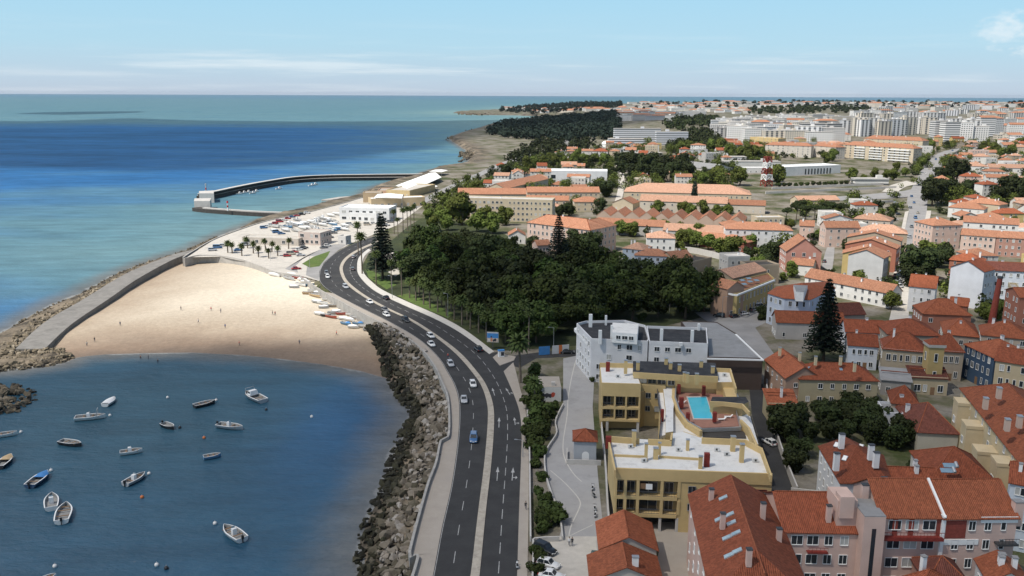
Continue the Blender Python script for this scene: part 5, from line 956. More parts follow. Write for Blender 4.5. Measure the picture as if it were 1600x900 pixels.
# yellow corner building
yc = poly_building('yellow corner building with white cornice and tiled roofs beside the park', [(1111, 451), (1146, 459.5), (1152, 460), (1210, 437), (1200, 428), (1150, 440), (1128, 437)], 8.6, YLW, 2, name='house', cat='building', top='tile_salmon', win=(1.0, 1.9), near=True, parapet=.5)
px_wall(yc, 'cornice', [(1111, 451), (1146, 459.5), (1152, 460), (1210, 437)], 14.3, .6, .6, 'white_trim')
house(None, (1137, 451), (1163, 447), 11.0, 8, 'gable', 2.2, (.45, .3, .22), 'tile_salmon', 1, 2, ridge='y', gz=5, chim=0, root=yc, sbays=0)
for u, v in ((1152, 448), (1163, 444), (1172, 440), (1182, 438), (1160, 438), (1170, 435)): roof_light(yc, u, v, 15.0, .2, .4, (2.0, 1.6), 'glass_sky')
# light blue house
lb = poly_building('light blue apartment house with white dormer in its red roof', [(1200, 458), (1226, 466), (1266, 468), (1305, 450), (1292, 440), (1215, 448)], 11, (.52, .57, .66), 3, 'fan', name='house', cat='house', near=True, tile='tile_orange', rh=3.0, win=(1.0, 1.7), over=.4)
px_block(lb, 'dormer', [(1244, 456), (1256, 457), (1262, 446), (1240, 445)], 19.2, 16, 'white_paint', 'grey_roof')
HL = [
 # label, A, B, h, depth, roof, rh, wall, tile, floors, bays, extra
 ('villa with long red roof and pillared porch below the light blue house', (1214, 502.5), (1320, 506), 6, 9, 'gable', 2.8, (.42, .40, .38), 'tile_orange', 1, 6, dict(near=True)),
 ('red tiled roof house behind the tall dark pine', (1322, 517), (1384, 520), 7, 9, 'gable', 2.8, (.55, .56, .6), 'tile_rust', 2, 4, dict(near=True)),
 ('white house with blue shutters right of the dark pine', (1326, 538), (1372, 541), 7.5, 8, 'gable', 2.4, (.58, .62, .68), 'tile_rust', 2, 4, dict(near=True)),
 ('low dark red gable house between pine and pillared villa', (1300, 492), (1352, 490), 5, 9, 'gable', 3.0, (.35, .31, .27), 'tile_dark', 1, 3, dict(near=True)),
 ('row of white cottages with dormers and salmon roof', (1258, 431.5), (1391, 458), 6, 8, 'gable', 3.0, WHT, 'tile_salmon', 2, 12, dict(chim=3)),
 ('pale pink house with plain salmon roof next to the stepped gable row', (1291, 355), (1344, 355), 11, 9, 'gable', 2.8, PKW, 'tile_salmon', 3, 4, {}),
 ('blank white gable house closing the row of salmon roofs', (1326, 397), (1381, 403), 12, 8, 'gable', 2.9, (.50, .50, .495), 'tile_salmon', 3, 0, dict(ridge='y', chim=0, sbays=3)),
 ('first salmon roof behind the blank white gable', (1317, 395), (1392, 400), 11.4, 9, 'gable', 3.4, YLW, 'tile_salmon', 3, 4, dict(ridge='y', chim=2, sbays=3)),
 ('second salmon roof behind the blank white gable', (1321, 381), (1401, 388), 11.4, 10, 'gable', 3.4, RED, 'tile_salmon', 3, 4, dict(ridge='y', chim=2, sbays=3)),
 ('third salmon roof behind the blank white gable', (1324, 370), (1408, 376), 11.4, 11, 'gable', 3.4, STN, 'tile_salmon', 3, 4, dict(ridge='y', chim=3, sbays=3)),
 ('wide salmon roofed house at the head of the gable row', (1344, 361), (1418, 365), 10, 14, 'hip', 3.4, STN, 'tile_pale', 2, 5, dict(chim=2)),
 ('small house with pale salmon hipped roof above the gable row', (1334, 341), (1391, 345), 7, 14, 'hip', 3.0, (.46, .40, .34), 'tile_pale', 2, 4, dict(chim=2)),
 ('narrow orange roofed shed west of the gable row', (1250, 352), (1272, 353), 8, 10, 'gable', 2.5, PKW, 'tile_salmon', 2, 2, {}),
 ('red brick villa with steep crossed gables', (1229, 392), (1284, 393), 10, 14, 'gable', 6.0, (.47, .24, .19), 'tile_salmon', 3, 3, dict(ridge='y', near=True, win=(1.1, 1.6))),
 ('long white building with salmon roofs and a dark strip window', (1134, 357), (1239, 360), 10.5, 15, 'hip', 3.0, (.62, .62, .62), 'tile_salmon', 3, 9, dict(chim=3)),
 ('brick gabled shed with dark red walls beside the garden trees', (1093, 371), (1146, 376), 5, 10, 'gable', 2.5, (.30, .10, .07), 'tile_salmon', 1, 0, dict(chim=0)),
 ('small dark red gable end house beside the white building', (1144, 376), (1163, 379), 5.5, 11, 'gable', 2.6, (.30, .11, .08), 'tile_salmon', 1, 2, dict(chim=0, ridge='y')),
 ('pale salmon workshop roof in front of the gable row', (1036, 359), (1134, 364), 6, 17, 'gable', 2.8, GRY, 'tile_pale', 1, 0, dict(chim=0)),
 ('long salmon shed in front of the sawtooth workshops', (932, 349), (1037, 354), 6, 13, 'gable', 2.8, GRY, 'tile_salmon', 1, 0, dict(chim=0)),
 ('white house with pale hip roof above the blue painted house', (1011, 371), (1055, 372), 10, 13, 'hip', 2.6, WHT, 'tile_pale', 3, 4, dict(chim=3)),
 ('blue and white painted house with salmon hip roof', (973, 387), (1005, 390), 9, 11, 'hip', 2.4, BLU, 'tile_pale', 3, 3, dict(chim=2)),
 ('low blue painted house with brown hip roof behind the park', (992, 398), (1045, 400), 7, 10, 'hip', 2.4, BLU, 'tile_salmon', 2, 5, dict(chim=1)),
 ('small white gable house touching the park tree crowns', (1031, 413), (1056, 416), 6, 9, 'gable', 3.2, WHT, 'tile_salmon', 1, 1, dict(ridge='y', chim=0)),
 ('salmon roofed house behind the small white gable', (1052, 404), (1082, 401), 6.5, 10, 'gable', 2.6, STN, 'tile_salmon', 2, 2, dict(chim=1)),
 ('stone ruin with open top next to the salmon shed', (1078, 412), (1112, 404), 5, 9, 'flat', 0, STN, 'tile_salmon', 1, 2, dict(chim=0, top='dark_concrete')),
 ('broad salmon shed roof behind the yellow corner building', (1106, 427), (1145, 434), 9, 24, 'gable', 2.6, STN, 'tile_pale', 2, 2, dict(chim=0, ridge='y')),
 ('beige flat block behind the broad salmon shed', (1138, 403), (1172, 402), 8, 10, 'flat', 0, GRY, 'tile_salmon', 2, 3, dict(chim=1)),
 ('brown ruined block behind the light blue house', (1174, 417), (1218, 415), 8, 10, 'flat', 0, STN, 'tile_salmon', 2, 4, dict(chim=0, top='dark_concrete')),
 ('little salmon roofed house beside the brick villa', (1236, 412), (1270, 415), 5, 9, 'gable', 2.2, WHT, 'tile_salmon', 1, 2, {}),
 # right hand side
 ('pink corner house with salmon hip roof on the avenue', (1458, 352), (1502, 351), 13, 16, 'hip', 3.2, PKW, 'tile_salmon', 4, 4, dict(chim=2)),
 ('pink terrace with white eaves right of the avenue corner', (1502, 366), (1556, 370), 10, 10, 'gable', 2.6, PKW, 'tile_salmon', 3, 6, dict(chim=2, cornice=True)),
 ('dark pink terrace at the right edge of the picture', (1557, 370), (1612, 373), 10, 10, 'gable', 2.6, (.42, .24, .19), 'tile_salmon', 3, 5, dict(chim=2, cornice=True)),
 ('long white house behind the pink terrace', (1506, 346), (1592, 351), 14, 12, 'gable', 2.6, WHT, 'tile_salmon', 4, 8, dict(chim=3)),
 ('white villa with salmon hip roof among the avenue trees', (1482, 323), (1538, 327), 7, 14, 'hip', 3.4, WHT, 'tile_salmon', 2, 4, dict(chim=2)),
 ('beige house with salmon roof behind the white villa', (1510, 315), (1562, 320), 9, 12, 'hip', 2.8, BEI, 'tile_salmon', 2, 4, dict(chim=3)),
 ('salmon roofed school block nearest the avenue trees', (1498, 277), (1555, 281), 8, 20, 'hip', 3.0, WHT, 'tile_pale', 2, 5, dict(chim=2)),
 ('salmon roofed school block at the right edge', (1556, 279), (1612, 281), 8, 20, 'hip', 3.0, WHT, 'tile_pale', 2, 5, dict(chim=2)),
 ('rear salmon roofed school wing beside the curved viaduct', (1487, 258), (1545, 260), 9, 20, 'hip', 3.0, WHT, 'tile_pale', 2, 5, dict(chim=2)),
 ('rear salmon roofed school wing at the right edge', (1546, 261), (1612, 263), 9, 20, 'gable', 3.0, WHT, 'tile_pale', 2, 5, dict(chim=3)),
 ('dark red hipped house left of the tall white party wall', (1484, 405), (1536, 410), 9, 11, 'hip', 2.8, RED, 'tile_orange', 3, 4, dict(chim=2)),
 ('tall house with blank white party wall below the avenue', (1486, 416), (1538, 424), 15, 9, 'gable', 3.2, (.52, .54, .58), 'tile_rust', 4, 0, dict(ridge='y', sbays=3, near=True)),
 ('white apartment house with small paired windows at the right edge', (1538, 421), (1612, 424), 14, 10, 'gable', 2.4, (.58, .61, .66), 'tile_dark', 4, 6, dict(near=True)),
 ('white fronted house with red pyramid roof and grey dormer', (1443, 489), (1518, 492), 8, 12, 'hip', 4.0, RED, 'tile_orange', 2, 4, dict(near=True, chim=1)),
 ('narrow white house with skylit salmon roof beside the lane', (1421, 446), (1462, 450), 10, 12, 'gable', 3.4, (.62, .62, .62), 'tile_orange', 3, 3, dict(near=True, chim=2, sbays=4)),
 ('low red roof wing behind the red pyramid roof', (1484, 475), (1512, 478), 7, 8, 'gable', 2.0, RED, 'tile_orange', 2, 2, dict(near=True)),
 ('ornate beige mansion wing with grey mansard left of its tower', (1380, 543), (1449, 549), 9, 10, 'hip', 4.0, (.40, .34, .25), 'tile_rust', 2, 6, dict(near=True, win=(.9, 1.8), cornice=True)),
 ('ornate mansion wing with balcony right of its tower', (1470, 547), (1506, 549), 9, 10, 'hip', 4.0, (.38, .32, .25), 'tile_rust', 2, 3, dict(near=True, win=(.9, 1.8), cornice=True)),
 ('arcaded garden house with brown tiled roof below the tower', (1424, 588), (1482, 591), 5, 5, 'shed', 1.6, (.44, .36, .24), 'tile_dark', 1, 4, dict(near=True, chim=0, win=(1.3, 1.8))),
 ('grey walled outbuilding with dark slate roof beside the mansion', (1378, 592), (1424, 596), 4.5, 7, 'shed', 1.4, (.32, .30, .28), 'grey_roof', 1, 3, dict(near=True, chim=0)),
 ('long red roof spanning behind the ornate mansion', (1388, 521), (1470, 524), 9, 14, 'hip', 3.2, (.38, .33, .27), 'tile_rust', 2, 6, dict(near=True, chim=1)),
 ('broad rust roof next to the brick factory chimney', (1476, 521), (1530, 526), 8, 16, 'hip', 3.6, (.4, .33, .27), 'tile_orange', 2, 3, dict(near=True, chim=1)),
 ('deep blue tiled facade house with white trim', (1508, 537), (1554, 558), 10, 12, 'hip', 3.0, (.05, .085, .14), 'tile_orange', 3, 5, dict(near=True, win=(.9, 1.7), cornice=True)),
 ('house with red roof behind the deep blue facade', (1534, 522), (1612, 530), 10, 12, 'hip', 3.4, (.45, .36, .28), 'tile_orange', 3, 4, dict(near=True, chim=2)),
 ('beige terraced house with white chimney right of the blue facade', (1556, 562), (1622, 572), 11, 10, 'gable', 2.6, (.48, .39, .26), 'tile_rust', 3, 5, dict(near=True, chim=2, win=(.8, 1.6))),
 ('red house with cream corner strip at the right edge', (1594, 464), (1650, 466), 16, 12, 'gable', 2.0, RED, 'tile_orange', 5, 3, dict(near=True)),
 ('cream slab house beside the brick factory chimney', (1580, 452), (1593, 453), 16, 9, 'flat', 0, (.55, .46, .30), 'tile_orange', 5, 1, dict(near=True, chim=0)),
 # hospital quarter behind the park
 ('long beige hospital block with rows of windows and flat roof', (712, 310), (863, 314), 14, 13, 'flat', 0, BEI, 'tile_salmon', 4, 22, dict(top='pale_concrete', win=(1.3, 1.4))),
 ('salmon roofed range on top of the beige hospital block', (716, 303), (822, 303), 15.5, 15, 'gable', 3.2, BEI, 'tile_salmon', 4, 12, dict(chim=0)),
 ('long salmon roof wing running back towards the shore', (760, 293), (790, 294.5), 13, 85, 'gable', 3.4, BEI, 'tile_salmon', 3, 5, dict(ridge='y', chim=0)),
 ('salmon roofed range behind the hospital courtyard', (824, 300), (937, 300), 11, 14, 'gable', 3.2, BEI, 'tile_salmon', 3, 14, dict(chim=0)),
 ('low salmon roof in the hospital courtyard', (822, 312), (888, 313), 7, 12, 'gable', 2.6, BEI, 'tile_salmon', 2, 6, dict(chim=0)),
 ('small salmon hip roof pavilion right of the hospital', (898, 315), (941, 315), 7, 14, 'hip', 2.8, BEI, 'tile_salmon', 2, 4, dict(chim=0)),
 ('white modern hall with a dark strip window behind the hospital', (841, 267), (949, 268), 11, 24, 'flat', 0, (.66, .67, .68), 'tile_salmon', 2, 0, dict(top='white_paint', parapet=.5, chim=2)),
 ('pale pink palace front with hipped roof behind the park', (824, 347), (922, 359), 13.5, 15, 'hip', 4.0, PKW, 'tile_salmon', 4, 14, dict(near=True, win=(.9, 1.7), cornice=True, chim=2)),
 ('pink palace wing turned towards the factory', (923, 359), (963, 351), 13.5, 14, 'hip', 3.6, (.60, .43, .34), 'tile_salmon', 4, 6, dict(near=True, win=(.9, 1.7), cornice=True)),
 ('slim pink stair house below the palace front', (840, 383), (860, 382), 8, 8, 'gable', 2.0, (.58, .42, .36), 'tile_salmon', 2, 3, dict(chim=0)),
 ('little salmon roofed cottage at the park edge', (795, 367), (821, 367), 5, 10, 'gable', 2.6, WHT, 'tile_salmon', 1, 2, dict(ridge='y')),
 # factory quarter
 ('largest factory hall with pale salmon hip roof', (975, 299), (1174, 304), 8, 30, 'hip', 5.5, BEI, 'tile_pale', 2, 24, dict(chim=0)),
 ('long pale factory range with salmon roof before the cypress', (1000, 313), (1136, 318), 8, 15, 'gable', 3.6, (.56, .50, .42), 'tile_pale', 2, 12, dict(chim=0)),
 ('lower factory annex with salmon roof right of the cypress', (1137, 319), (1196, 321), 6, 13, 'gable', 2.8, (.56, .50, .42), 'tile_salmon', 1, 5, dict(chim=0)),
 ('beige gatehouse with gable front at the factory entrance', (957, 316), (989, 318), 5.5, 14, 'gable', 3.4, BEI, 'tile_salmon', 1, 3, dict(ridge='y', chim=0)),
 ('salmon roofed shed in front of the pine clump', (1248, 313), (1312, 312), 5, 13, 'gable', 2.6, BEI, 'tile_pale', 1, 4, dict(chim=0)),
]
for it in HL:
    kw = dict(it[11]); house(it[0], it[1], it[2], it[3], it[4], it[5], it[6], it[7], it[8], it[9], it[10], **kw)
hall = [o for o in COL.objects if o.get('label', '').startswith('white modern hall with a dark strip')][0]
b = MB(); b.box(5, 16, -.06, .02, 4.2, 7.6); b.build('strip_window', ['glass'], hall)
# mansion tower
p = W(1460, 540, 18); tw = empty('tower', (p.x, p.y, 5), math.radians(-5), 'square ochre tower of the ornate mansion', 'tower'); MB().box(-2, 2, -2, 2, -1, 13).build('wall', ['paint_wall'], tw, color=(.42, .31, .14))
MB().box(-2.3, 2.3, -2.3, 2.3, 13, 13.8).build('cornice', ['concrete'], tw); b = MB(); b.add([(-2.3, -2.3, 13.8), (2.3, -2.3, 13.8), (2.3, 2.3, 13.8), (-2.3, 2.3, 13.8), (0, 0, 15.4)], [(0, 1, 4), (1, 2, 4), (2, 3, 4), (3, 0, 4)]); b.build('roof', ['tile_rust'], tw)
for z in (4, 9): put_window(tw, 0, -2, z, 0, .8, 2.2, True); put_window(tw, -2, 0, z, -math.pi / 2, .8, 2.2, True)
# sawtooth workshops
A_, B_ = T(932, 336, 6), T(1163, 347, 6); wk = empty('workshop', (A_.x, A_.y, 5), math.atan2(B_.y - A_.y, B_.x - A_.x), 'row of ten small salmon gables on the old workshops', 'factory'); Lw = (B_ - A_).length
for i in range(10):
    x0 = Lw * i / 10; w_ = Lw / 10; b = MB(); b.box(x0 + .02, x0 + w_ - .02, 0, 24, -1, 6); b.add([(x0, 0, 6), (x0 + w_, 0, 6), (x0 + w_ / 2, 0, 9.3)], [(0, 1, 2)]); b.build('wall', ['paint_wall'], wk, color=(.45, .34, .27))
    t = MB(); roof_solid(t, w_, 24, 6, 3.4, 'gable', .12, 'y'); t.v = [(x + x0, y, z) for x, y, z in t.v]; t.build('roof', ['tile_salmon'], wk)
# brick chimney
p = W(1548, 510, 5); fc = empty('factory_chimney', (p.x, p.y, 5), 0, 'tall tapering red brick factory chimney', 'chimney'); MB().tube((0, 0, -1), (1.2, 0, 17.5), 1.35, .85, 12).build('shaft', ['brick_red'], fc); MB().tube((1.2, 0, 17.5), (1.25, 0, 18.2), 1.05, .95, 12).build('crown', ['dark_metal'], fc)
# garden and street walls
for px, z, lab in ((([(1056, 384), (1090, 388), (1134, 398), (1160, 402)]), 8.0, 'old stone garden wall below the factory trees'), ([(1198, 600), (1210, 660), (1226, 710), (1246, 760)], 7.0, 'pale wall along the dark street beside the yellow complex'), ([(1236, 762), (1290, 768)], 7.5, 'short white yard wall before the tall white house'),
                   ([(934, 560), (937, 600), (940, 660), (946, 720), (950, 790), (955, 835)], 6.6, 'low pale wall between the footway and the yellow complex'), ([(879, 838), (874, 800), (862, 770), (853, 740), (851, 712), (857, 696), (870, 675), (868, 656), (880, 630)], 5.9, 'curved kerb wall edging the winding footway'),
                   ([(832, 900), (834, 850), (836, 840), (874, 838)], 6.0, 'low concrete wall at the corner of the car park'), ([(829, 838), (828, 760), (827, 690), (824, 640)], 6.1, 'thin railing wall along the planted bank beside the pavement'), ([(1330, 720), (1390, 752), (1440, 762)], 8, 'white garden wall curving behind the white house')):
    wall_along('boundary_wall', smooth_path(G(px, z), step=2), .3, 4, z, 'pale_concrete', lab)
# ------------------------------------------------------------------ trees
def leaf_mat(name, rgb, var=.45, scale=.35, rnd=.25, hue=.03):
    m, N, L, P = nmat(name); P.inputs['Roughness'].default_value = .75; P.inputs['Specular IOR Level'].default_value = .15
    g = _n(N, 'ShaderNodeTexCoord'); n1 = _n(N, 'ShaderNodeTexNoise', i_Scale=scale, i_Detail=5.0, i_Roughness=.65); L.new(g.outputs['Object'], n1.inputs['Vector'])
    mr = _n(N, 'ShaderNodeMapRange'); L.new(n1.outputs['Fac'], mr.inputs[0]); mr.inputs[1].default_value = .3; mr.inputs[2].default_value = .7; mr.inputs[3].default_value = 1 - var; mr.inputs[4].default_value = 1 + var
    oi = _n(N, 'ShaderNodeObjectInfo'); r2 = _n(N, 'ShaderNodeMapRange'); L.new(oi.outputs['Random'], r2.inputs[0]); r2.inputs[3].default_value = 1 - rnd; r2.inputs[4].default_value = 1 + rnd
    ml = _n(N, 'ShaderNodeMath', operation='MULTIPLY'); L.new(mr.outputs[0], ml.inputs[0]); L.new(r2.outputs[0], ml.inputs[1])
    h2 = _n(N, 'ShaderNodeMapRange'); L.new(oi.outputs['Random'], h2.inputs[0]); h2.inputs[3].default_value = .5 - hue; h2.inputs[4].default_value = .5 + hue * .6
    hs = _n(N, 'ShaderNodeHueSaturation'); hs.inputs['Color'].default_value = (*rgb, 1); L.new(ml.outputs[0], hs.inputs['Value']); L.new(h2.outputs[0], hs.inputs['Hue']); L.new(hs.outputs[0], P.inputs['Base Color']); MAT[name] = m
leaf_mat('leaf_park', (.027, .044, .009), .6, .3, .5, .03); leaf_mat('leaf_bright', (.085, .110, .022), hue=.02); leaf_mat('leaf_dark', (.026, .036, .011), .4, hue=.015); leaf_mat('leaf_olive', (.038, .054, .013), .5, .3, .4, .02); leaf_mat('leaf_pine', (.012, .021, .013), .35); leaf_mat('leaf_palm', (.055, .075, .022), .4, .8); leaf_mat('leaf_dry', (.12, .095, .045), .3, .8)
def leaf_cloud(centres, radii, n_per, size, rg, squash=.8, up=.35):
    """leaf sized faces spread through and over a crown's lobes"""
    C, Rr = np.array(centres, float), np.array(radii, float); V = []
    for c, r in zip(C, Rr):
        n = int(n_per * (r / Rr.mean()) ** 2); d = rg.normal(size=(n, 3)); d /= np.linalg.norm(d, axis=1)[:, None]; rad = r * rg.uniform(.62, 1.06, (n, 1)); p = c + d * rad * np.array([1, 1, squash])
        nrm = d + rg.normal(0, .45, (n, 3)) + np.array([0, 0, up]); nrm /= np.linalg.norm(nrm, axis=1)[:, None]
        t = np.cross(nrm, rg.normal(size=(n, 3))); t /= np.linalg.norm(t, axis=1)[:, None]; bt = np.cross(nrm, t); s = size * rg.uniform(.6, 1.3, (n, 1)); e = rg.uniform(.55, 1.0, (n, 1))
        V.append(np.stack([p - t * s - bt * s * e * .3, p + bt * s * e * -1, p + t * s + bt * s * e * .2, p + bt * s * e], 1))
    return np.concatenate(V).reshape(-1, 3)
def quads_mesh(name, V, mat):
    me = bpy.data.meshes.new(name); n = len(V); me.vertices.add(n); me.vertices.foreach_set('co', V.ravel().astype(np.float32)); me.loops.add(n); me.loops.foreach_set('vertex_index', np.arange(n, dtype=np.int32))
    me.polygons.add(n // 4); me.polygons.foreach_set('loop_start', np.arange(0, n, 4, dtype=np.int32)); me.polygons.foreach_set('loop_total', np.full(n // 4, 4, np.int32)); me.update(calc_edges=True); me.materials.append(MAT[mat]); return me
def trunk_mesh(h, r, rg, limbs=5, spread=3.0, mat='bark'):
    b = MB(); pts = [Vector((0, 0, -1))] + [Vector((rg.normal(0, .12) * i, rg.normal(0, .12) * i, h * (i + 1) / 4)) for i in range(4)]
    for i in range(4): b.tube(pts[i], pts[i + 1], r * (1 - .17 * i), r * (1 - .17 * (i + 1)), 7)
    for k in range(limbs):
        a = 2 * math.pi * k / max(1, limbs) + rg.uniform(-.4, .4); st = pts[2].lerp(pts[4], rg.uniform(.2, .9)); md = st + Vector((math.cos(a) * spread * .5, math.sin(a) * spread * .5, spread * .45)); en = md + Vector((math.cos(a) * spread * .5, math.sin(a) * spread * .5, spread * .35))
        b.tube(st, md, r * .42, r * .28, 5); b.tube(md, en, r * .28, r * .1, 5)
    return b.mesh('trunk', [mat])
def crown_lobes(rg, n, rx, rz, z0, lr):
    C, Rr = [], []
    for _ in range(n):
        d = rg.normal(size=3); d /= np.linalg.norm(d); k = rg.uniform(.45, 1.0); C.append((d[0] * rx * k, d[1] * rx * k, z0 + d[2] * rz * k)); Rr.append(lr * rg.uniform(.7, 1.25))
    return C, Rr
TREES = {}
def proto(kind, parts): TREES.setdefault(kind, []).append(parts)
rt = np.random.default_rng(21)
for i in range(9): C_, R_ = crown_lobes(rt, (16, 24, 30)[i % 3], (4.2, 4.8, 5.4)[i % 3], (4.6, 4.0, 3.6)[i % 3], 6.6, (2.4, 2.0, 1.7)[i % 3]); proto('broad', [('trunk', trunk_mesh(4.8, .38, rt)), ('crown', quads_mesh('crown', leaf_cloud(C_, R_, 150, (.5, .42, .36)[i % 3], rt), ('leaf_park', 'leaf_park', 'leaf_olive', 'leaf_dark', 'leaf_olive')[i % 5]))])
for i in range(3): C_, R_ = crown_lobes(rt, 16, 2.8, 2.5, 3.9, 1.5); proto('round', [('trunk', trunk_mesh(2.6, .26, rt, 4, 2)), ('crown', quads_mesh('crown', leaf_cloud(C_, R_, 130, .36, rt), 'leaf_bright'))])
for i in range(3): C_, R_ = crown_lobes(rt, 17, 2.9, 2.7, 4.1, 1.55); proto('dark', [('trunk', trunk_mesh(2.8, .28, rt, 4, 2)), ('crown', quads_mesh('crown', leaf_cloud(C_, R_, 130, .38, rt), 'leaf_dark'))])
for i in range(2): C_, R_ = crown_lobes(rt, 16, 4.2, 1.0, 9.4, 1.5); proto('umbrella', [('trunk', trunk_mesh(8.6, .34, rt, 6, 3)), ('crown', quads_mesh('crown', leaf_cloud(C_, R_, 130, .36, rt, .7), 'leaf_dark'))])
for i in range(3): C_, R_ = crown_lobes(rt, 8, 1.1, .7, 1.0, .75); proto('shrub', [('stem', trunk_mesh(.9, .1, rt, 3, .6)), ('crown', quads_mesh('crown', leaf_cloud(C_, R_, 80, .24, rt), 'leaf_olive'))])
C_ = [(0, 0, 1.2 + i * .95) for i in range(11)]; R_ = [1.35 * (1 - (i / 11.5) ** 2.2) ** .6 + .15 for i in range(11)]; proto('cypress', [('trunk', trunk_mesh(3, .25, rt, 0)), ('crown', quads_mesh('crown', leaf_cloud(C_, R_, 170, .3, rt, 1.0, .8), 'leaf_pine'))])
def norfolk(rg, h=26, tiers=20, rmax=6.0):
    V = []
    for k in range(tiers):
        f = k / (tiers - 1); z = h * (.16 + .82 * f); rr = rmax * (1 - f) ** .8 + .35; nb_ = 9
        for j in range(nb_):
            a = 2 * math.pi * (j + .5 * (k % 2)) / nb_ + rg.uniform(-.12, .12); n = int(16 * rr / rmax) + 4
            for q in range(n):
                s = (q + .6) / n; d = np.array([math.cos(a), math.sin(a), .0]); p = d * rr * s + np.array([0, 0, z + .35 * math.sin(s * 2.6) - .25 * s * s]); sd_ = np.array([-d[1], d[0], 0]); w_ = (.95 * (1 - .55 * s) + .16)
                for sg in (-1, 1): e = p + sd_ * sg * w_ + np.array([0, 0, rg.uniform(-.35, .45)]); V += [p - d * .28, e - d * .1, e + d * .3, p + d * .3]
    b = MB(); b.tube((0, 0, -1), (0, 0, h * .6), .5, .3, 8); b.tube((0, 0, h * .6), (0, 0, h * 1.01), .3, .05, 6); return b.mesh('trunk', ['bark']), quads_mesh('crown', np.array(V), 'leaf_pine')
for i in range(2): a, c = norfolk(rt); proto('norfolk', [('trunk', a), ('crown', c)])
def palm(rg, h, rad, n, droop, skirt):
    b = MB(); p = Vector((0, 0, -1)); lean = Vector((rg.normal(0, .25), rg.normal(0, .25), 0))
    for i in range(6): q = Vector((lean.x * ((i + 1) / 6) ** 2, lean.y * ((i + 1) / 6) ** 2, h * (i + 1) / 6)); b.tube(p, q, .30 - .015 * i, .285 - .015 * i, 8); p = q
    F_ = MB(); dry = MB()
    for k in range(n):
        a = 2.399 * k; el = 1.25 - 1.75 * (k / n); L_ = rad * rg.uniform(.85, 1.1); pts = []; x = p.copy(); d = Vector((math.cos(a) * math.cos(el), math.sin(a) * math.cos(el), math.sin(el)))
        for s in range(6): pts.append(x.copy()); x += d * L_ / 5; d = (d + Vector((0, 0, -droop))).normalized()
        sd_ = Vector((-math.sin(a), math.cos(a), 0)); W5 = [.12, .42, .5, .42, .26, .03]; W5 = [w_ * rad / 2.6 for w_ in W5]
        for s in range(5):
            lo = Vector((0, 0, -.22 * rad / 2.6)); F_.add([pts[s], pts[s + 1], pts[s + 1] + sd_ * W5[s + 1] + lo, pts[s] + sd_ * W5[s] + lo], [(0, 1, 2, 3)]); F_.add([pts[s], pts[s + 1], pts[s + 1] - sd_ * W5[s + 1] + lo, pts[s] - sd_ * W5[s] + lo], [(3, 2, 1, 0)])
    for k in range(skirt): a = 2.4 * k; r_ = .55; dry.add([p + Vector((0, 0, -.1)), p + Vector((math.cos(a) * r_, math.sin(a) * r_, -.6)), p + Vector((math.cos(a + .4) * r_ * .9, math.sin(a + .4) * r_ * .9, -2.0 * rad / 2.6))], [(0, 1, 2)])
    out = [('trunk', b.mesh('trunk', ['palm_bark'])), ('crown', F_.mesh('crown', ['leaf_palm']))]
    if skirt: out.append(('dead_fronds', dry.mesh('dead_fronds', ['leaf_dry'])))
    return out
for i in range(3): proto('palm', palm(rt, 8.0, 2.7, 46, .26, 16))
for i in range(2): proto('tall_palm', palm(rt, 15.0, 2.6, 46, .24, 18))
for i in range(2): proto('small_palm', palm(rt, 4.2, 1.9, 36, .24, 10))
NAMES = {'broad': ('tree', 'tree'), 'round': ('tree', 'tree'), 'dark': ('tree', 'tree'), 'umbrella': ('umbrella_pine', 'tree'), 'shrub': ('shrub', 'shrub'), 'cypress': ('cypress_tree', 'tree'), 'norfolk': ('island_pine', 'tree'), 'palm': ('palm_tree', 'palm'), 'tall_palm': ('palm_tree', 'palm'), 'small_palm': ('palm_tree', 'palm')}
rtt = random.Random(4)
def plant(kind, p, s=1.0, label=None, group=None, sz=None):
    pr_ = rtt.choice(TREES[kind]); nm, cat = NAMES[kind]; o = empty(nm, tuple(p), rtt.uniform(0, 6.28), label, cat, group); o.scale = (s, s, (sz or s))
    for n, me in pr_: link(n, me, o)
    return o
def gp(u, v): p = T(u, v); return Vector((p.x, p.y, float(H(p.x, p.y)) - .1))
def row(kind, pts, fmt, group, base=1.0):
    os_ = []
    for q in pts: s = (q[2] if len(q) > 2 else 1.0) * base * rtt.uniform(.93, 1.07); os_.append(plant(kind, gp(q[0], q[1]), s, sz=s * rtt.uniform(.92, 1.1)))
    name_row(os_, fmt, group=group); return os_
# park
pk_poly = PX([(690, 402), (750, 392), (800, 408), (840, 440), (900, 452), (980, 450), (1050, 460), (1104, 478), (1096, 498), (1010, 500), (925, 503), (895, 530), (840, 541), (790, 537), (752, 515), (735, 497), (706, 468), (650, 446), (628, 424), (648, 404)], 5)
PA = np.array(pk_poly); got = []; rk = np.random.default_rng(33)
for _ in range(9000):
    x, y = rk.uniform(PA[:, 0].min(), PA[:, 0].max()), rk.uniform(PA[:, 1].min(), PA[:, 1].max())
    if inside(pk_poly, np.array([x]), np.array([y]))[0] and all((x - a) ** 2 + (y - b) ** 2 > 8.6 ** 2 for a, b in got): got.append((x, y))
os_ = []
for x, y in got: s = rk.choice((.8, 1.0, 1.2, 1.45)) * rk.uniform(.92, 1.1); os_.append(plant('broad', (x, y, 4.9), s, sz=s * rk.uniform(.85, 1.2)))
ys_ = sorted(o.location.y for o in os_); cuts = [ys_[len(ys_) * k // 4] for k in (1, 2, 3)]
for k, nm in enumerate(('front edge', 'second depth', 'third depth', 'rear edge')): name_row([o for o in os_ if sum(o.location.y >= c for c in cuts) == k], 'broad park tree, {o} from the left along the ' + nm + ' of the dark grove', group='broad trees of the dark park grove')
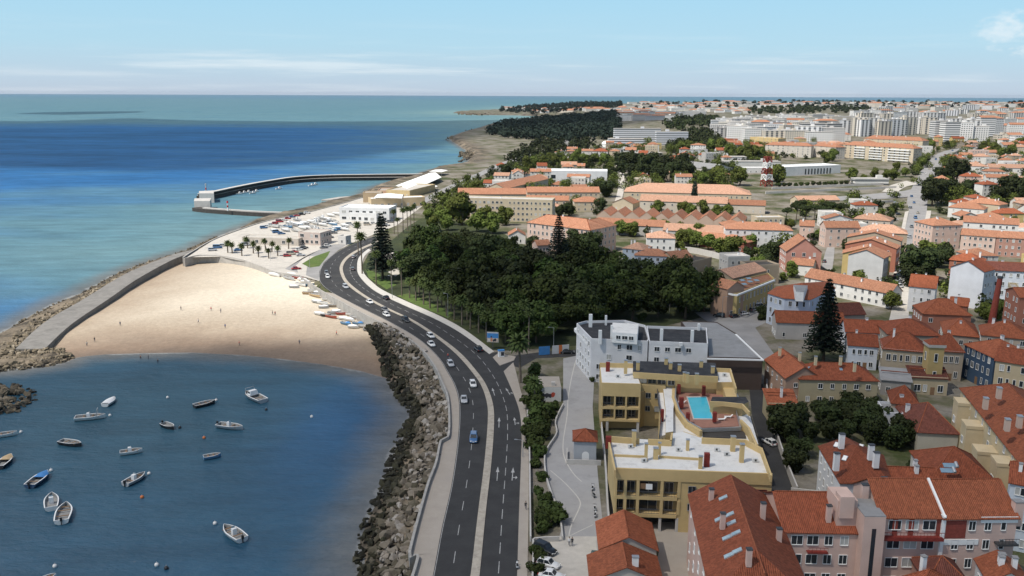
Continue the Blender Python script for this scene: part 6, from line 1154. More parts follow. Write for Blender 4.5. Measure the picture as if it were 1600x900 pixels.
row('palm', [(640, 466), (650, 470), (662, 476), (672, 482), (684, 488), (698, 494), (710, 500), (722, 508), (735, 514), (748, 520), (730, 500), (705, 486), (690, 478), (760, 530), (655, 462)], '{o} stocky palm from the left in the roadside row along the park', 'stocky palms beside the park', 1.0)
row('tall_palm', [(566, 428, 1.15), (588, 446, .9), (612, 452, .85), (628, 462, .85), (790, 535, .8), (818, 540, .85), (826, 548, .8)], '{o} tall slender palm from the left along the curving road edge', 'tall palms along the road')
row('palm', [(813, 598, 1.35), (836, 640, .9)], '{o} shaggy palm from the left on the planted bank by the pavement', 'shaggy palms on the planted bank')
row('tall_palm', [(616, 366, .8), (622, 372, .8), (630, 364, .9), (637, 361, .9), (642, 358, .9), (647, 357, .85), (560, 398, .9)], '{o} palm from the left in the promenade row by the white boatyard', 'promenade palms')
row('small_palm', [(356, 395), (363, 396), (387, 388), (396, 396), (404, 402), (415, 390), (425, 394), (434, 400), (451, 389), (420, 404), (378, 400)], '{o} small palm from the left on the pale beach plaza', 'small palms on the plaza', 1.1)
plant('norfolk', gp(598, 436), 1.12, 'towering dark tiered pine where the road bends into the park', 'tiered pines'); plant('norfolk', gp(872, 416), .95, 'dark tiered pine in front of the pink palace', 'tiered pines'); plant('norfolk', gp(1286, 566), 1.0, 'dark tiered pine beside the yellow house with long red roof', 'tiered pines')
plant('cypress', gp(1084, 326), 1.75, 'tall dark cypress in front of the largest factory hall', None); plant('cypress', gp(1047, 325), .8, 'small cypress left of the tall cypress', None)
row('umbrella', [(1228, 348), (1244, 345), (1258, 348), (1272, 344), (1286, 349), (1300, 345), (1312, 346), (1250, 338), (1290, 339)], '{o} umbrella pine from the left in the clump above the brick villa', 'pines above the villa')
row('round', [(672, 348), (686, 340), (692, 352, 1.2), (700, 330), (708, 342, 1.2), (716, 320), (722, 352, 1.9), (728, 312), (738, 304), (748, 299), (758, 294), (742, 312), (768, 290), (700, 360), (676, 362), (745, 362, 1.4), (770, 365, 1.4), (790, 352, 1.2), (756, 352, 1.2)], '{o} leafy tree from the left between hospital and shore promenade', 'trees along the shore promenade', 1.35)
row('dark', [(800, 278, 2.0), (790, 276, 1.5), (812, 282, 1.2), (846, 336, 1.0), (874, 338), (888, 338), (905, 312, 1.1), (948, 308, 1.8), (938, 330, 1.1), (905, 398, 1.6), (922, 402, 1.5), (890, 404, 1.3), (836, 400, 1.1)], '{o} dark rounded tree from the left around the hospital and palace', 'dark trees of the hospital quarter', 1.2)
row('round', [(850, 262), (866, 260), (880, 259), (896, 258), (912, 256), (928, 256), (944, 258), (858, 254), (900, 252), (824, 268, 1.2), (834, 262)], '{o} green tree from the left in the belt behind the white hall', 'green belt behind the white hall', 1.9)
row('dark', [(982, 268, 1.2), (996, 264), (1010, 272, 1.3), (1025, 276), (1038, 270, 1.2), (1050, 278), (1062, 272), (1075, 276), (1004, 282), (990, 280), (1032, 284), (972, 274), (1066, 262), (1020, 260), (968, 262)], '{o} tree from the left in the thick clump behind the factory', 'clump behind the factory', 2.3)
row('round', [(1076, 238), (1064, 240), (1118, 288, 1.1), (1156, 290, 1.1), (1126, 240, 1.2), (1140, 246), (1158, 248), (1174, 252, 1.3), (1186, 250), (1206, 284), (1214, 288), (1112, 236), (1098, 292, .8)], '{o} bright green tree from the left on the slope below the apartment blocks', 'green trees below the blocks', 2.4)
row('round', [(1027, 334), (1066, 336), (1080, 338), (1098, 336), (1119, 340), (1136, 338), (968, 368), (986, 370), (1016, 364), (1040, 366, .9), (1058, 370), (1071, 380), (1088, 386), (1106, 390), (1122, 396), (1137, 398), (1150, 398), (1170, 392), (1094, 376)], '{o} garden tree from the left among the workshops and walled gardens', 'garden trees by the workshops', 1.35)
row('dark', [(1206, 410, 1.3), (1192, 498, .6), (1244, 508, .6), (1432, 444, 1.9), (1424, 448, 1.3), (1446, 436, 1.4), (1462, 418, 1.5), (1474, 412, 1.2)], '{o} dark tree from the left between the light blue house and the avenue', 'dark trees near the avenue', 1.2)
row('round', [(1448, 408, 1.6), (1474, 402, 1.2), (1380, 466), (1388, 474), (1392, 484), (1300, 448, .8), (1312, 452), (1326, 458), (1340, 468, .8), (1366, 470, .8), (1536, 498), (1560, 500), (1548, 505)], '{o} light green bush or tree from the left around the cottages and lane', 'greenery around the cottages', 1.0)
row('dark', [(1456, 322, 1.7), (1470, 318, 1.7), (1484, 312, 1.5), (1476, 288, 1.7), (1494, 284, 1.9), (1560, 322, 1.5), (1578, 318, 2.0), (1594, 316, 2.0), (1606, 322, 1.8), (1500, 306, 1.3), (1514, 304, 1.2)], '{o} tree from the left in the groups right of the avenue', 'trees right of the avenue', 1.5)
row('round', [(1552, 246), (1564, 250), (1578, 244), (1540, 240), (1592, 232), (1452, 238), (1440, 262, .8), (1434, 270, .7), (1330, 282, .8), (1366, 278, .7), (1384, 280, .6), (1396, 282, .8), (1300, 252), (1290, 256, .8), (1414, 276, .6), (1350, 284, .5), (1400, 266, .6)], '{o} street tree from the left around the upper avenue and salmon flats', 'trees along the upper avenue', 2.2)
row('dark', [(1226, 690, 1.25), (1240, 676, 1.1), (1214, 668, .9), (1250, 712, .9), (1240, 736, .9), (1292, 668), (1282, 660), (1312, 664), (1334, 672, 1.1), (1352, 682, 1.1), (1366, 694), (1398, 702, 1.1), (1410, 694, 1.1), (1340, 655), (1372, 672), (1318, 690, .9), (1296, 690, .8), (1440, 745, .7), (1428, 742, .6), (1326, 640, .8), (1360, 652, .9), (1264, 690, .8)], '{o} dark garden tree from the left in the shaded gardens behind the street', 'dark trees in the shaded gardens', .9)
row('shrub', [(830, 590, 2.0), (832, 606, 2.2), (836, 622, 2.4), (832, 640, 2.2), (838, 655, 2.4), (834, 672, 2.4), (842, 684, 2.2), (848, 664, 2.2), (852, 648, 2.0), (836, 700, 2.0), (844, 712, 1.6), (838, 730, 1.2), (846, 750, 1.2), (840, 775, 1.1), (852, 785, 1.2), (862, 805, 1.8), (868, 818, 1.8), (856, 825, 1.6), (846, 815, 1.3), (858, 800, 1.2), (842, 832, 1.2), (866, 640, 1.3), (862, 652, 1.2), (832, 685, 1.8)], '{o} green shrub from the left on the planted bank beside the footway', 'shrubs on the planted bank', 1.0)
row('shrub', [(917, 572, .8), (922, 584, .8), (926, 596, .8), (1000, 500, 1.5), (930, 500, 2), (942, 500, 2), (838, 895, 1.1), (842, 880, 1.2), (838, 866, .9), (1190, 494, 1.4), (1196, 500, 1.4), (1186, 500, 1.2)], '{o} clipped bush from the left near the car park and white apartments', 'bushes by the white apartments', 1.0)
# woods that read as one mass
def wood(name, label, zones, n, r_, size, mat, seed):
    rg_ = np.random.default_rng(seed); C, Rr = [], []
    P = np.array([T(u, v).xy for u, v in zones]); bx = (P[:, 0].min(), P[:, 0].max(), P[:, 1].min(), P[:, 1].max())
    while len(C) < n:
        x, y = rg_.uniform(bx[0], bx[1]), rg_.uniform(bx[2], bx[3])
        if inside(P, np.array([x]), np.array([y]))[0]: r1 = r_ * rg_.uniform(.7, 1.3); C.append((x, y, float(H(x, y)) + r1 * rg_.uniform(.5, 1.5))); Rr.append(r1)
    me = quads_mesh(name, leaf_cloud(C, Rr, 34, size, rg_, .85), mat); return tag(link(name, me), label, 'woodland', kind='stuff')
wood('pine_wood', 'dark pine wood covering the headland', [(762, 207), (788, 197), (850, 188), (900, 184), (960, 178), (968, 186), (968, 208), (940, 221), (880, 222), (850, 219), (790, 216), (765, 210)], 1500, 7.5, 2.6, 'leaf_pine', 3)
wood('far_woods', 'bluish far trees on the outer point', [(778, 174), (830, 167), (900, 163), (975, 162), (970, 170), (900, 176), (850, 179)], 420, 9, 3.6, 'leaf_pine', 4)
wood('scrub', 'dark hillside scrub below the far suburb', [(1040, 186), (1120, 184), (1125, 200), (1080, 208), (1040, 200)], 120, 7, 2.6, 'leaf_dark', 5)
wood('hill_scrub', 'brown green heath band before the skyline houses', [(1165, 170), (1260, 166), (1360, 167), (1350, 176), (1260, 178), (1170, 180)], 260, 5, 3.0, 'leaf_dark', 6)

wood('coast_trees', 'dark trees scattered along the far coast road', [(780, 262), (800, 242), (850, 224), (930, 222), (940, 236), (880, 240), (840, 252), (810, 266)], 130, 5.5, 1.9, 'leaf_dark', 9)
wood('skyline_trees', 'bluish tree tops between the skyline houses', [(990, 171), (1000, 163), (1610, 162), (1610, 172), (1300, 170)], 330, 8, 3.6, 'leaf_pine', 10)
wood('valley_trees', 'dark trees between the white flats and the offices', [(1040, 236), (1060, 212), (1120, 206), (1126, 222), (1110, 240)], 110, 6, 2.0, 'leaf_dark', 11)
row('shrub', [(1216 + 9 * k, 292 - .35 * k, 1.9) for k in range(15)], '{o} hedge bush from the left in the line before the modern white hall', 'hedge before the modern hall')
for px, lab in (([(1196, 303), (1290, 299), (1400, 294)], 'long pale terrace wall across the dusty yard'), ([(1206, 296), (1300, 292), (1380, 289)], 'upper pale terrace wall behind the dusty yard'), ([(1320, 322), (1395, 316)], 'low wall at the near edge of the dusty yard')):
    pts = [T(u, v) for u, v in px]; b = MB()
    for p, q in zip(pts, pts[1:]): b.beam((p.x, p.y, float(H(p.x, p.y)) + .8), (q.x, q.y, float(H(q.x, q.y)) + .8), .8, 2.2)
    tag(b.build('terrace_wall', 'pale_concrete'), lab, 'wall')
# ------------------------------------------------------------------ far town
rf = random.Random(12)
M('flat_roof', (.44, .42, .39), .9, .15, .1, rnd=.25)
def block(u, v, w_, d_, h, col, mat='far_wall', rz=0.0, roof='flat', name='apartment_building', cat='building', label=None, tile='tile_salmon', extras=True, group=None):
    """distant block standing on the terrain, its front foot at the photo point"""
    p = T(u, v); g = float(H(p.x, p.y)); root = empty(name, (p.x, p.y, g), rz, label, cat, group); b = MB(); b.box(-w_ / 2, w_ / 2, 0, d_, -4, h)
    if roof == 'gable': b.add([(-w_ / 2, 0, h), (-w_ / 2, d_, h), (-w_ / 2, d_ / 2, h + 2.6), (w_ / 2, 0, h), (w_ / 2, d_, h), (w_ / 2, d_ / 2, h + 2.6)], [(0, 2, 1), (3, 4, 5)])
    b.build('wall', [mat], root, color=col)
    t = MB()
    if roof == 'flat':
        t.box(-w_ / 2 - .2, w_ / 2 + .2, -.2, d_ + .2, h, h + .7)
        if extras and w_ > 14:
            s = MB(); s.box(-2.5, 2.5, d_ * .3, d_ * .3 + 4, h + .7, h + 3.4); s.build('stair_head', ['paint_wall'], root, (rf.uniform(-.3, .3) * w_, 0, 0), color=tuple(c * .95 for c in col))
        t.build('roof', ['flat_roof'], root)
    else:
        roof_solid(t, w_, d_, h, 3.0, roof, .4, 'x', .25); t.v = [(x - w_ / 2, y, z) for x, y, z in t.v]; t.build('roof', [tile], root)
    return root
PAL = [(.76, .75, .73), (.70, .69, .67), (.64, .63, .62), (.70, .66, .59), (.58, .56, .54), (.64, .58, .49), (.62, .63, .65), (.78, .77, .76)]
def zone(pts, wr, dr, hr, mats, fmt, group, salmon=0.0, name='apartment_building', cat='building', jit=1.0, pal=PAL):
    os_ = []
    for u, v in pts:
        sal = rf.random() < salmon; os_.append(block(u + rf.uniform(-2, 2) * jit, v + rf.uniform(-.6, .6) * jit, rf.uniform(*wr), rf.uniform(*dr), rf.uniform(*hr), rf.choice(pal), rf.choice(mats), rf.uniform(-.35, .35), rf.choice(('gable', 'hip')) if sal else 'flat', name, cat))
    name_row(os_, fmt, group=group); return os_
ZN = [
 ([(1132, 219), (1150, 221), (1166, 219), (1180, 222), (1196, 220), (1212, 223), (1228, 221), (1244, 224), (1262, 222), (1280, 225), (1298, 223)], (24, 38), (14, 20), (15, 22), ['far_wall', 'far_wall_columns'], '{o} pale block from the left in the front line of white flats', 'front line of white flats', .1),
 ([(1128, 211), (1144, 212), (1160, 210), (1176, 213), (1190, 211), (1206, 212), (1222, 211), (1238, 213), (1254, 212), (1270, 214), (1286, 212), (1304, 214)], (24, 40), (14, 20), (15, 21), ['far_wall', 'far_wall_bands'], '{o} pale block from the left in the second line of white flats', 'second line of white flats', .1),
 ([(1124, 203), (1140, 204), (1156, 203), (1172, 205), (1188, 204), (1204, 204), (1222, 205), (1240, 204), (1258, 205), (1276, 206), (1294, 205), (1312, 206)], (26, 44), (14, 20), (14, 20), ['far_wall', 'far_wall_bands'], '{o} pale block from the left in the third line of white flats', 'third line of white flats', .1),
 ([(1140, 197), (1160, 197), (1182, 197), (1204, 198), (1226, 198), (1248, 198), (1270, 199), (1290, 199)], (30, 52), (14, 20), (12, 18), ['far_wall', 'far_wall_bands'], '{o} pale block from the left in the rear line of white flats', 'rear line of white flats', .1),
 ([(1326, 212), (1340, 213), (1353, 213.5), (1367, 213), (1381, 212.5), (1395, 212), (1408, 211), (1422, 210), (1436, 209), (1450, 209)], (19, 27), (14, 18), (23, 29), ['far_wall_columns'], '{o} tall grey tower block from the left in the front tower row', 'front row of tower blocks', 0),
 ([(1352, 200), (1368, 199), (1386, 200), (1404, 199), (1420, 199), (1438, 198), (1454, 199), (1468, 199)], (22, 34), (14, 18), (25, 31), ['far_wall_columns', 'far_wall'], '{o} tall pale tower block from the left in the rear tower row', 'rear row of tower blocks', 0),
 ([(1468, 222), (1486, 224), (1502, 221), (1516, 219), (1530, 222), (1492, 211), (1508, 209), (1524, 210), (1540, 213), (1556, 211)], (18, 28), (14, 18), (20, 30), ['far_wall', 'far_wall_bands', 'far_wall_columns'], '{o} mid-height block from the left above the curved viaduct', 'blocks above the viaduct', .2),
 ([(1572, 206), (1590, 210), (1604, 204), (1580, 196), (1598, 192), (1560, 197), (1544, 199), (1586, 226), (1602, 232), (1572, 222)], (20, 32), (12, 18), (9, 18), ['far_wall'], '{o} block from the left in the group at the far right', 'blocks at the far right', .6),
 ([(968, 188), (980, 189), (992, 187), (1004, 189), (1014, 187), (1026, 188), (1040, 187), (1052, 189), (976, 183), (990, 182), (1008, 182), (1022, 183), (1038, 182), (1056, 183), (1070, 184), (1086, 183)], (34, 70), (16, 24), (11, 16), ['far_wall', 'far_wall_bands'], '{o} white block from the left beyond the pine wood', 'white blocks beyond the pine wood', .1),
]
for it in ZN: zone(*it)
def lattice(u0_, u1_, v0, v1, n, seed):
    r_ = random.Random(seed); return [(u0_ + (u1_ - u0_) * (i + r_.random() * .8) / n, r_.uniform(v0, v1)) for i in range(n)]
def far_houses(pts, wr, dr, hr, salmon):
    for u, v in pts:
        p = T(u, v); g = float(H(p.x, p.y)); w_, d_, h, a = rf.uniform(*wr), rf.uniform(*dr), rf.uniform(*hr), rf.uniform(-.35, .35); col = rf.randrange(4); t = MB(); t.box(-w_ / 2, w_ / 2, 0, d_, -4, h); n0 = len(t.f); k = rf.random() < salmon
        if k: q = MB(); roof_solid(q, w_, d_, h, 3.0, 'hip', .4, 'x', .25); t.add([(x - w_ / 2, y, z) for x, y, z in q.v], q.f)
        else: t.box(-w_ / 2 - .2, w_ / 2 + .2, -.2, d_ + .2, h, h + .7)
        ca, sa = math.cos(a), math.sin(a); o = len(FH.v); FH.v += [(p.x + x * ca - y * sa, p.y + x * sa + y * ca, g + z) for x, y, z in t.v]
        for i, f in enumerate(t.f): FH.f.append(tuple(j + o for j in f)); FH.m.append(col if i < n0 else (4 if k else 5)); FH.sm.append(False)
FH = MB()
far_houses(lattice(965, 1175, 169, 178, 44, 1), (22, 46), (14, 22), (7, 11), .5); far_houses(lattice(985, 1330, 161.5, 168.5, 90, 2), (34, 70), (18, 30), (8, 14), .35); far_houses(lattice(1325, 1610, 161.5, 170, 80, 3), (34, 70), (18, 30), (8, 15), .35); far_houses(lattice(790, 975, 170, 177, 26, 7), (30, 60), (16, 24), (7, 12), .5)
for i, c_ in enumerate(((.66, .65, .62), (.58, .55, .50), (.62, .56, .48), (.70, .69, .67))): M('far_house_%d' % i, c_, .85, .1, .05)
tag(FH.build('far_houses', ['far_house_0', 'far_house_1', 'far_house_2', 'far_house_3', 'tile_salmon', 'flat_roof']), 'mass of tiny pale houses along the far skyline', 'houses', kind='stuff')
zone(lattice(1340, 1610, 171, 186, 44, 5), (26, 50), (14, 24), (10, 18), ['far_wall', 'far_wall_columns'], '{o} block from the left in the hazy streets behind the towers', 'hazy streets behind the towers', .25, 'apartment_building', 'building', 0)
zone(lattice(1170, 1330, 184, 194, 20, 6), (30, 55), (14, 20), (10, 16), ['far_wall', 'far_wall_bands'], '{o} block from the left in the thin line under the heath', 'blocks under the heath', .1, 'apartment_building', 'building', 0)
SP = [('white office slab with dark window bands above the coast road', 996, 222, 72, 15, 20, (.68, .69, .71), 'far_wall_bands'), ('lower white office wing with window bands', 982, 232, 56, 14, 13, (.68, .69, .71), 'far_wall_bands'), ('white office annex right of the slab', 1050, 226, 46, 14, 18, (.64, .65, .68), 'far_wall_bands'),
      ('low white arcade building below the office slab', 970, 241, 44, 10, 6, (.66, .66, .64), 'far_wall_columns'), ('white cube building on the green slope', 1091, 246, 22, 16, 9, (.72, .72, .71), 'paint_wall'), ('long white shed with flat roof on the green slope', 1136, 254, 44, 14, 6, (.60, .60, .59), 'far_wall'), ('low pale shed with slab roof near the office', 1010, 246, 40, 16, 5, (.55, .54, .52), 'paint_wall'),
      ('white low pavilion by the roundabout', 1362, 289, 30, 11, 5, (.66, .65, .62), 'far_wall_bands'), ('pale shed beside the striped tower', 1176, 262, 60, 16, 6, (.58, .57, .55), 'paint_wall'), ('small white gatehouse near the garden trees', 1053, 268, 14, 8, 6, (.66, .65, .62), 'paint_wall')]
for lab, u, v, w_, d_, h, c, mt in SP: block(u, v, w_, d_, h, c, mt, label=lab)
p = T(958, 230); dm = empty('dome_hall', (p.x, p.y, float(H(p.x, p.y))), 0, 'white shallow domed hall beside the office', 'hall'); MB().tube((0, 14, -2), (0, 14, 4), 15, 15, 24).build('wall', ['white_paint'], dm); MB().loft([[(math.cos(t) * 15.5 * math.cos(e), 14 + math.sin(t) * 15.5 * math.cos(e), 4 + 6 * math.sin(e)) for t in np.linspace(0, 2 * math.pi, 24, False)] for e in np.linspace(0, 1.45, 6)]).build('dome', ['white_paint'], dm)
# grey sheet roofed warehouse
house('warehouse with sloping grey sheet roof behind the clump of trees', (1058, 258), (1108, 264), 6, 30, 'gable', 4, (.5, .49, .47), 'grey_roof', 1, 0, chim=0, name='warehouse', cat='warehouse')
# modern white hall with slits
mh = house('modern white hall with a row of dark vertical slits', (1226, 262), (1314, 257), 8.5, 26, 'flat', 0, (.70, .70, .69), floors=1, bays=0, sbays=0, chim=0, top='white_paint', name='hall', cat='hall', parapet=.8)
xr = inv_of(mh) @ T(1314, 257, 8.5)
for k in range(9): MB().box(0, 1.4, -.15, .05, 1.2, 6.6).build('slit_window', ['glass'], mh, (xr.x * (.36 + .055 * k), 0, 0))
house('long flat forecourt wing of the modern white hall', (1160, 263), (1228, 262), 5, 14, 'flat', 0, (.62, .61, .59), floors=1, bays=8, chim=0, top='white_paint', name='hall', cat='hall')
# salmon roofed flats
f1 = house('large beige apartment block with salmon roof and long balconies', (1318, 223), (1428, 232), 17, 16, 'hip', 4, (.56, .48, .36), 'tile_salmon', 6, 14, name='apartment_building', cat='apartment building', win=(1.6, 1.5), chim=5)
xr = inv_of(f1) @ T(1428, 232, 17)
for f in range(5):
    for a, c in ((.18, .33), (.40, .58), (.66, .95)): MB().box(xr.x * a, xr.x * c, -1.3, 0, 2.6 + f * 2.83, 3.6 + f * 2.83).build('balcony', ['white_paint'], f1)
house('rear beige apartment block with salmon roof', (1350, 214), (1442, 220), 17, 16, 'hip', 4, (.56, .47, .34), 'tile_salmon', 6, 10, name='apartment_building', cat='apartment building', chim=5)
house('whitish apartment block with salmon roof above the modern hall', (1196, 226), (1268, 228), 14, 14, 'hip', 3.5, (.60, .55, .48), 'tile_salmon', 5, 9, name='apartment_building', cat='apartment building', chim=4)
house('narrow whitish block with salmon roof beside the beige flats', (1270, 226), (1306, 230), 14, 14, 'hip', 3.5, (.60, .54, .46), 'tile_salmon', 5, 4, name='apartment_building', cat='apartment building', chim=2)
house('yellow block in the line of white flats', (1172, 214), (1216, 217), 14, 14, 'flat', 0, (.60, .45, .22), floors=5, bays=7, name='apartment_building', cat='apartment building', chim=1)
house('white terrace with red roofs behind the beige flats', (1206, 208), (1330, 210), 9, 14, 'hip', 3, (.62, .60, .56), 'tile_salmon', 3, 16, name='house', cat='terrace', chim=4)
# striped tower
p = T(1197, 291); st = empty('lattice_tower', (p.x, p.y, float(H(p.x, p.y))), .4, 'red and white striped lattice tower by the factory', 'tower')
for k in range(5):
    b = MB(); z0, z1 = k * 5.2, (k + 1) * 5.2; r0_, r1_ = 3.6 - .25 * k, 3.6 - .25 * (k + 1)
    for sx_, sy_ in ((1, 1), (1, -1), (-1, -1), (-1, 1)): b.beam((sx_ * r0_, sy_ * r0_, z0), (sx_ * r1_, sy_ * r1_, z1), .7, .7)
    for (ax, ay), (bx2, by2) in (((1, 1), (1, -1)), ((1, -1), (-1, -1)), ((-1, -1), (-1, 1)), ((-1, 1), (1, 1))):
        b.beam((ax * r0_, ay * r0_, z0), (bx2 * r1_, by2 * r1_, z1), .45, .45); b.beam((bx2 * r0_, by2 * r0_, z0), (ax * r1_, ay * r1_, z1), .45, .45); b.beam((ax * r1_, ay * r1_, z1 - .2), (bx2 * r1_, by2 * r1_, z1 - .2), .8, .8)
    b.build('section', ['terracotta' if k % 2 == 0 else 'white_paint'], st)
# curved viaduct beside the upper avenue
vp = [T(u, v) for u, v in ((1484, 250), (1487, 243), (1496, 238.5), (1512, 236), (1534, 234.5), (1556, 234))]; vd = empty('viaduct', (0, 0, 0), label='curved concrete viaduct parapet of the upper avenue', cat='bridge')
for i in range(len(vp) - 1): p, q = vp[i], vp[i + 1]; MB().beam((p.x, p.y, H(p.x, p.y) + 1.6), (q.x, q.y, H(q.x, q.y) + 1.6), .8, 2.6).build('parapet', ['concrete'], vd)
for q in vp[1:-1]: MB().box(-.7, .7, -.7, .7, -6, .5).build('pier', ['concrete'], vd, (q.x, q.y, float(H(q.x, q.y))))
# harbour quarter: boatyard buildings, tents, pavilion
hq = house('two storey white boatyard clubhouse with white roof', (530, 325), (608, 327), 8, 16, 'flat', 0, (.72, .72, .71), floors=2, bays=7, gz=5, chim=0, top='white_paint', name='clubhouse', cat='building', win=(2.2, 1.6))
house('low white front wing of the boatyard clubhouse', (546, 333), (588, 335), 5, 8, 'flat', 0, (.70, .70, .69), floors=1, bays=4, gz=5, chim=0, top='white_paint', name='clubhouse', cat='building', win=(2.4, 1.8))
house('long beige arcade building with white canopy by the harbour', (580, 312), (664, 309), 6, 12, 'flat', 0, (.56, .44, .28), floors=1, bays=8, gz=5, chim=0, top='white_paint', name='arcade', cat='building', win=(2.0, 1.8))
house('small brown portal block at the slipway', (567, 302), (596, 302), 7, 10, 'flat', 0, (.45, .34, .22), floors=1, bays=1, gz=5, chim=0, name='portal', cat='building', win=(3.5, 3))
house('yellow beige fort wall behind the white tent', (640, 299), (680, 289), 5, 20, 'flat', 0, (.55, .43, .24), floors=1, bays=0, gz=5, chim=0, name='fort', cat='building', top='plaza_stone')
house('orange paved fort terrace behind the arcade', (590, 299), (640, 299), 4, 22, 'flat', 0, (.55, .36, .25), floors=1, bays=0, gz=5, chim=0, name='fort', cat='building', top='paving')
def tent(label, px, z, rise):
    P = [W(u, v, z) for u, v in px]; c = sum(P, Vector()) / len(P); root = empty('tent', (c.x, c.y, 5), 0, label, 'tent'); l = [(p.x - c.x, p.y - c.y, z - 5) for p in P]; a, b_ = [(Vector(l[0]) + Vector(l[1])) / 2 + Vector((0, 0, rise)), (Vector(l[2]) + Vector(l[3])) / 2 + Vector((0, 0, rise))]
    b = MB(); b.add([*l, a, b_], [(0, 4, 5, 3), (1, 2, 5, 4), (0, 1, 4), (2, 3, 5)]); b.build('canvas', ['tent_canvas'], root)
    for x, y, zz in l: MB().tube((x, y, -1), (x, y, zz), .15, .15, 6).build('pole', ['metal'], root)
M('tent_canvas', (.80, .80, .78), .7, .03)
tent('big white tent roof beside the harbour fort', [(618, 290), (641, 299), (690, 277), (672, 270)], 9, 2.5); tent('small white tent canopy before the fort', [(656, 292), (672, 295), (684, 291), (668, 288)], 8, 1.2); tent('white canvas canopy on the arcade terrace', [(584, 309), (628, 310), (630, 304), (590, 303)], 12, .8)
tent('far white awning above the shore beach', [(670, 268), (690, 269), (700, 266), (680, 265)], 9, .6)
pv = house('long low beige pavilion on the palm plaza', (378, 371), (466, 374), 3.6, 9, 'flat', 0, (.52, .47, .41), floors=1, bays=6, gz=5, chim=0, parapet=.3, top='plaza_stone', name='pavilion', cat='pavilion', win=(1.6, 1.6)); house('square beige kiosk pavilion with dark corner windows', (466, 363), (500, 365), 6.5, 12, 'flat', 0, (.55, .46, .41), floors=2, bays=4, gz=5, chim=0, parapet=.4, top='plaza_stone', name='pavilion', cat='pavilion', win=(1.8, 1.6))
house('small grey hut at the end of the slip road', (528, 370), (540, 371), 4, 5, 'flat', 0, (.6, .58, .55), floors=1, bays=1, gz=5, chim=0, name='hut', cat='hut')
sheet('far_beach', [(664, 272), (700, 263), (732, 259), (760, 256), (782, 254), (770, 262), (720, 272), (690, 280)], 5.3, 'far_sand') if False else None
# ------------------------------------------------------------------ infill of houses and trees in the free ground of the town
CS = 3.0; OX, OY, NX, NY = -180.0, 120.0, 420, 420
occ = np.zeros((NY, NX), bool)
def cell(x, y): return int((y - OY) / CS), int((x - OX) / CS)
def mark(x, y, r=0):
    j, i = cell(x, y)
    if 0 <= j < NY and 0 <= i < NX: occ[max(0, j - r):j + r + 1, max(0, i - r):i + r + 1] = True
bpy.context.view_layer.update()
for o in list(COL.objects):
    if o.type != 'MESH' or o.name.split('.')[0] in ('ground', 'beach', 'sea', 'cloud_top', 'cloud_base', 'rubble', 'boulder', 'window', 'pane', 'pine_wood', 'far_woods', 'scrub', 'hill_scrub', 'park_ground'): continue
    me, mw = o.data, o.matrix_world
    if o.parent is None:
        for p in me.polygons:
            c = mw @ p.center; mark(c.x, c.y, 1)
            if p.area > 30:
                vs_ = [mw @ me.vertices[k].co for k in p.vertices]; xs_, ys_ = [v.x for v in vs_], [v.y for v in vs_]
                if max(ys_) - min(ys_) < 400:
                    gx_, gy_ = np.meshgrid(np.arange(min(xs_), max(xs_), CS), np.arange(min(ys_), max(ys_), CS)); ins = inside([(v.x, v.y) for v in vs_], gx_, gy_)
                    for x, y in zip(gx_[ins], gy_[ins]): mark(x, y)
        continue
    bb_ = o.bound_box; x0, x1, y0, y1 = min(b[0] for b in bb_), max(b[0] for b in bb_), min(b[1] for b in bb_), max(b[1] for b in bb_)
    if o.name.startswith('crown'): c = mw.translation; mark(c.x, c.y, 1); continue
    if x1 - x0 > 300 or y1 - y0 > 300: continue
    for x in np.arange(x0, x1 + 2, 2.4):
        for y in np.arange(y0, y1 + 2, 2.4): q = mw @ Vector((min(x, x1), min(y, y1), 0)); mark(q.x, q.y)
pp_ = PX([(577, 446), (566, 415), (600, 386), (660, 340), (760, 355), (850, 402), (960, 415), (1080, 440), (1105, 470), (1080, 500), (900, 540), (770, 547), (680, 492)], 5)
gx_, gy_ = np.meshgrid(OX + CS * (np.arange(NX) + .5), OY + CS * (np.arange(NY) + .5)); occ |= inside(pp_, gx_, gy_)
yard = [tuple(T(u, v).xy) for u, v in ((1196, 300), (1210, 290), (1400, 284), (1425, 296), (1425, 342), (1390, 326), (1320, 318), (1240, 322))]
occ |= inside([tuple(T(u, v).xy) for u, v in ((1150, 300), (1150, 256), (1330, 246), (1425, 256), (1425, 300), (1300, 306))], gx_, gy_)
occ |= inside([tuple(T(u, v).xy) for u, v in ((930, 358), (930, 322), (960, 300), (1200, 296), (1240, 320), (1235, 352), (1130, 362))], gx_, gy_)
REG = [tuple(T(u, v).xy) for u, v in ((650, 326), (690, 306), (740, 282), (800, 262), (870, 240), (920, 228), (1120, 228), (1320, 232), (1470, 226), (1630, 218), (1630, 470), (1530, 500), (1380, 480), (1230, 440), (1130, 425), (1060, 400), (980, 372), (950, 345), (860, 336), (790, 340), (720, 350))]
rq = random.Random(77); HF = []
cand = [(x, y) for x in np.arange(-160, 900, 8.0) for y in np.arange(300, 1250, 8.0)]; rq.shuffle(cand)
RA = inside(REG, np.array([c[0] for c in cand]), np.array([c[1] for c in cand])); YA = inside(yard, np.array([c[0] for c in cand]), np.array([c[1] for c in cand]))
GREEN = [tuple(T(u, v).xy) for u, v in ((640, 330), (840, 244), (950, 246), (960, 262), (1100, 262), (1190, 240), (1190, 256), (1100, 290), (960, 282), (930, 300), (840, 262), (760, 290), (700, 340))]
GA = inside(GREEN, np.array([c[0] for c in cand]), np.array([c[1] for c in cand]))
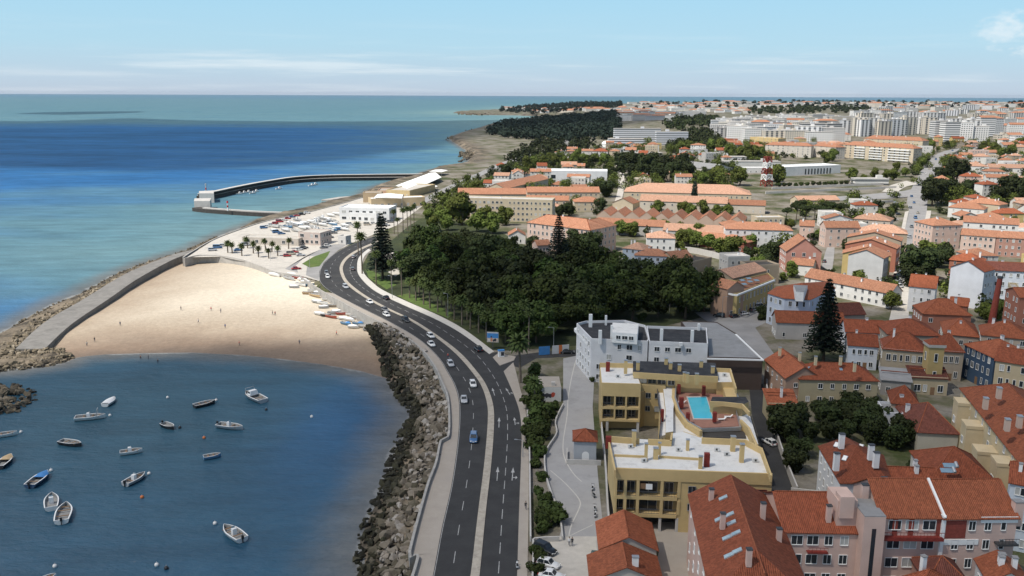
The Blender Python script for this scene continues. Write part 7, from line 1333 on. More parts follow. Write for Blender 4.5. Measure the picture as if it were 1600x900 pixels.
def free(x, y, w_, d_, a, clear=1.0):
    ca, sa = math.cos(a), math.sin(a)
    for s in np.arange(-clear, w_ + clear + .1, 2.5):
        for t in np.arange(-clear, d_ + clear + .1, 2.5):
            j, i = cell(x + s * ca - t * sa, y + s * sa + t * ca)
            if not (0 <= j < NY and 0 <= i < NX) or occ[j, i]: return False
    return True
for (x, y), ok, yd, gn in zip(cand, RA, YA, GA):
    if not ok or yd or len(HF) > 200 or (gn and rq.random() < .9): continue
    far = y > 620; w_, d_, a = rq.uniform(9, 20), rq.uniform(8, 12), rq.choice((0, math.pi / 2)) * (0 if far else .0) + rq.uniform(-.25, .2)
    if not free(x, y, w_, d_, a, .6): continue
    h = rq.choice((4.5, 6.5, 7.5, 9.0)) if not far else rq.choice((6, 8, 9, 12)); g = float(H(x, y)); fl = max(1, round(h / 3.2)); col = rq.choice([WHT, BEI, PKW, WHT, GRY, YLW, STN, (.62, .60, .55), (.64, .62, .58)])
    rk_ = rq.choice(('gable', 'gable', 'hip', 'hip', 'flat')); n0_ = set(o.name for o in ())
    r = house(None, (x, y, g + h), (x + w_ * math.cos(a), y + w_ * math.sin(a), g + h), h, d_, rk_, rq.uniform(2.0, 3.0), col, rq.choice(('tile_salmon', 'tile_salmon', 'tile_pale', 'tile_orange')), fl, None, ridge=rq.choice('xxy'), gz=g, chim=rq.choice((0, 1, 2)), skip=.15, cat='house', sbays=None if not far else 0); HF.append(r)
    ca, sa = math.cos(a), math.sin(a)
    for s in np.arange(-1, w_ + 1.1, 2):
        for t in np.arange(-1, d_ + 1.1, 2): mark(x + s * ca - t * sa, y + s * sa + t * ca)
for lo, hi, nm in ((0, 252, 'the offices and upper avenue'), (252, 292, 'the far edge of the factory quarter'), (292, 345, 'the factory quarter and school'), (345, 400, 'the workshops and pink terraces'), (400, 900, 'the cottages below the avenue')):
    name_row([o for o in HF if lo <= to_px(o.location)[1] < hi], 'small plain house, {o} from the left among ' + nm, group='small houses among ' + nm)
TF = []; FC, FR = {'leaf_bright': [], 'leaf_dark': []}, {'leaf_bright': [], 'leaf_dark': []}; dens = [(x + rq.uniform(-3, 3), y + rq.uniform(-3, 3)) for x, y in cand]
nf_ = 0
for (x, y), ok, yd, gn in zip(dens, RA, YA, GA):
    if not ok or len(TF) + nf_ > 950 or (yd and rq.random() < .88): continue
    j, i = cell(x, y)
    if not (1 <= j < NY - 1 and 1 <= i < NX - 1) or occ[j, i] or (not gn and rq.random() < .12): continue
    kd = rq.choice(('round', 'dark', 'round', 'shrub', 'dark')) if not gn else rq.choice(('round', 'dark', 'round', 'broad', 'dark')); s = rq.uniform(.7, 1.5) * (1.5 if kd == 'shrub' else .85 if kd == 'broad' else 1.0) * (1.15 if y > 620 else .85)
    if y > 560 or len([o for o in TF if o.name.startswith('tree')]) > 55:
        mt = 'leaf_bright' if kd in ('round', 'shrub') else 'leaf_dark'; g = float(H(x, y))
        for _ in range(7): d = rq.gauss(0, 1.3) * s, rq.gauss(0, 1.3) * s, rq.uniform(.8, 5.2) * s; FC[mt].append((x + d[0], y + d[1], g + d[2])); FR[mt].append(1.7 * s * rq.uniform(.7, 1.2))
        nf_ += 1; occ[j, i] = True; continue
    TF.append(plant(kd, (x, y, float(H(x, y)) - .1), s, sz=s * rq.uniform(.85, 1.15))); occ[j, i] = True
for lo, hi, nm in ((0, 240, 'around the far offices'), (240, 256, 'in the belt behind the white hall'), (256, 275, 'between coast road and factory'), (275, 300, 'around the factory halls'), (300, 330, 'about the hospital and school'), (330, 365, 'between workshops and avenue'), (365, 900, 'among the cottages and gardens')):
    tl_ = [o for o in TF if lo <= to_px(o.location)[1] < hi]
    for kk_, ww in (('shrub', 'garden bush'), ('tree', 'leafy tree')): name_row([o for o in tl_ if o.name.startswith(kk_)], ww + ', {o} from the left ' + nm, group=ww + 's ' + nm)

rgf = np.random.default_rng(8)
for mt, nm, lab in (('leaf_bright', 'far_greenery', 'light green mass of distant gardens and street trees'), ('leaf_dark', 'far_tree_belt', 'dark green mass of distant trees between the quarters')):
    tag(link(nm, quads_mesh(nm, leaf_cloud(FC[mt], FR[mt], 36, .62, rgf, .85), mt)), lab, 'trees', kind='stuff')
# ------------------------------------------------------------------ cars
def car_parts(kind):
    L_, Wd, Hh = {'hatch': (4.0, 1.74, 1.48), 'saloon': (4.5, 1.78, 1.44), 'suv': (4.5, 1.86, 1.68), 'van': (4.8, 1.9, 2.0)}[kind]; hw = Wd / 2; b = MB(); zb = .28; belt = Hh * .60
    prof = {'hatch': [(-.5, .45, .62), (-.49, .8, .9), (-.30, .9, .98), (.12, .88, 1.0), (.34, .76, 1.0), (.47, .62, .92), (.5, .45, .78)], 'saloon': [(-.5, .45, .75), (-.48, .78, .9), (-.28, .86, 1.0), (.1, .88, 1.0), (.30, .78, 1.0), (.47, .62, .9), (.5, .45, .76)],
            'suv': [(-.5, .5, .7), (-.49, .9, .94), (-.28, 1.0, 1.0), (.12, 1.0, 1.0), (.32, .9, 1.0), (.47, .8, .94), (.5, .5, .82)], 'van': [(-.5, .5, .8), (-.495, 1.05, .96), (-.28, 1.08, 1.0), (.15, 1.06, 1.0), (.34, .98, 1.0), (.47, .8, .92), (.5, .5, .8)]}[kind]
    rings = [[(x * L_, -hw * w_ * .94, zb), (x * L_, -hw * w_, zb + .22), (x * L_, -hw * w_ * .97, z - .06), (x * L_, -hw * w_ * .86, z), (x * L_, hw * w_ * .86, z), (x * L_, hw * w_ * .97, z - .06), (x * L_, hw * w_, zb + .22), (x * L_, hw * w_ * .94, zb)] for x, z, w_ in prof]
    b.loft(rings, 0, True, True); body = b.mesh('body', ['car_paint'])
    zt = Hh; zc = .84 if kind != 'van' else 1.02; zc = {'hatch': .86, 'saloon': .84, 'suv': .96, 'van': 1.03}[kind]
    x0, x1, t0, t1 = {'hatch': (-.48, .20, -.40, .04), 'saloon': (-.36, .18, -.22, .03), 'suv': (-.48, .22, -.43, .07), 'van': (-.49, .33, -.47, .17)}[kind]; g = MB()
    lo = [(x0 * L_, -hw * .9, zc), (x1 * L_, -hw * .88, zc - .06), (x1 * L_, hw * .88, zc - .06), (x0 * L_, hw * .9, zc)]; hi = [(t0 * L_, -hw * .72, zt), (t1 * L_, -hw * .74, zt), (t1 * L_, hw * .74, zt), (t0 * L_, hw * .72, zt)]
    g.add(lo + hi, [(0, 1, 5, 4), (1, 2, 6, 5), (2, 3, 7, 6), (3, 0, 4, 7)]); glass = g.mesh('windows', ['glass'])
    r = MB(); k = .05; r.add([(t0 * L_, -hw * .74, zt - .03), (t1 * L_ + .06, -hw * .76, zt - .03), (t1 * L_ + .06, hw * .76, zt - .03), (t0 * L_, hw * .74, zt - .03), (t0 * L_ + .1, -hw * .62, zt + k), (t1 * L_ - .1, -hw * .62, zt + k), (t1 * L_ - .1, hw * .62, zt + k), (t0 * L_ + .1, hw * .62, zt + k)], [(4, 5, 6, 7), (0, 1, 5, 4), (1, 2, 6, 5), (2, 3, 7, 6), (3, 0, 4, 7)])
    for s in (-1, 1):
        for (a, c) in ((lo[0], hi[0]), (lo[1], hi[1])): r.beam((a[0], s * abs(a[1]), a[2]), (c[0], s * abs(c[1]), c[2]), .09, .09)
        mx_ = (lo[0][0] + lo[1][0]) / 2; r.beam((mx_, s * hw * .9, zc), (mx_, s * hw * .74, zt), .08, .06)
    roof = r.mesh('roof', ['car_paint']); tyre = MB().tube((0, -.1, 0), (0, .1, 0), .32, .32, 14).mesh('wheel', ['rubber']); rim = MB().tube((0, -.112, 0), (0, .112, 0), .2, .2, 10).mesh('rim', ['tyre_rim']); hl = MB().box(-.05, .06, -.2, .2, -.08, .08).mesh('headlight', ['light_lens']); tl = MB().box(-.06, .05, -.15, .15, -.1, .1).mesh('tail_light', ['tail_lens']); pl = MB().box(-.03, .03, -.26, .26, -.06, .06).mesh('number_plate', ['white_trim'])
    return L_, hw, Hh, body, glass, roof, tyre, rim, hl, tl, pl
CARS = {k: car_parts(k) for k in ('hatch', 'saloon', 'suv', 'van')}
CC = {'white': (.72, .72, .71), 'silver': (.42, .43, .45), 'grey': (.16, .165, .17), 'black': (.015, .016, .018), 'blue': (.05, .13, .28), 'red': (.35, .02, .02), 'green': (.012, .06, .05), 'beige': (.45, .40, .32)}
def car(p, rz, kind='hatch', col='white', label=None, group=None, full=True):
    L_, hw, Hh, body, glass, roof, tyre, rim, hl, tl, pl = CARS[kind]; r = empty('parked_car' if not full else 'car', tuple(p), rz, label, 'car', group); c = CC[col]
    link('body', body, r, color=c); link('windows', glass, r); link('roof', roof, r, color=c)
    for sx_ in (-.31, .31):
        for sy_ in (-1, 1):
            w_ = link('wheel', tyre, r, (sx_ * L_, sy_ * (hw - .1), .32))
            if full: link('rim', rim, w_)
    if full:
        for sy_ in (-1, 1): link('headlight', hl, r, (L_ * .485, sy_ * hw * .62, .62)); link('tail_light', tl, r, (-L_ * .495, sy_ * hw * .66, .72))
        link('number_plate', pl, r, (L_ * .502, 0, .48))
    return r
SW = smooth_path(G(Lasp), 500), smooth_path(G(Lmed), 500), smooth_path(G(Rmed), 500), smooth_path(G(Rasp), 500)
def road_heading(u, v, right=False):
    p = W(u, v, ZR); A = [a.lerp(b, .5) for a, b in zip(SW[2 if right else 0], SW[3 if right else 1])]; i = min(range(1, 499), key=lambda k: (A[k] - Vector((p.x, p.y, 0))).length); d = A[i + 1] - A[i - 1]; a = math.atan2(d.y, d.x); return a if right else a + math.pi
for u, v, kd, cl, rt_, lab in ((512, 434, 'hatch', 'white', 0, 'white hatchback farthest up the seaward carriageway'), (510, 428, 'hatch', 'grey', 0, 'grey car just behind the farthest white hatchback'), (540, 450, 'suv', 'silver', 0, 'silver car leaving the bend on the seaward carriageway'), (578, 473.5, 'saloon', 'white', 0, 'white saloon hugging the median near the beach boats'),
                              (602, 486, 'hatch', 'grey', 0, 'dark car directly ahead of a white car near the beach end'), (604, 494, 'hatch', 'white', 0, 'white car directly behind a dark car near the beach end'), (634, 502, 'suv', 'black', 0, 'black car alone by the median above the rocks'), (673, 527, 'hatch', 'white', 0, 'upper of two white cars close together'), (674, 540, 'saloon', 'white', 0, 'lower of two white cars close together'),
                              (704, 571, 'hatch', 'silver', 0, 'silver car in the curve beside the promenade'), (739, 603, 'hatch', 'white', 0, 'white car at the median on the inside lane'), (725, 627, 'saloon', 'silver', 0, 'silver saloon in the outer lane ahead of the blue car'), (740, 688, 'suv', 'blue', 0, 'blue car nearest to the viewer on the seaward carriageway'),
                              (552, 403, 'hatch', 'silver', 1, 'grey car farthest up the landward carriageway'), (551, 422, 'hatch', 'grey', 1, 'dark grey car in the bend on the landward carriageway'), (603, 467, 'saloon', 'black', 1, 'black saloon at the park kerb on the landward carriageway'), (747, 548, 'suv', 'black', 1, 'black car turning near the side road junction')):
    p = W(u, v, ZR); car((p.x, p.y, ZR), road_heading(u, v, rt_), kd, cl, lab)
for u, v, rz, kd, cl, lab in ((852, 862, -.75, 'suv', 'black', 'black car parked at an angle by the car park wall'), (857, 885, -.45, 'hatch', 'white', 'white car with dark glass parked below the black one'), (862, 903, -.3, 'saloon', 'white', 'white car cut off by the bottom edge of the car park'), (931, 880, 1.5, 'van', 'green', 'dark green van beside the orange tiled house'),
                             (1124, 495, 2.6, 'suv', 'black', 'black car at the park corner before the yellow building'), (1163, 492, .5, 'hatch', 'white', 'white car parked under the yellow corner building'), (1148, 496, .5, 'hatch', 'black', 'black car parked at the rounded corner of the yellow building'), (1186, 481, .6, 'van', 'white', 'white van parked along the yellow building'), (1202, 694, 1.95, 'hatch', 'white', 'white car on the dark street beside the yellow complex'), (886, 552, 0, 'saloon', 'black', 'black saloon parked under the poster wall'),
                             (1178, 486, .6, 'hatch', 'grey', 'grey car between van and white car at the yellow building'), (1288, 410, 1.2, 'hatch', 'black', 'black car in the lane beside the brick villa'), (1404, 474, 1.55, 'hatch', 'grey', 'grey car on the pale lane by the white house')):
    p = W(u, v, 5.05); car((p.x, p.y, 5.06), rz, kd, cl, lab)
rc = random.Random(9)
def lot(pts, rz, fmt, group, kinds=('hatch', 'saloon', 'suv', 'van'), cols=('white', 'silver', 'grey', 'black', 'blue', 'white', 'red', 'beige'), up=.05, jit=.15):
    os_ = []
    for u, v in pts: p = T(u, v); os_.append(car((p.x, p.y, float(H(p.x, p.y)) + up), rz + rc.uniform(-jit, jit), rc.choice(kinds), rc.choice(cols), full=False))
    name_row(os_, fmt, 'car', group)
lot([(412, 357), (418, 355), (424, 352.5), (430, 350), (437, 347.5), (444, 345), (450, 342.5), (457, 340), (464, 338), (472, 336), (480, 334)], .5, '{o} parked car from the left in the line along the quay', 'cars along the quay')
lot([(449, 401), (455, 398), (460, 395), (468, 391), (472, 389.5), (476, 388), (349, 385), (463, 421), (470, 400), (506, 388), (512, 385)], .35, '{o} parked car from the left on the beach plaza and slip road', 'cars on the plaza')
lot([(u, v) for u, v in ((500, 352), (508, 350), (516, 349), (524, 347), (470, 352), (478, 350), (440, 366), (432, 364), (486, 376), (515, 372), (522, 365), (530, 360), (538, 356), (546, 352), (372, 392), (384, 384), (340, 388), (332, 392))], .4, '{o} small parked car from the left among the stored boats', 'cars among the stored boats', cols=('white', 'silver', 'grey', 'white', 'blue'))
lot([(1424, 308), (1428, 318), (1422, 326), (1434, 334), (1430, 342), (1440, 352), (1424, 356), (1420, 372), (1436, 380), (1418, 390), (1446, 296), (1436, 290), (1450, 280), (1446, 272), (1452, 265), (1442, 256), (1462, 250), (1476, 243), (1488, 236), (1500, 234), (1412, 408), (1432, 404)], 1.35, '{o} car from the left along the avenue', 'cars on the avenue', up=.3)
lot([(1404, 434), (1398, 438), (1406, 442), (1400, 446), (1408, 428), (1394, 442), (1404, 450), (1388, 438)], .4, '{o} car from the left in the packed yard below the avenue', 'cars in the packed yard')
lot([(1330, 318), (1342, 319), (1354, 320), (1366, 318), (1340, 330), (1318, 322), (1400, 318), (1408, 324), (1396, 326), (1404, 336), (1398, 344)], .1, '{o} car from the left around the dusty lots by the roundabout', 'cars on the dusty lots')
lot([(752, 346), (758, 346.5), (764, 347), (770, 347), (776, 348)], 1.5, '{o} car from the left before the hospital block', 'cars before the hospital', cols=('white', 'silver'))
lot([(842, 241), (852, 238), (866, 233), (874, 229), (888, 227), (880, 231)], .8, '{o} car from the left on the far coast road', 'cars on the coast road', up=.35)
lot([(556, 344), (566, 344), (576, 345), (590, 346), (600, 347), (610, 348), (584, 350), (594, 352), (604, 353), (574, 352)], .3, '{o} parked car from the left between boatyard and tiered pine', 'cars behind the tiered pine')
# ------------------------------------------------------------------ boats
def hull_mesh(L_, B_, Hh, inner=True):
    b = MB(); n = 9; outer, top, flo = [], [], []
    for i in range(n):
        f = i / (n - 1); x = -L_ / 2 + L_ * f; w_ = B_ / 2 * (.86 + .14 * math.sin(min(1, f * 2.2) * math.pi / 2)) * (1 - max(0, (f - .45) / .55) ** 2.2); w_ = max(w_, .03); sh_ = Hh * (1 + .35 * max(0, f - .4) ** 1.5)
        outer.append([(x, -w_, sh_), (x, -w_ * .86, sh_ * .25), (x, -w_ * .3, -.15), (x, w_ * .3, -.15), (x, w_ * .86, sh_ * .25), (x, w_, sh_)]); k = .84
        top.append([(x * .97, -w_ * k, sh_), (x * .97, -w_ * k * .9, Hh * .30), (x * .97, w_ * k * .9, Hh * .30), (x * .97, w_ * k, sh_)])
    b.loft(outer, 0, False, True, closed=False); b.add(outer[0], [tuple(range(5, -1, -1))], 0)
    for i in range(n - 1):
        for a, c in ((0, 0), (5, 3)): b.add([outer[i][a], outer[i + 1][a], top[i + 1][c], top[i][c]], [(0, 1, 2, 3) if a == 5 else (3, 2, 1, 0)], 1)
    if inner: b.loft(top, 2, False, False, closed=False); b.add(top[0], [(0, 1, 2, 3)], 2)
    b.add([outer[0][0], outer[0][5], top[0][3], top[0][0]], [(0, 1, 2, 3)], 1)
    return b.mesh('hull', ['boat_paint', 'white_trim', 'boat_inside'])
M('boat_inside', (.30, .30, .29), .7, .2, 2); M('boat_wood', (.25, .15, .08), .7, .2, 2); M('canvas_tan', (.52, .38, .22), .8, .1, 1); M('canvas_blue', (.06, .22, .5), .7, .1, 1); M('boat_black', (.02, .02, .022), .6, .2, 2)
HULL = {}
def boat(stern, bow, col, label, extras='', z=0.0, beam=None, group=None, name='boat', grd=None):
    s, w_ = (W(*stern, z + .5), W(*bow, z + .5)) if grd is None else (grd(*stern), grd(*bow)); d = w_ - s; d.z = 0; L_ = max(2.6, d.length); c = (s + w_) / 2; k = round(L_ * 2) / 2; B_ = beam or (.8 + L_ * .29); Hh = .62 + .05 * L_
    if (k, B_) not in HULL: HULL[(k, B_)] = hull_mesh(k, B_, Hh)
    zz = z + .02 if grd is None else c.z + .3; r = empty(name, (c.x, c.y, zz), math.atan2(d.y, d.x), label, 'boat', group); link('hull', HULL[(k, B_)], r, color=col)
    if 't' in extras:
        for f in (-.22, .08, .28): MB().box(k * f - .14, k * f + .14, -B_ * .38, B_ * .38, Hh * .72, Hh * .8).build('thwart', ['boat_wood'], r)
    if 'o' in extras: b = MB(); b.box(-.22, .16, -.2, .2, Hh * .8, Hh + .5); b.box(-.16, .04, -.07, .07, -.4, Hh * .8); b.build('outboard_motor', ['boat_black'], r, (-k / 2 - .1, 0, 0))
    if 'c' in extras: b = MB(); b.box(-.45, .35, -.42, .42, Hh * .3, Hh + .75); b.build('console', ['white_paint'], r, (-k * .05, 0, 0)); b = MB(); b.add([(.38, -.4, Hh + .72), (.38, .4, Hh + .72), (.15, .34, Hh + 1.15), (.15, -.34, Hh + 1.15)], [(0, 1, 2, 3)]); b.build('windscreen', ['glass_sky'], r, (-k * .05, 0, 0))
    if 'C' in extras: b = MB(); b.add([(-.9, -B_ * .36, Hh), (1.1, -B_ * .32, Hh), (1.1, B_ * .32, Hh), (-.9, B_ * .36, Hh), (-.7, -B_ * .28, Hh + 1.3), (.5, -B_ * .26, Hh + 1.3), (.5, B_ * .26, Hh + 1.3), (-.7, B_ * .28, Hh + 1.3)], [(4, 5, 6, 7), (0, 1, 5, 4), (1, 2, 6, 5), (2, 3, 7, 6), (3, 0, 4, 7)]); b.build('cabin', ['white_paint'], r, (k * .08, 0, 0)); MB().box(-.5, .4, -B_ * .335, B_ * .335, Hh + .55, Hh + 1.0).build('cabin_window', ['glass'], r, (k * .08, 0, 0))
    if 'a' in extras:
        b = MB()
        for sy_ in (-1, 1): b.beam((0, sy_ * B_ * .42, Hh), (.2, sy_ * B_ * .36, Hh + 1.7), .1, .1)
        b.beam((.2, -B_ * .36, Hh + 1.7), (.2, B_ * .36, Hh + 1.7), .12, .12); b.build('radar_arch', ['metal'], r, (k * .22, 0, 0))
    for ch_, mt in (('T', 'canvas_tan'), ('B', 'canvas_blue'), ('K', 'white_paint')):
        if ch_ in extras:
            b = MB(); ring = lambda x, w2, zt: [(x, -w2, Hh), (x, -w2 * .5, zt), (x, w2 * .5, zt), (x, w2, Hh)]; x0, x1 = (-k * .42, k * .40) if ch_ == 'K' else (k * .0, k * .44); b.loft([ring(x0, B_ * .42, Hh + .12), ring((x0 + x1) / 2, B_ * .45, Hh + .38), ring(x1, B_ * .12, Hh + .25)], 0, True, True, closed=False); b.build('boat_cover', [mt], r)
    return r
WB_, DK, GY, BL = (.70, .70, .68), (.03, .032, .036), (.42, .43, .44), (.12, .26, .42)
for st_, bw_, c, ex, lab in (((164, 633), (179, 622), WB_, 'K', 'small white covered boat behind the long white launch'), ((117, 654), (165, 650), WB_, 'tca', 'long white launch with radar arch in the middle of the bay'), ((-8, 681), (27, 676), WB_, 'to', 'white boat cut by the left edge of the bay'), ((95, 690), (127, 695), DK, 't', 'dark hulled boat with white thwarts'), ((187, 708), (223, 703), WB_, 'tc', 'slim white open boat left of the blue white skiff'),
                            ((254, 662), (272, 669), DK, 'o', 'small black dinghy in mid bay'), ((303, 635), (336, 627), DK, 't', 'long black rowing boat near the beach'), ((411, 627), (384, 614), GY, 'Cta', 'grey fishing boat with wheelhouse near the sand'), ((341, 664), (379, 669), GY, 'tco', 'grey and white open boat below the fishing boat'), ((317, 715), (346, 710), BL, 't', 'pale blue and white skiff'),
                            ((195, 757), (227, 740), GY, 'toc', 'grey white motor boat with black outboard'), ((46, 760), (75, 738), (.05, .09, .16), 'tBo', 'dark blue boat with blue cover on its bow'), ((-3, 731), (18, 712), DK, 'T', 'dark boat with tan cover at the left edge'), ((80, 795), (81, 773), WB_, 'c', 'small white boat with dark windscreen'), ((96, 816), (104, 788), WB_, 'to', 'white boat with blue seats near the lower left'),
                            ((379, 844), (350, 823), WB_, 'tco', 'lone white motor boat at the lower middle of the bay'), ((66, 906), (86, 899), WB_, 't', 'white boat cut by the bottom edge of the bay')): boat(st_, bw_, c, lab, ex)
M('buoy_white', (.75, .72, .68), .5, .05); M('buoy_orange', (.6, .18, .06), .5, .1); M('buoy_dark', (.04, .04, .045), .5, .1)
def buoy(u, v, mt, lab):
    p = W(u, v, 0); r = empty('buoy', (p.x, p.y, 0), 0, lab, 'buoy'); b = MB(); b.loft([[(math.cos(t) * .42 * math.cos(e), math.sin(t) * .42 * math.cos(e), .2 + .42 * math.sin(e)) for t in np.linspace(0, 6.283, 10, False)] for e in np.linspace(-1.45, 1.45, 7)]); b.build('float', [mt], r); MB().tube((0, 0, .6), (0, 0, .82), .07, .07, 6).build('ring', ['metal'], r)
for u, v, mt, lab in ((33, 676, 'buoy_white', 'pale buoy off the bow of the edge boat'), (80, 736, 'buoy_white', 'pale buoy ahead of the blue covered boat'), (222, 778, 'buoy_orange', 'tan buoy below the outboard motor boat'), (336, 819, 'buoy_white', 'white buoy ahead of the lone motor boat'), (262, 622, 'buoy_white', 'white buoy near the black rowing boat'), (416, 641, 'buoy_dark', 'dark buoy below the fishing boat'), (319, 685, 'buoy_orange', 'orange buoy above the pale blue skiff'), (281, 669, 'buoy_dark', 'dark buoy beside the black dinghy'),
                     (86, 886, 'buoy_white', 'white buoy near the bottom left of the bay'), (245, 884, 'buoy_white', 'white buoy of the pair near the bottom of the bay'), (260, 889, 'buoy_dark', 'dark buoy of the pair near the bottom of the bay'), (172, 650, 'buoy_white', 'white buoy at the bow of the long launch'), (487, 652, 'buoy_white', 'lone white buoy in the dark water off the rocks'), (338, 626, 'buoy_white', 'white buoy at the bow of the black rowing boat'), (233, 741, 'buoy_white', 'small pale buoy ahead of the outboard motor boat')): buoy(u, v, mt, lab)
# boats drawn up on the sand
bb = []
for i, (u, v, c, ex) in enumerate(((425, 424, (.5, .36, .2), ''), (429, 432, WB_, 'K'), (447, 433, WB_, ''), (452, 437, GY, 't'), (466, 436, (.4, .1, .08), ''), (478, 443, WB_, 'K'), (484, 447, BL, ''), (470, 447, WB_, ''), (460, 450, GY, 'K'), (481, 460, (.45, .32, .18), ''), (492, 464, (.5, .36, .2), ''), (512, 470, WB_, 't'), (506, 482, GY, 'K'), (518, 480, (.3, .26, .22), ''), (536, 482, GY, 't'), (543, 485, WB_, ''), (500, 493, WB_, 'K'), (510, 495, DK, 't'), (518, 497, (.35, .08, .05), ''), (537, 500, WB_, 'K'), (549, 494, WB_, ''), (541, 508, BL, 'B'), (560, 508, BL, 'B'), (568, 512, WB_, ''), (556, 499, GY, ''), (524, 474, WB_, 'K'), (530, 478, BL, ''), (548, 489, (.3, .26, .22), 't'), (496, 474, GY, 'K'), (505, 476, WB_, ''), (526, 489, WB_, 'K'), (520, 491, GY, 't'), (533, 492, (.4, .1, .08), ''), (546, 502, WB_, 'K'), (489, 456, WB_, ''), (498, 460, GY, 'K'), (474, 440, WB_, 'K'), (456, 431, WB_, 'K'), (440, 428, GY, ''), (575, 517, GY, ''), (552, 513, WB_, 'K'))):
    a = rc.uniform(-.4, .35); du, dv = 8 * math.cos(a), 3.2 * math.sin(a) + 1; bb.append(boat((u - du, v - dv), (u + du, v + dv), c, None, ex, grd=lambda a_, b_: WB(a_, b_), beam=1.5, name='dinghy'))
name_row(bb, '{o} dinghy from the left drawn up on the sand below the road', 'boat', 'dinghies on the sand')
yb_ = []
for i in range(46):
    u = rc.uniform(425, 560); v = rc.uniform(max(324, 352 - (u - 420) * .20), min(360, 374 - (u - 440) * .16)); a = rc.uniform(-.3, .4); yb_.append(boat((u - 6, v - 1), (u + 6, v + .8), rc.choice((WB_, WB_, WB_, GY, BL)), None, rc.choice(('K', 'C', 'c', 'K', '')), z=5.6, beam=2.0, name='stored_boat'))
name_row(yb_, '{o} white boat from the left stored on the harbour hardstanding', 'boat', 'boats stored on the hardstanding')
mb_ = [boat((u - 5, v), (u + 5, v - .6), WB_, None, 'C', beam=2.4) for u, v in ((374, 303), (381, 301.5), (388, 300.5), (395, 302), (400, 299.5), (436, 295), (487, 290), (492, 288.6))]
name_row(mb_, '{o} white boat from the left moored in the marina basin', 'boat', 'boats in the marina')
# ------------------------------------------------------------------ people
def person_material():
    m, N, L, P = nmat('clothed_figure'); P.inputs['Roughness'].default_value = .8
    t = _n(N, 'ShaderNodeTexCoord'); s = _n(N, 'ShaderNodeSeparateXYZ'); L.new(t.outputs['Object'], s.inputs[0]); cr_ = _n(N, 'ShaderNodeValToRGB'); cr_.color_ramp.interpolation = 'CONSTANT'; e = cr_.color_ramp.elements
    mr = _n(N, 'ShaderNodeMapRange'); L.new(s.outputs[2], mr.inputs[0]); mr.inputs[1].default_value = 0; mr.inputs[2].default_value = 2
    e[0].position = 0; e[0].color = (.03, .03, .03, 1); e[1].position = .74; e[1].color = (.42, .25, .17, 1); k = e.new(.05); k.color = (.035, .045, .08, 1); k = e.new(.47); k.color = (1, 1, 1, 1); L.new(mr.outputs[0], cr_.inputs[0])
    a = _n(N, 'ShaderNodeMath', operation='GREATER_THAN'); L.new(s.outputs[2], a.inputs[0]); a.inputs[1].default_value = .94; c = _n(N, 'ShaderNodeMath', operation='LESS_THAN'); L.new(s.outputs[2], c.inputs[0]); c.inputs[1].default_value = 1.48; ml = _n(N, 'ShaderNodeMath', operation='MULTIPLY'); L.new(a.outputs[0], ml.inputs[0]); L.new(c.outputs[0], ml.inputs[1])
    oi = _n(N, 'ShaderNodeObjectInfo'); mx = _n(N, 'ShaderNodeMixRGB'); L.new(ml.outputs[0], mx.inputs[0]); L.new(cr_.outputs[0], mx.inputs[1]); L.new(oi.outputs['Color'], mx.inputs[2]); L.new(mx.outputs[0], P.inputs['Base Color']); MAT['clothed_figure'] = m
person_material(); M('hair', (.03, .02, .015), .7, .2, 5)
def body_mesh(step):
    V = [(0, 0, .95), (0, 0, 1.2), (0, .0, 1.42), (0, 0, 1.52), (.02, 0, 1.62), (.02, 0, 1.76)]; Rd = [(.155, .13), (.15, .115), (.16, .11), (.055, .055), (.085, .095), (.07, .08)]; E = [(0, 1), (1, 2), (2, 3), (3, 4), (4, 5)]
    for s in (-1, 1):
        k = step * s; o = len(V); V += [(0, s * .1, .88), (.05 + k * .12, s * .1, .48), (k * .28 - .03, s * .1, .09), (k * .28 + .12, s * .1, .04)]; Rd += [(.095, .09), (.06, .06), (.042, .042), (.04, .035)]; E += [(0, o), (o, o + 1), (o + 1, o + 2), (o + 2, o + 3)]
        o = len(V); V += [(0, s * .19, 1.40), (-k * .08, s * .25, 1.12), (-k * .18 + .06, s * .25, .88), (-k * .2 + .09, s * .25, .78)]; Rd += [(.058, .058), (.045, .045), (.034, .034), (.038, .022)]; E += [(2, o), (o, o + 1), (o + 1, o + 2), (o + 2, o + 3)]
    me = bpy.data.meshes.new('body'); me.from_pydata(V, E, []); me.materials.append(MAT['clothed_figure']); tmp = link('body', me); md = tmp.modifiers.new('skin', 'SKIN'); md.use_smooth_shade = True
    if not me.skin_vertices: bpy.context.view_layer.objects.active = tmp; bpy.ops.mesh.customdata_skin_add()
    for i, r in enumerate(Rd): me.skin_vertices[0].data[i].radius = r; me.skin_vertices[0].data[i].use_root = i == 0
    tmp.modifiers.new('sub', 'SUBSURF').levels = 1; tmp.modifiers['sub'].render_levels = 1; dg = bpy.context.evaluated_depsgraph_get(); out = bpy.data.meshes.new_from_object(tmp.evaluated_get(dg)); out.name = 'body'; bpy.data.objects.remove(tmp); return out
BODY = [body_mesh(1), body_mesh(-.8), body_mesh(.25)]; hb = MB(); hb.loft([[(math.cos(t) * .105 * math.cos(e), math.sin(t) * .098 * math.cos(e), .09 * math.sin(e)) for t in np.linspace(0, 6.283, 10, False)] for e in np.linspace(.0, 1.5, 4)]); HAIR = hb.mesh('hair', ['hair'])
def person(p, rz, shirt, label, k=0):
    r = empty('person', tuple(p), rz, label, 'person'); link('body', BODY[k], r, color=shirt); link('hair', HAIR, r, (.01, 0, 1.73)); return r
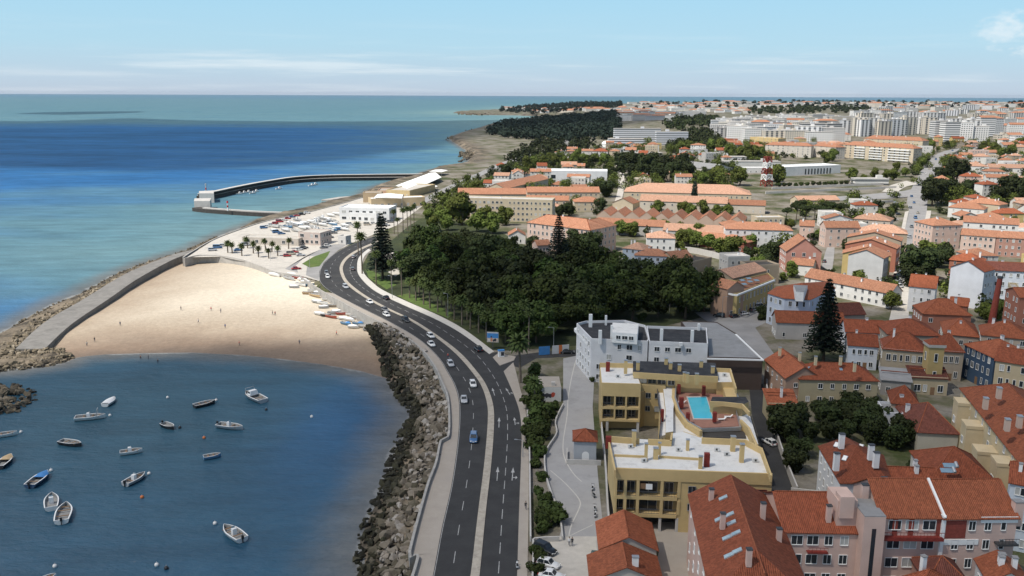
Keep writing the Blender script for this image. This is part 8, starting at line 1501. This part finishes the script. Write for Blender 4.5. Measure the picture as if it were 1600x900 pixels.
for i, (u, v, sh_, lab) in enumerate(((283, 485, (.05, .05, .06), 'lone dark figure in the middle of the beach'), (426, 492, (.03, .03, .03), 'dark clad walker of the pair on the beach'), (430, 493, (.4, .12, .1), 'red clad walker of the pair on the beach'), (526, 524, (.6, .08, .05), 'person in red near the boats on the sand'), (220, 563, (.25, .16, .12), 'left bather at the water edge'), (232, 562, (.06, .06, .08), 'middle bather at the water edge'), (247, 569, (.08, .07, .07), 'right bather standing in the shallows'), (148, 534, (.05, .05, .05), 'figure near the groyne rocks on the sand'), (136, 541, (.5, .45, .4), 'figure by the stones at the beach corner'), (330, 486, (.5, .1, .1), 'person in red left of the grey clad one on the beach'), (345, 489, (.3, .3, .32), 'grey clad person right of the red one on the beach'), (188, 509, (.1, .14, .2), 'blue clad person near the groyne walkway'), (310, 505, (.6, .6, .6), 'person in white standing towards the water'), (352, 513, (.1, .15, .3), 'person in blue standing towards the water'), (400, 420, (.2, .2, .2), 'dark figure below the plaza wall on the sand'), (374, 540, (.5, .2, .15), 'person walking along the wet sand'), (468, 538, (.2, .2, .22), 'person walking the wet sand near the boats'))):
    q = WB(u, v); person((q.x, q.y, max(-.2, q.z)), rc.uniform(0, 6), sh_, lab, i % 3)
for u, v, sh_, lab, z in ((821.5, 796, (.02, .02, .02), 'person in black walking along the right pavement', 5.15), (889.5, 853, (.7, .7, .7), 'person in white top of the couple in the car park', 5.05), (894, 853, (.02, .02, .025), 'person in black of the couple in the car park', 5.05), (700, 560, (.5, .1, .08), 'person on the promenade in the curve', 5.15), (500, 452, (.1, .1, .12), 'person leaning at the sea wall top', 5.15)): q = W(u, v, z); person((q.x, q.y, z), 1.5, sh_, lab, 0)
# ------------------------------------------------------------------ scooters, lamps, signs
def scooter(p, rz, label, col=(.7, .7, .7)):
    r = empty('scooter', tuple(p), rz, label, 'scooter'); b = MB(); b.box(-.75, -.1, -.2, .2, .45, .75); b.box(-.1, .45, -.18, .18, .25, .36); b.add([(.42, -.22, .3), (.42, .22, .3), (.62, .1, 1.0), (.62, -.1, 1.0), (.56, -.2, .3), (.56, .2, .3)], [(0, 1, 2, 3), (4, 3, 2, 5), (0, 3, 4), (1, 5, 2)]); b.build('body', ['boat_paint'], r, color=col); MB().box(-.8, .0, -.17, .17, .75, .86).build('seat', ['rubber'], r); MB().beam((.58, -.35, 1.02), (.58, .35, 1.02), .06, .06).build('handlebar', ['dark_metal'], r)
    for x in (-.6, .65): w_ = MB().tube((x, -.07, .24), (x, .07, .24), .24, .24, 12).build('wheel', ['rubber'], r)
for u, v, a, cl, lab in ((926, 765, 1.4, (.7, .7, .7), 'first white scooter at the footway wall'), (927, 776, 1.8, (.3, .3, .3), 'dark and white scooter at the footway wall'), (929, 797, 1.5, (.72, .72, .7), 'third white scooter at the footway wall'), (930, 807, 1.4, (.72, .72, .72), 'lowest white scooter at the footway wall'), (808, 887, 1.6, (.75, .75, .75), 'white scooter riding at the pavement edge')): q = W(u, v, 5.06); scooter((q.x, q.y, 5.06), a, lab, cl)
def lamp(p, rz, h=8.0, arm=1.6):
    r = empty('street_lamp', tuple(p), rz, None, 'street lamp'); MB().tube((0, 0, -.3), (0, 0, h), .10, .06, 8).build('pole', ['metal'], r); MB().beam((0, 0, h), (arm, 0, h + .15), .07, .07).build('arm', ['metal'], r); b = MB(); b.box(-.35, .35, -.14, .14, -.06, .06); b.build('lamp_head', ['metal'], r, (arm, 0, h + .1)); return r
ll = [lamp(tuple(W(u, v, 5.1)), a, hh) for u, v, a, hh in ((613, 466, 2.6, 9), (865, 545, 3.0, 7), (423, 407, 0, 6), (503, 392, 1.0, 7), (484, 419, .5, 6), (700, 497, 2.6, 9), (792, 243, 0, 12), (846, 243, 0, 14), (814, 262, 0, 12), (1128, 497, 0, 8), (1046, 489, 3, 8), (817, 714, 3.0, 4), (1404, 430, 0, 8))]
name_row(ll, '{o} slim street lamp from the left across the view', 'street lamp', 'street lamps')
p = W(770, 545, 5); bbd = empty('billboard', (p.x, p.y, 5), -.15, 'billboard with a blue seaside poster at the park edge', 'billboard'); MB().box(-1.9, 1.9, -.12, .12, 2.2, 5.6).build('panel', ['metal'], bbd); MB().box(-.15, .15, -.1, .1, -.5, 2.2).build('post', ['dark_metal'], bbd)
M('poster_blue', (.06, .22, .50), .6, .2, .8); M('poster_white', (.6, .6, .6), .6, .05); M('poster_sand', (.5, .42, .34), .6, .2, 2); M('poster_skin', (.5, .22, .14), .6, .1); M('poster_dark', (.04, .04, .05), .6, .1)
MB().add([(-1.8, -.13, 3.6), (1.8, -.13, 3.6), (1.8, -.13, 5.2), (-1.8, -.13, 5.2)], [(0, 1, 2, 3)]).build('poster_sky', ['poster_blue'], bbd); MB().add([(-1.8, -.13, 2.3), (1.8, -.13, 2.3), (1.8, -.13, 3.596), (-1.8, -.13, 3.596)], [(0, 1, 2, 3)]).build('poster_ground', ['poster_sand'], bbd); MB().add([(-1.8, -.13, 5.204), (1.8, -.13, 5.204), (1.8, -.13, 5.5), (-1.8, -.13, 5.5)], [(0, 1, 2, 3)]).build('poster_strip', ['poster_white'], bbd)
for x, z, sx_, sz_, mt in ((-.4, 3.1, .35, .7, 'poster_skin'), (-.45, 4.0, .22, .28, 'poster_dark'), (.3, 2.8, .3, .4, 'poster_dark'), (.8, 3.0, .4, .5, 'poster_dark'), (-1.2, 3.0, .3, .4, 'poster_white')): MB().add([(x + sx_ * math.cos(t), -.14, z + sz_ * math.sin(t)) for t in np.linspace(0, 6.283, 12, False)], [tuple(range(12))]).build('poster_figure', [mt], bbd)
p, q = W(842, 556, 5), W(889, 552, 5); pw = empty('poster_hoarding', (p.x, p.y, 5), math.atan2(q.y - p.y, q.x - p.x), 'white hoarding with blue and orange posters by the side road', 'hoarding'); Lp = (q - p).length
for i, (mt, a, c) in enumerate((('poster_blue', 0, .36), ('poster_white', .44, .66), ('buoy_orange', .66, .77), ('poster_white', .77, 1.0))): MB().box(Lp * a, Lp * c - .03, -.06, .06, .2, 2.9).build('panel', [mt], pw)
p = W(783, 557, 5.2); kk = empty('ticket_kiosk', (p.x, p.y, 5.17), .3, 'small blue topped kiosk on the traffic island', 'kiosk'); MB().box(-.9, .9, -.5, .5, 0, 1.9).build('cabinet', ['white_paint'], kk); MB().box(-1, 1, -.6, .6, 1.9, 2.2).build('roof', ['canvas_blue'], kk); MB().box(-.2, .8, -.52, -.49, .4, 1.6).build('panel', ['poster_dark'], kk)
# ------------------------------------------------------------------ air
def haze_box(dens):
    m = bpy.data.materials.new('haze_air'); m.use_nodes = True; N, L = m.node_tree.nodes, m.node_tree.links; N.clear(); v = _n(N, 'ShaderNodeVolumePrincipled'); v.inputs['Color'].default_value = (.78, .88, 1.0, 1); v.inputs['Density'].default_value = dens; v.inputs['Anisotropy'].default_value = .2
    o = _n(N, 'ShaderNodeOutputMaterial'); L.new(v.outputs[0], o.inputs['Volume']); m.cycles.homogeneous_volume = True if hasattr(m.cycles, 'homogeneous_volume') else None
    b = MB().box(-52000, 52000, -300, 38000, -6, 108); MAT['haze_air'] = m; h = b.build('haze', ['haze_air']); tag(h, 'thin blue haze over the sea and town', 'haze', kind='stuff'); return h
haze_box(.000014)
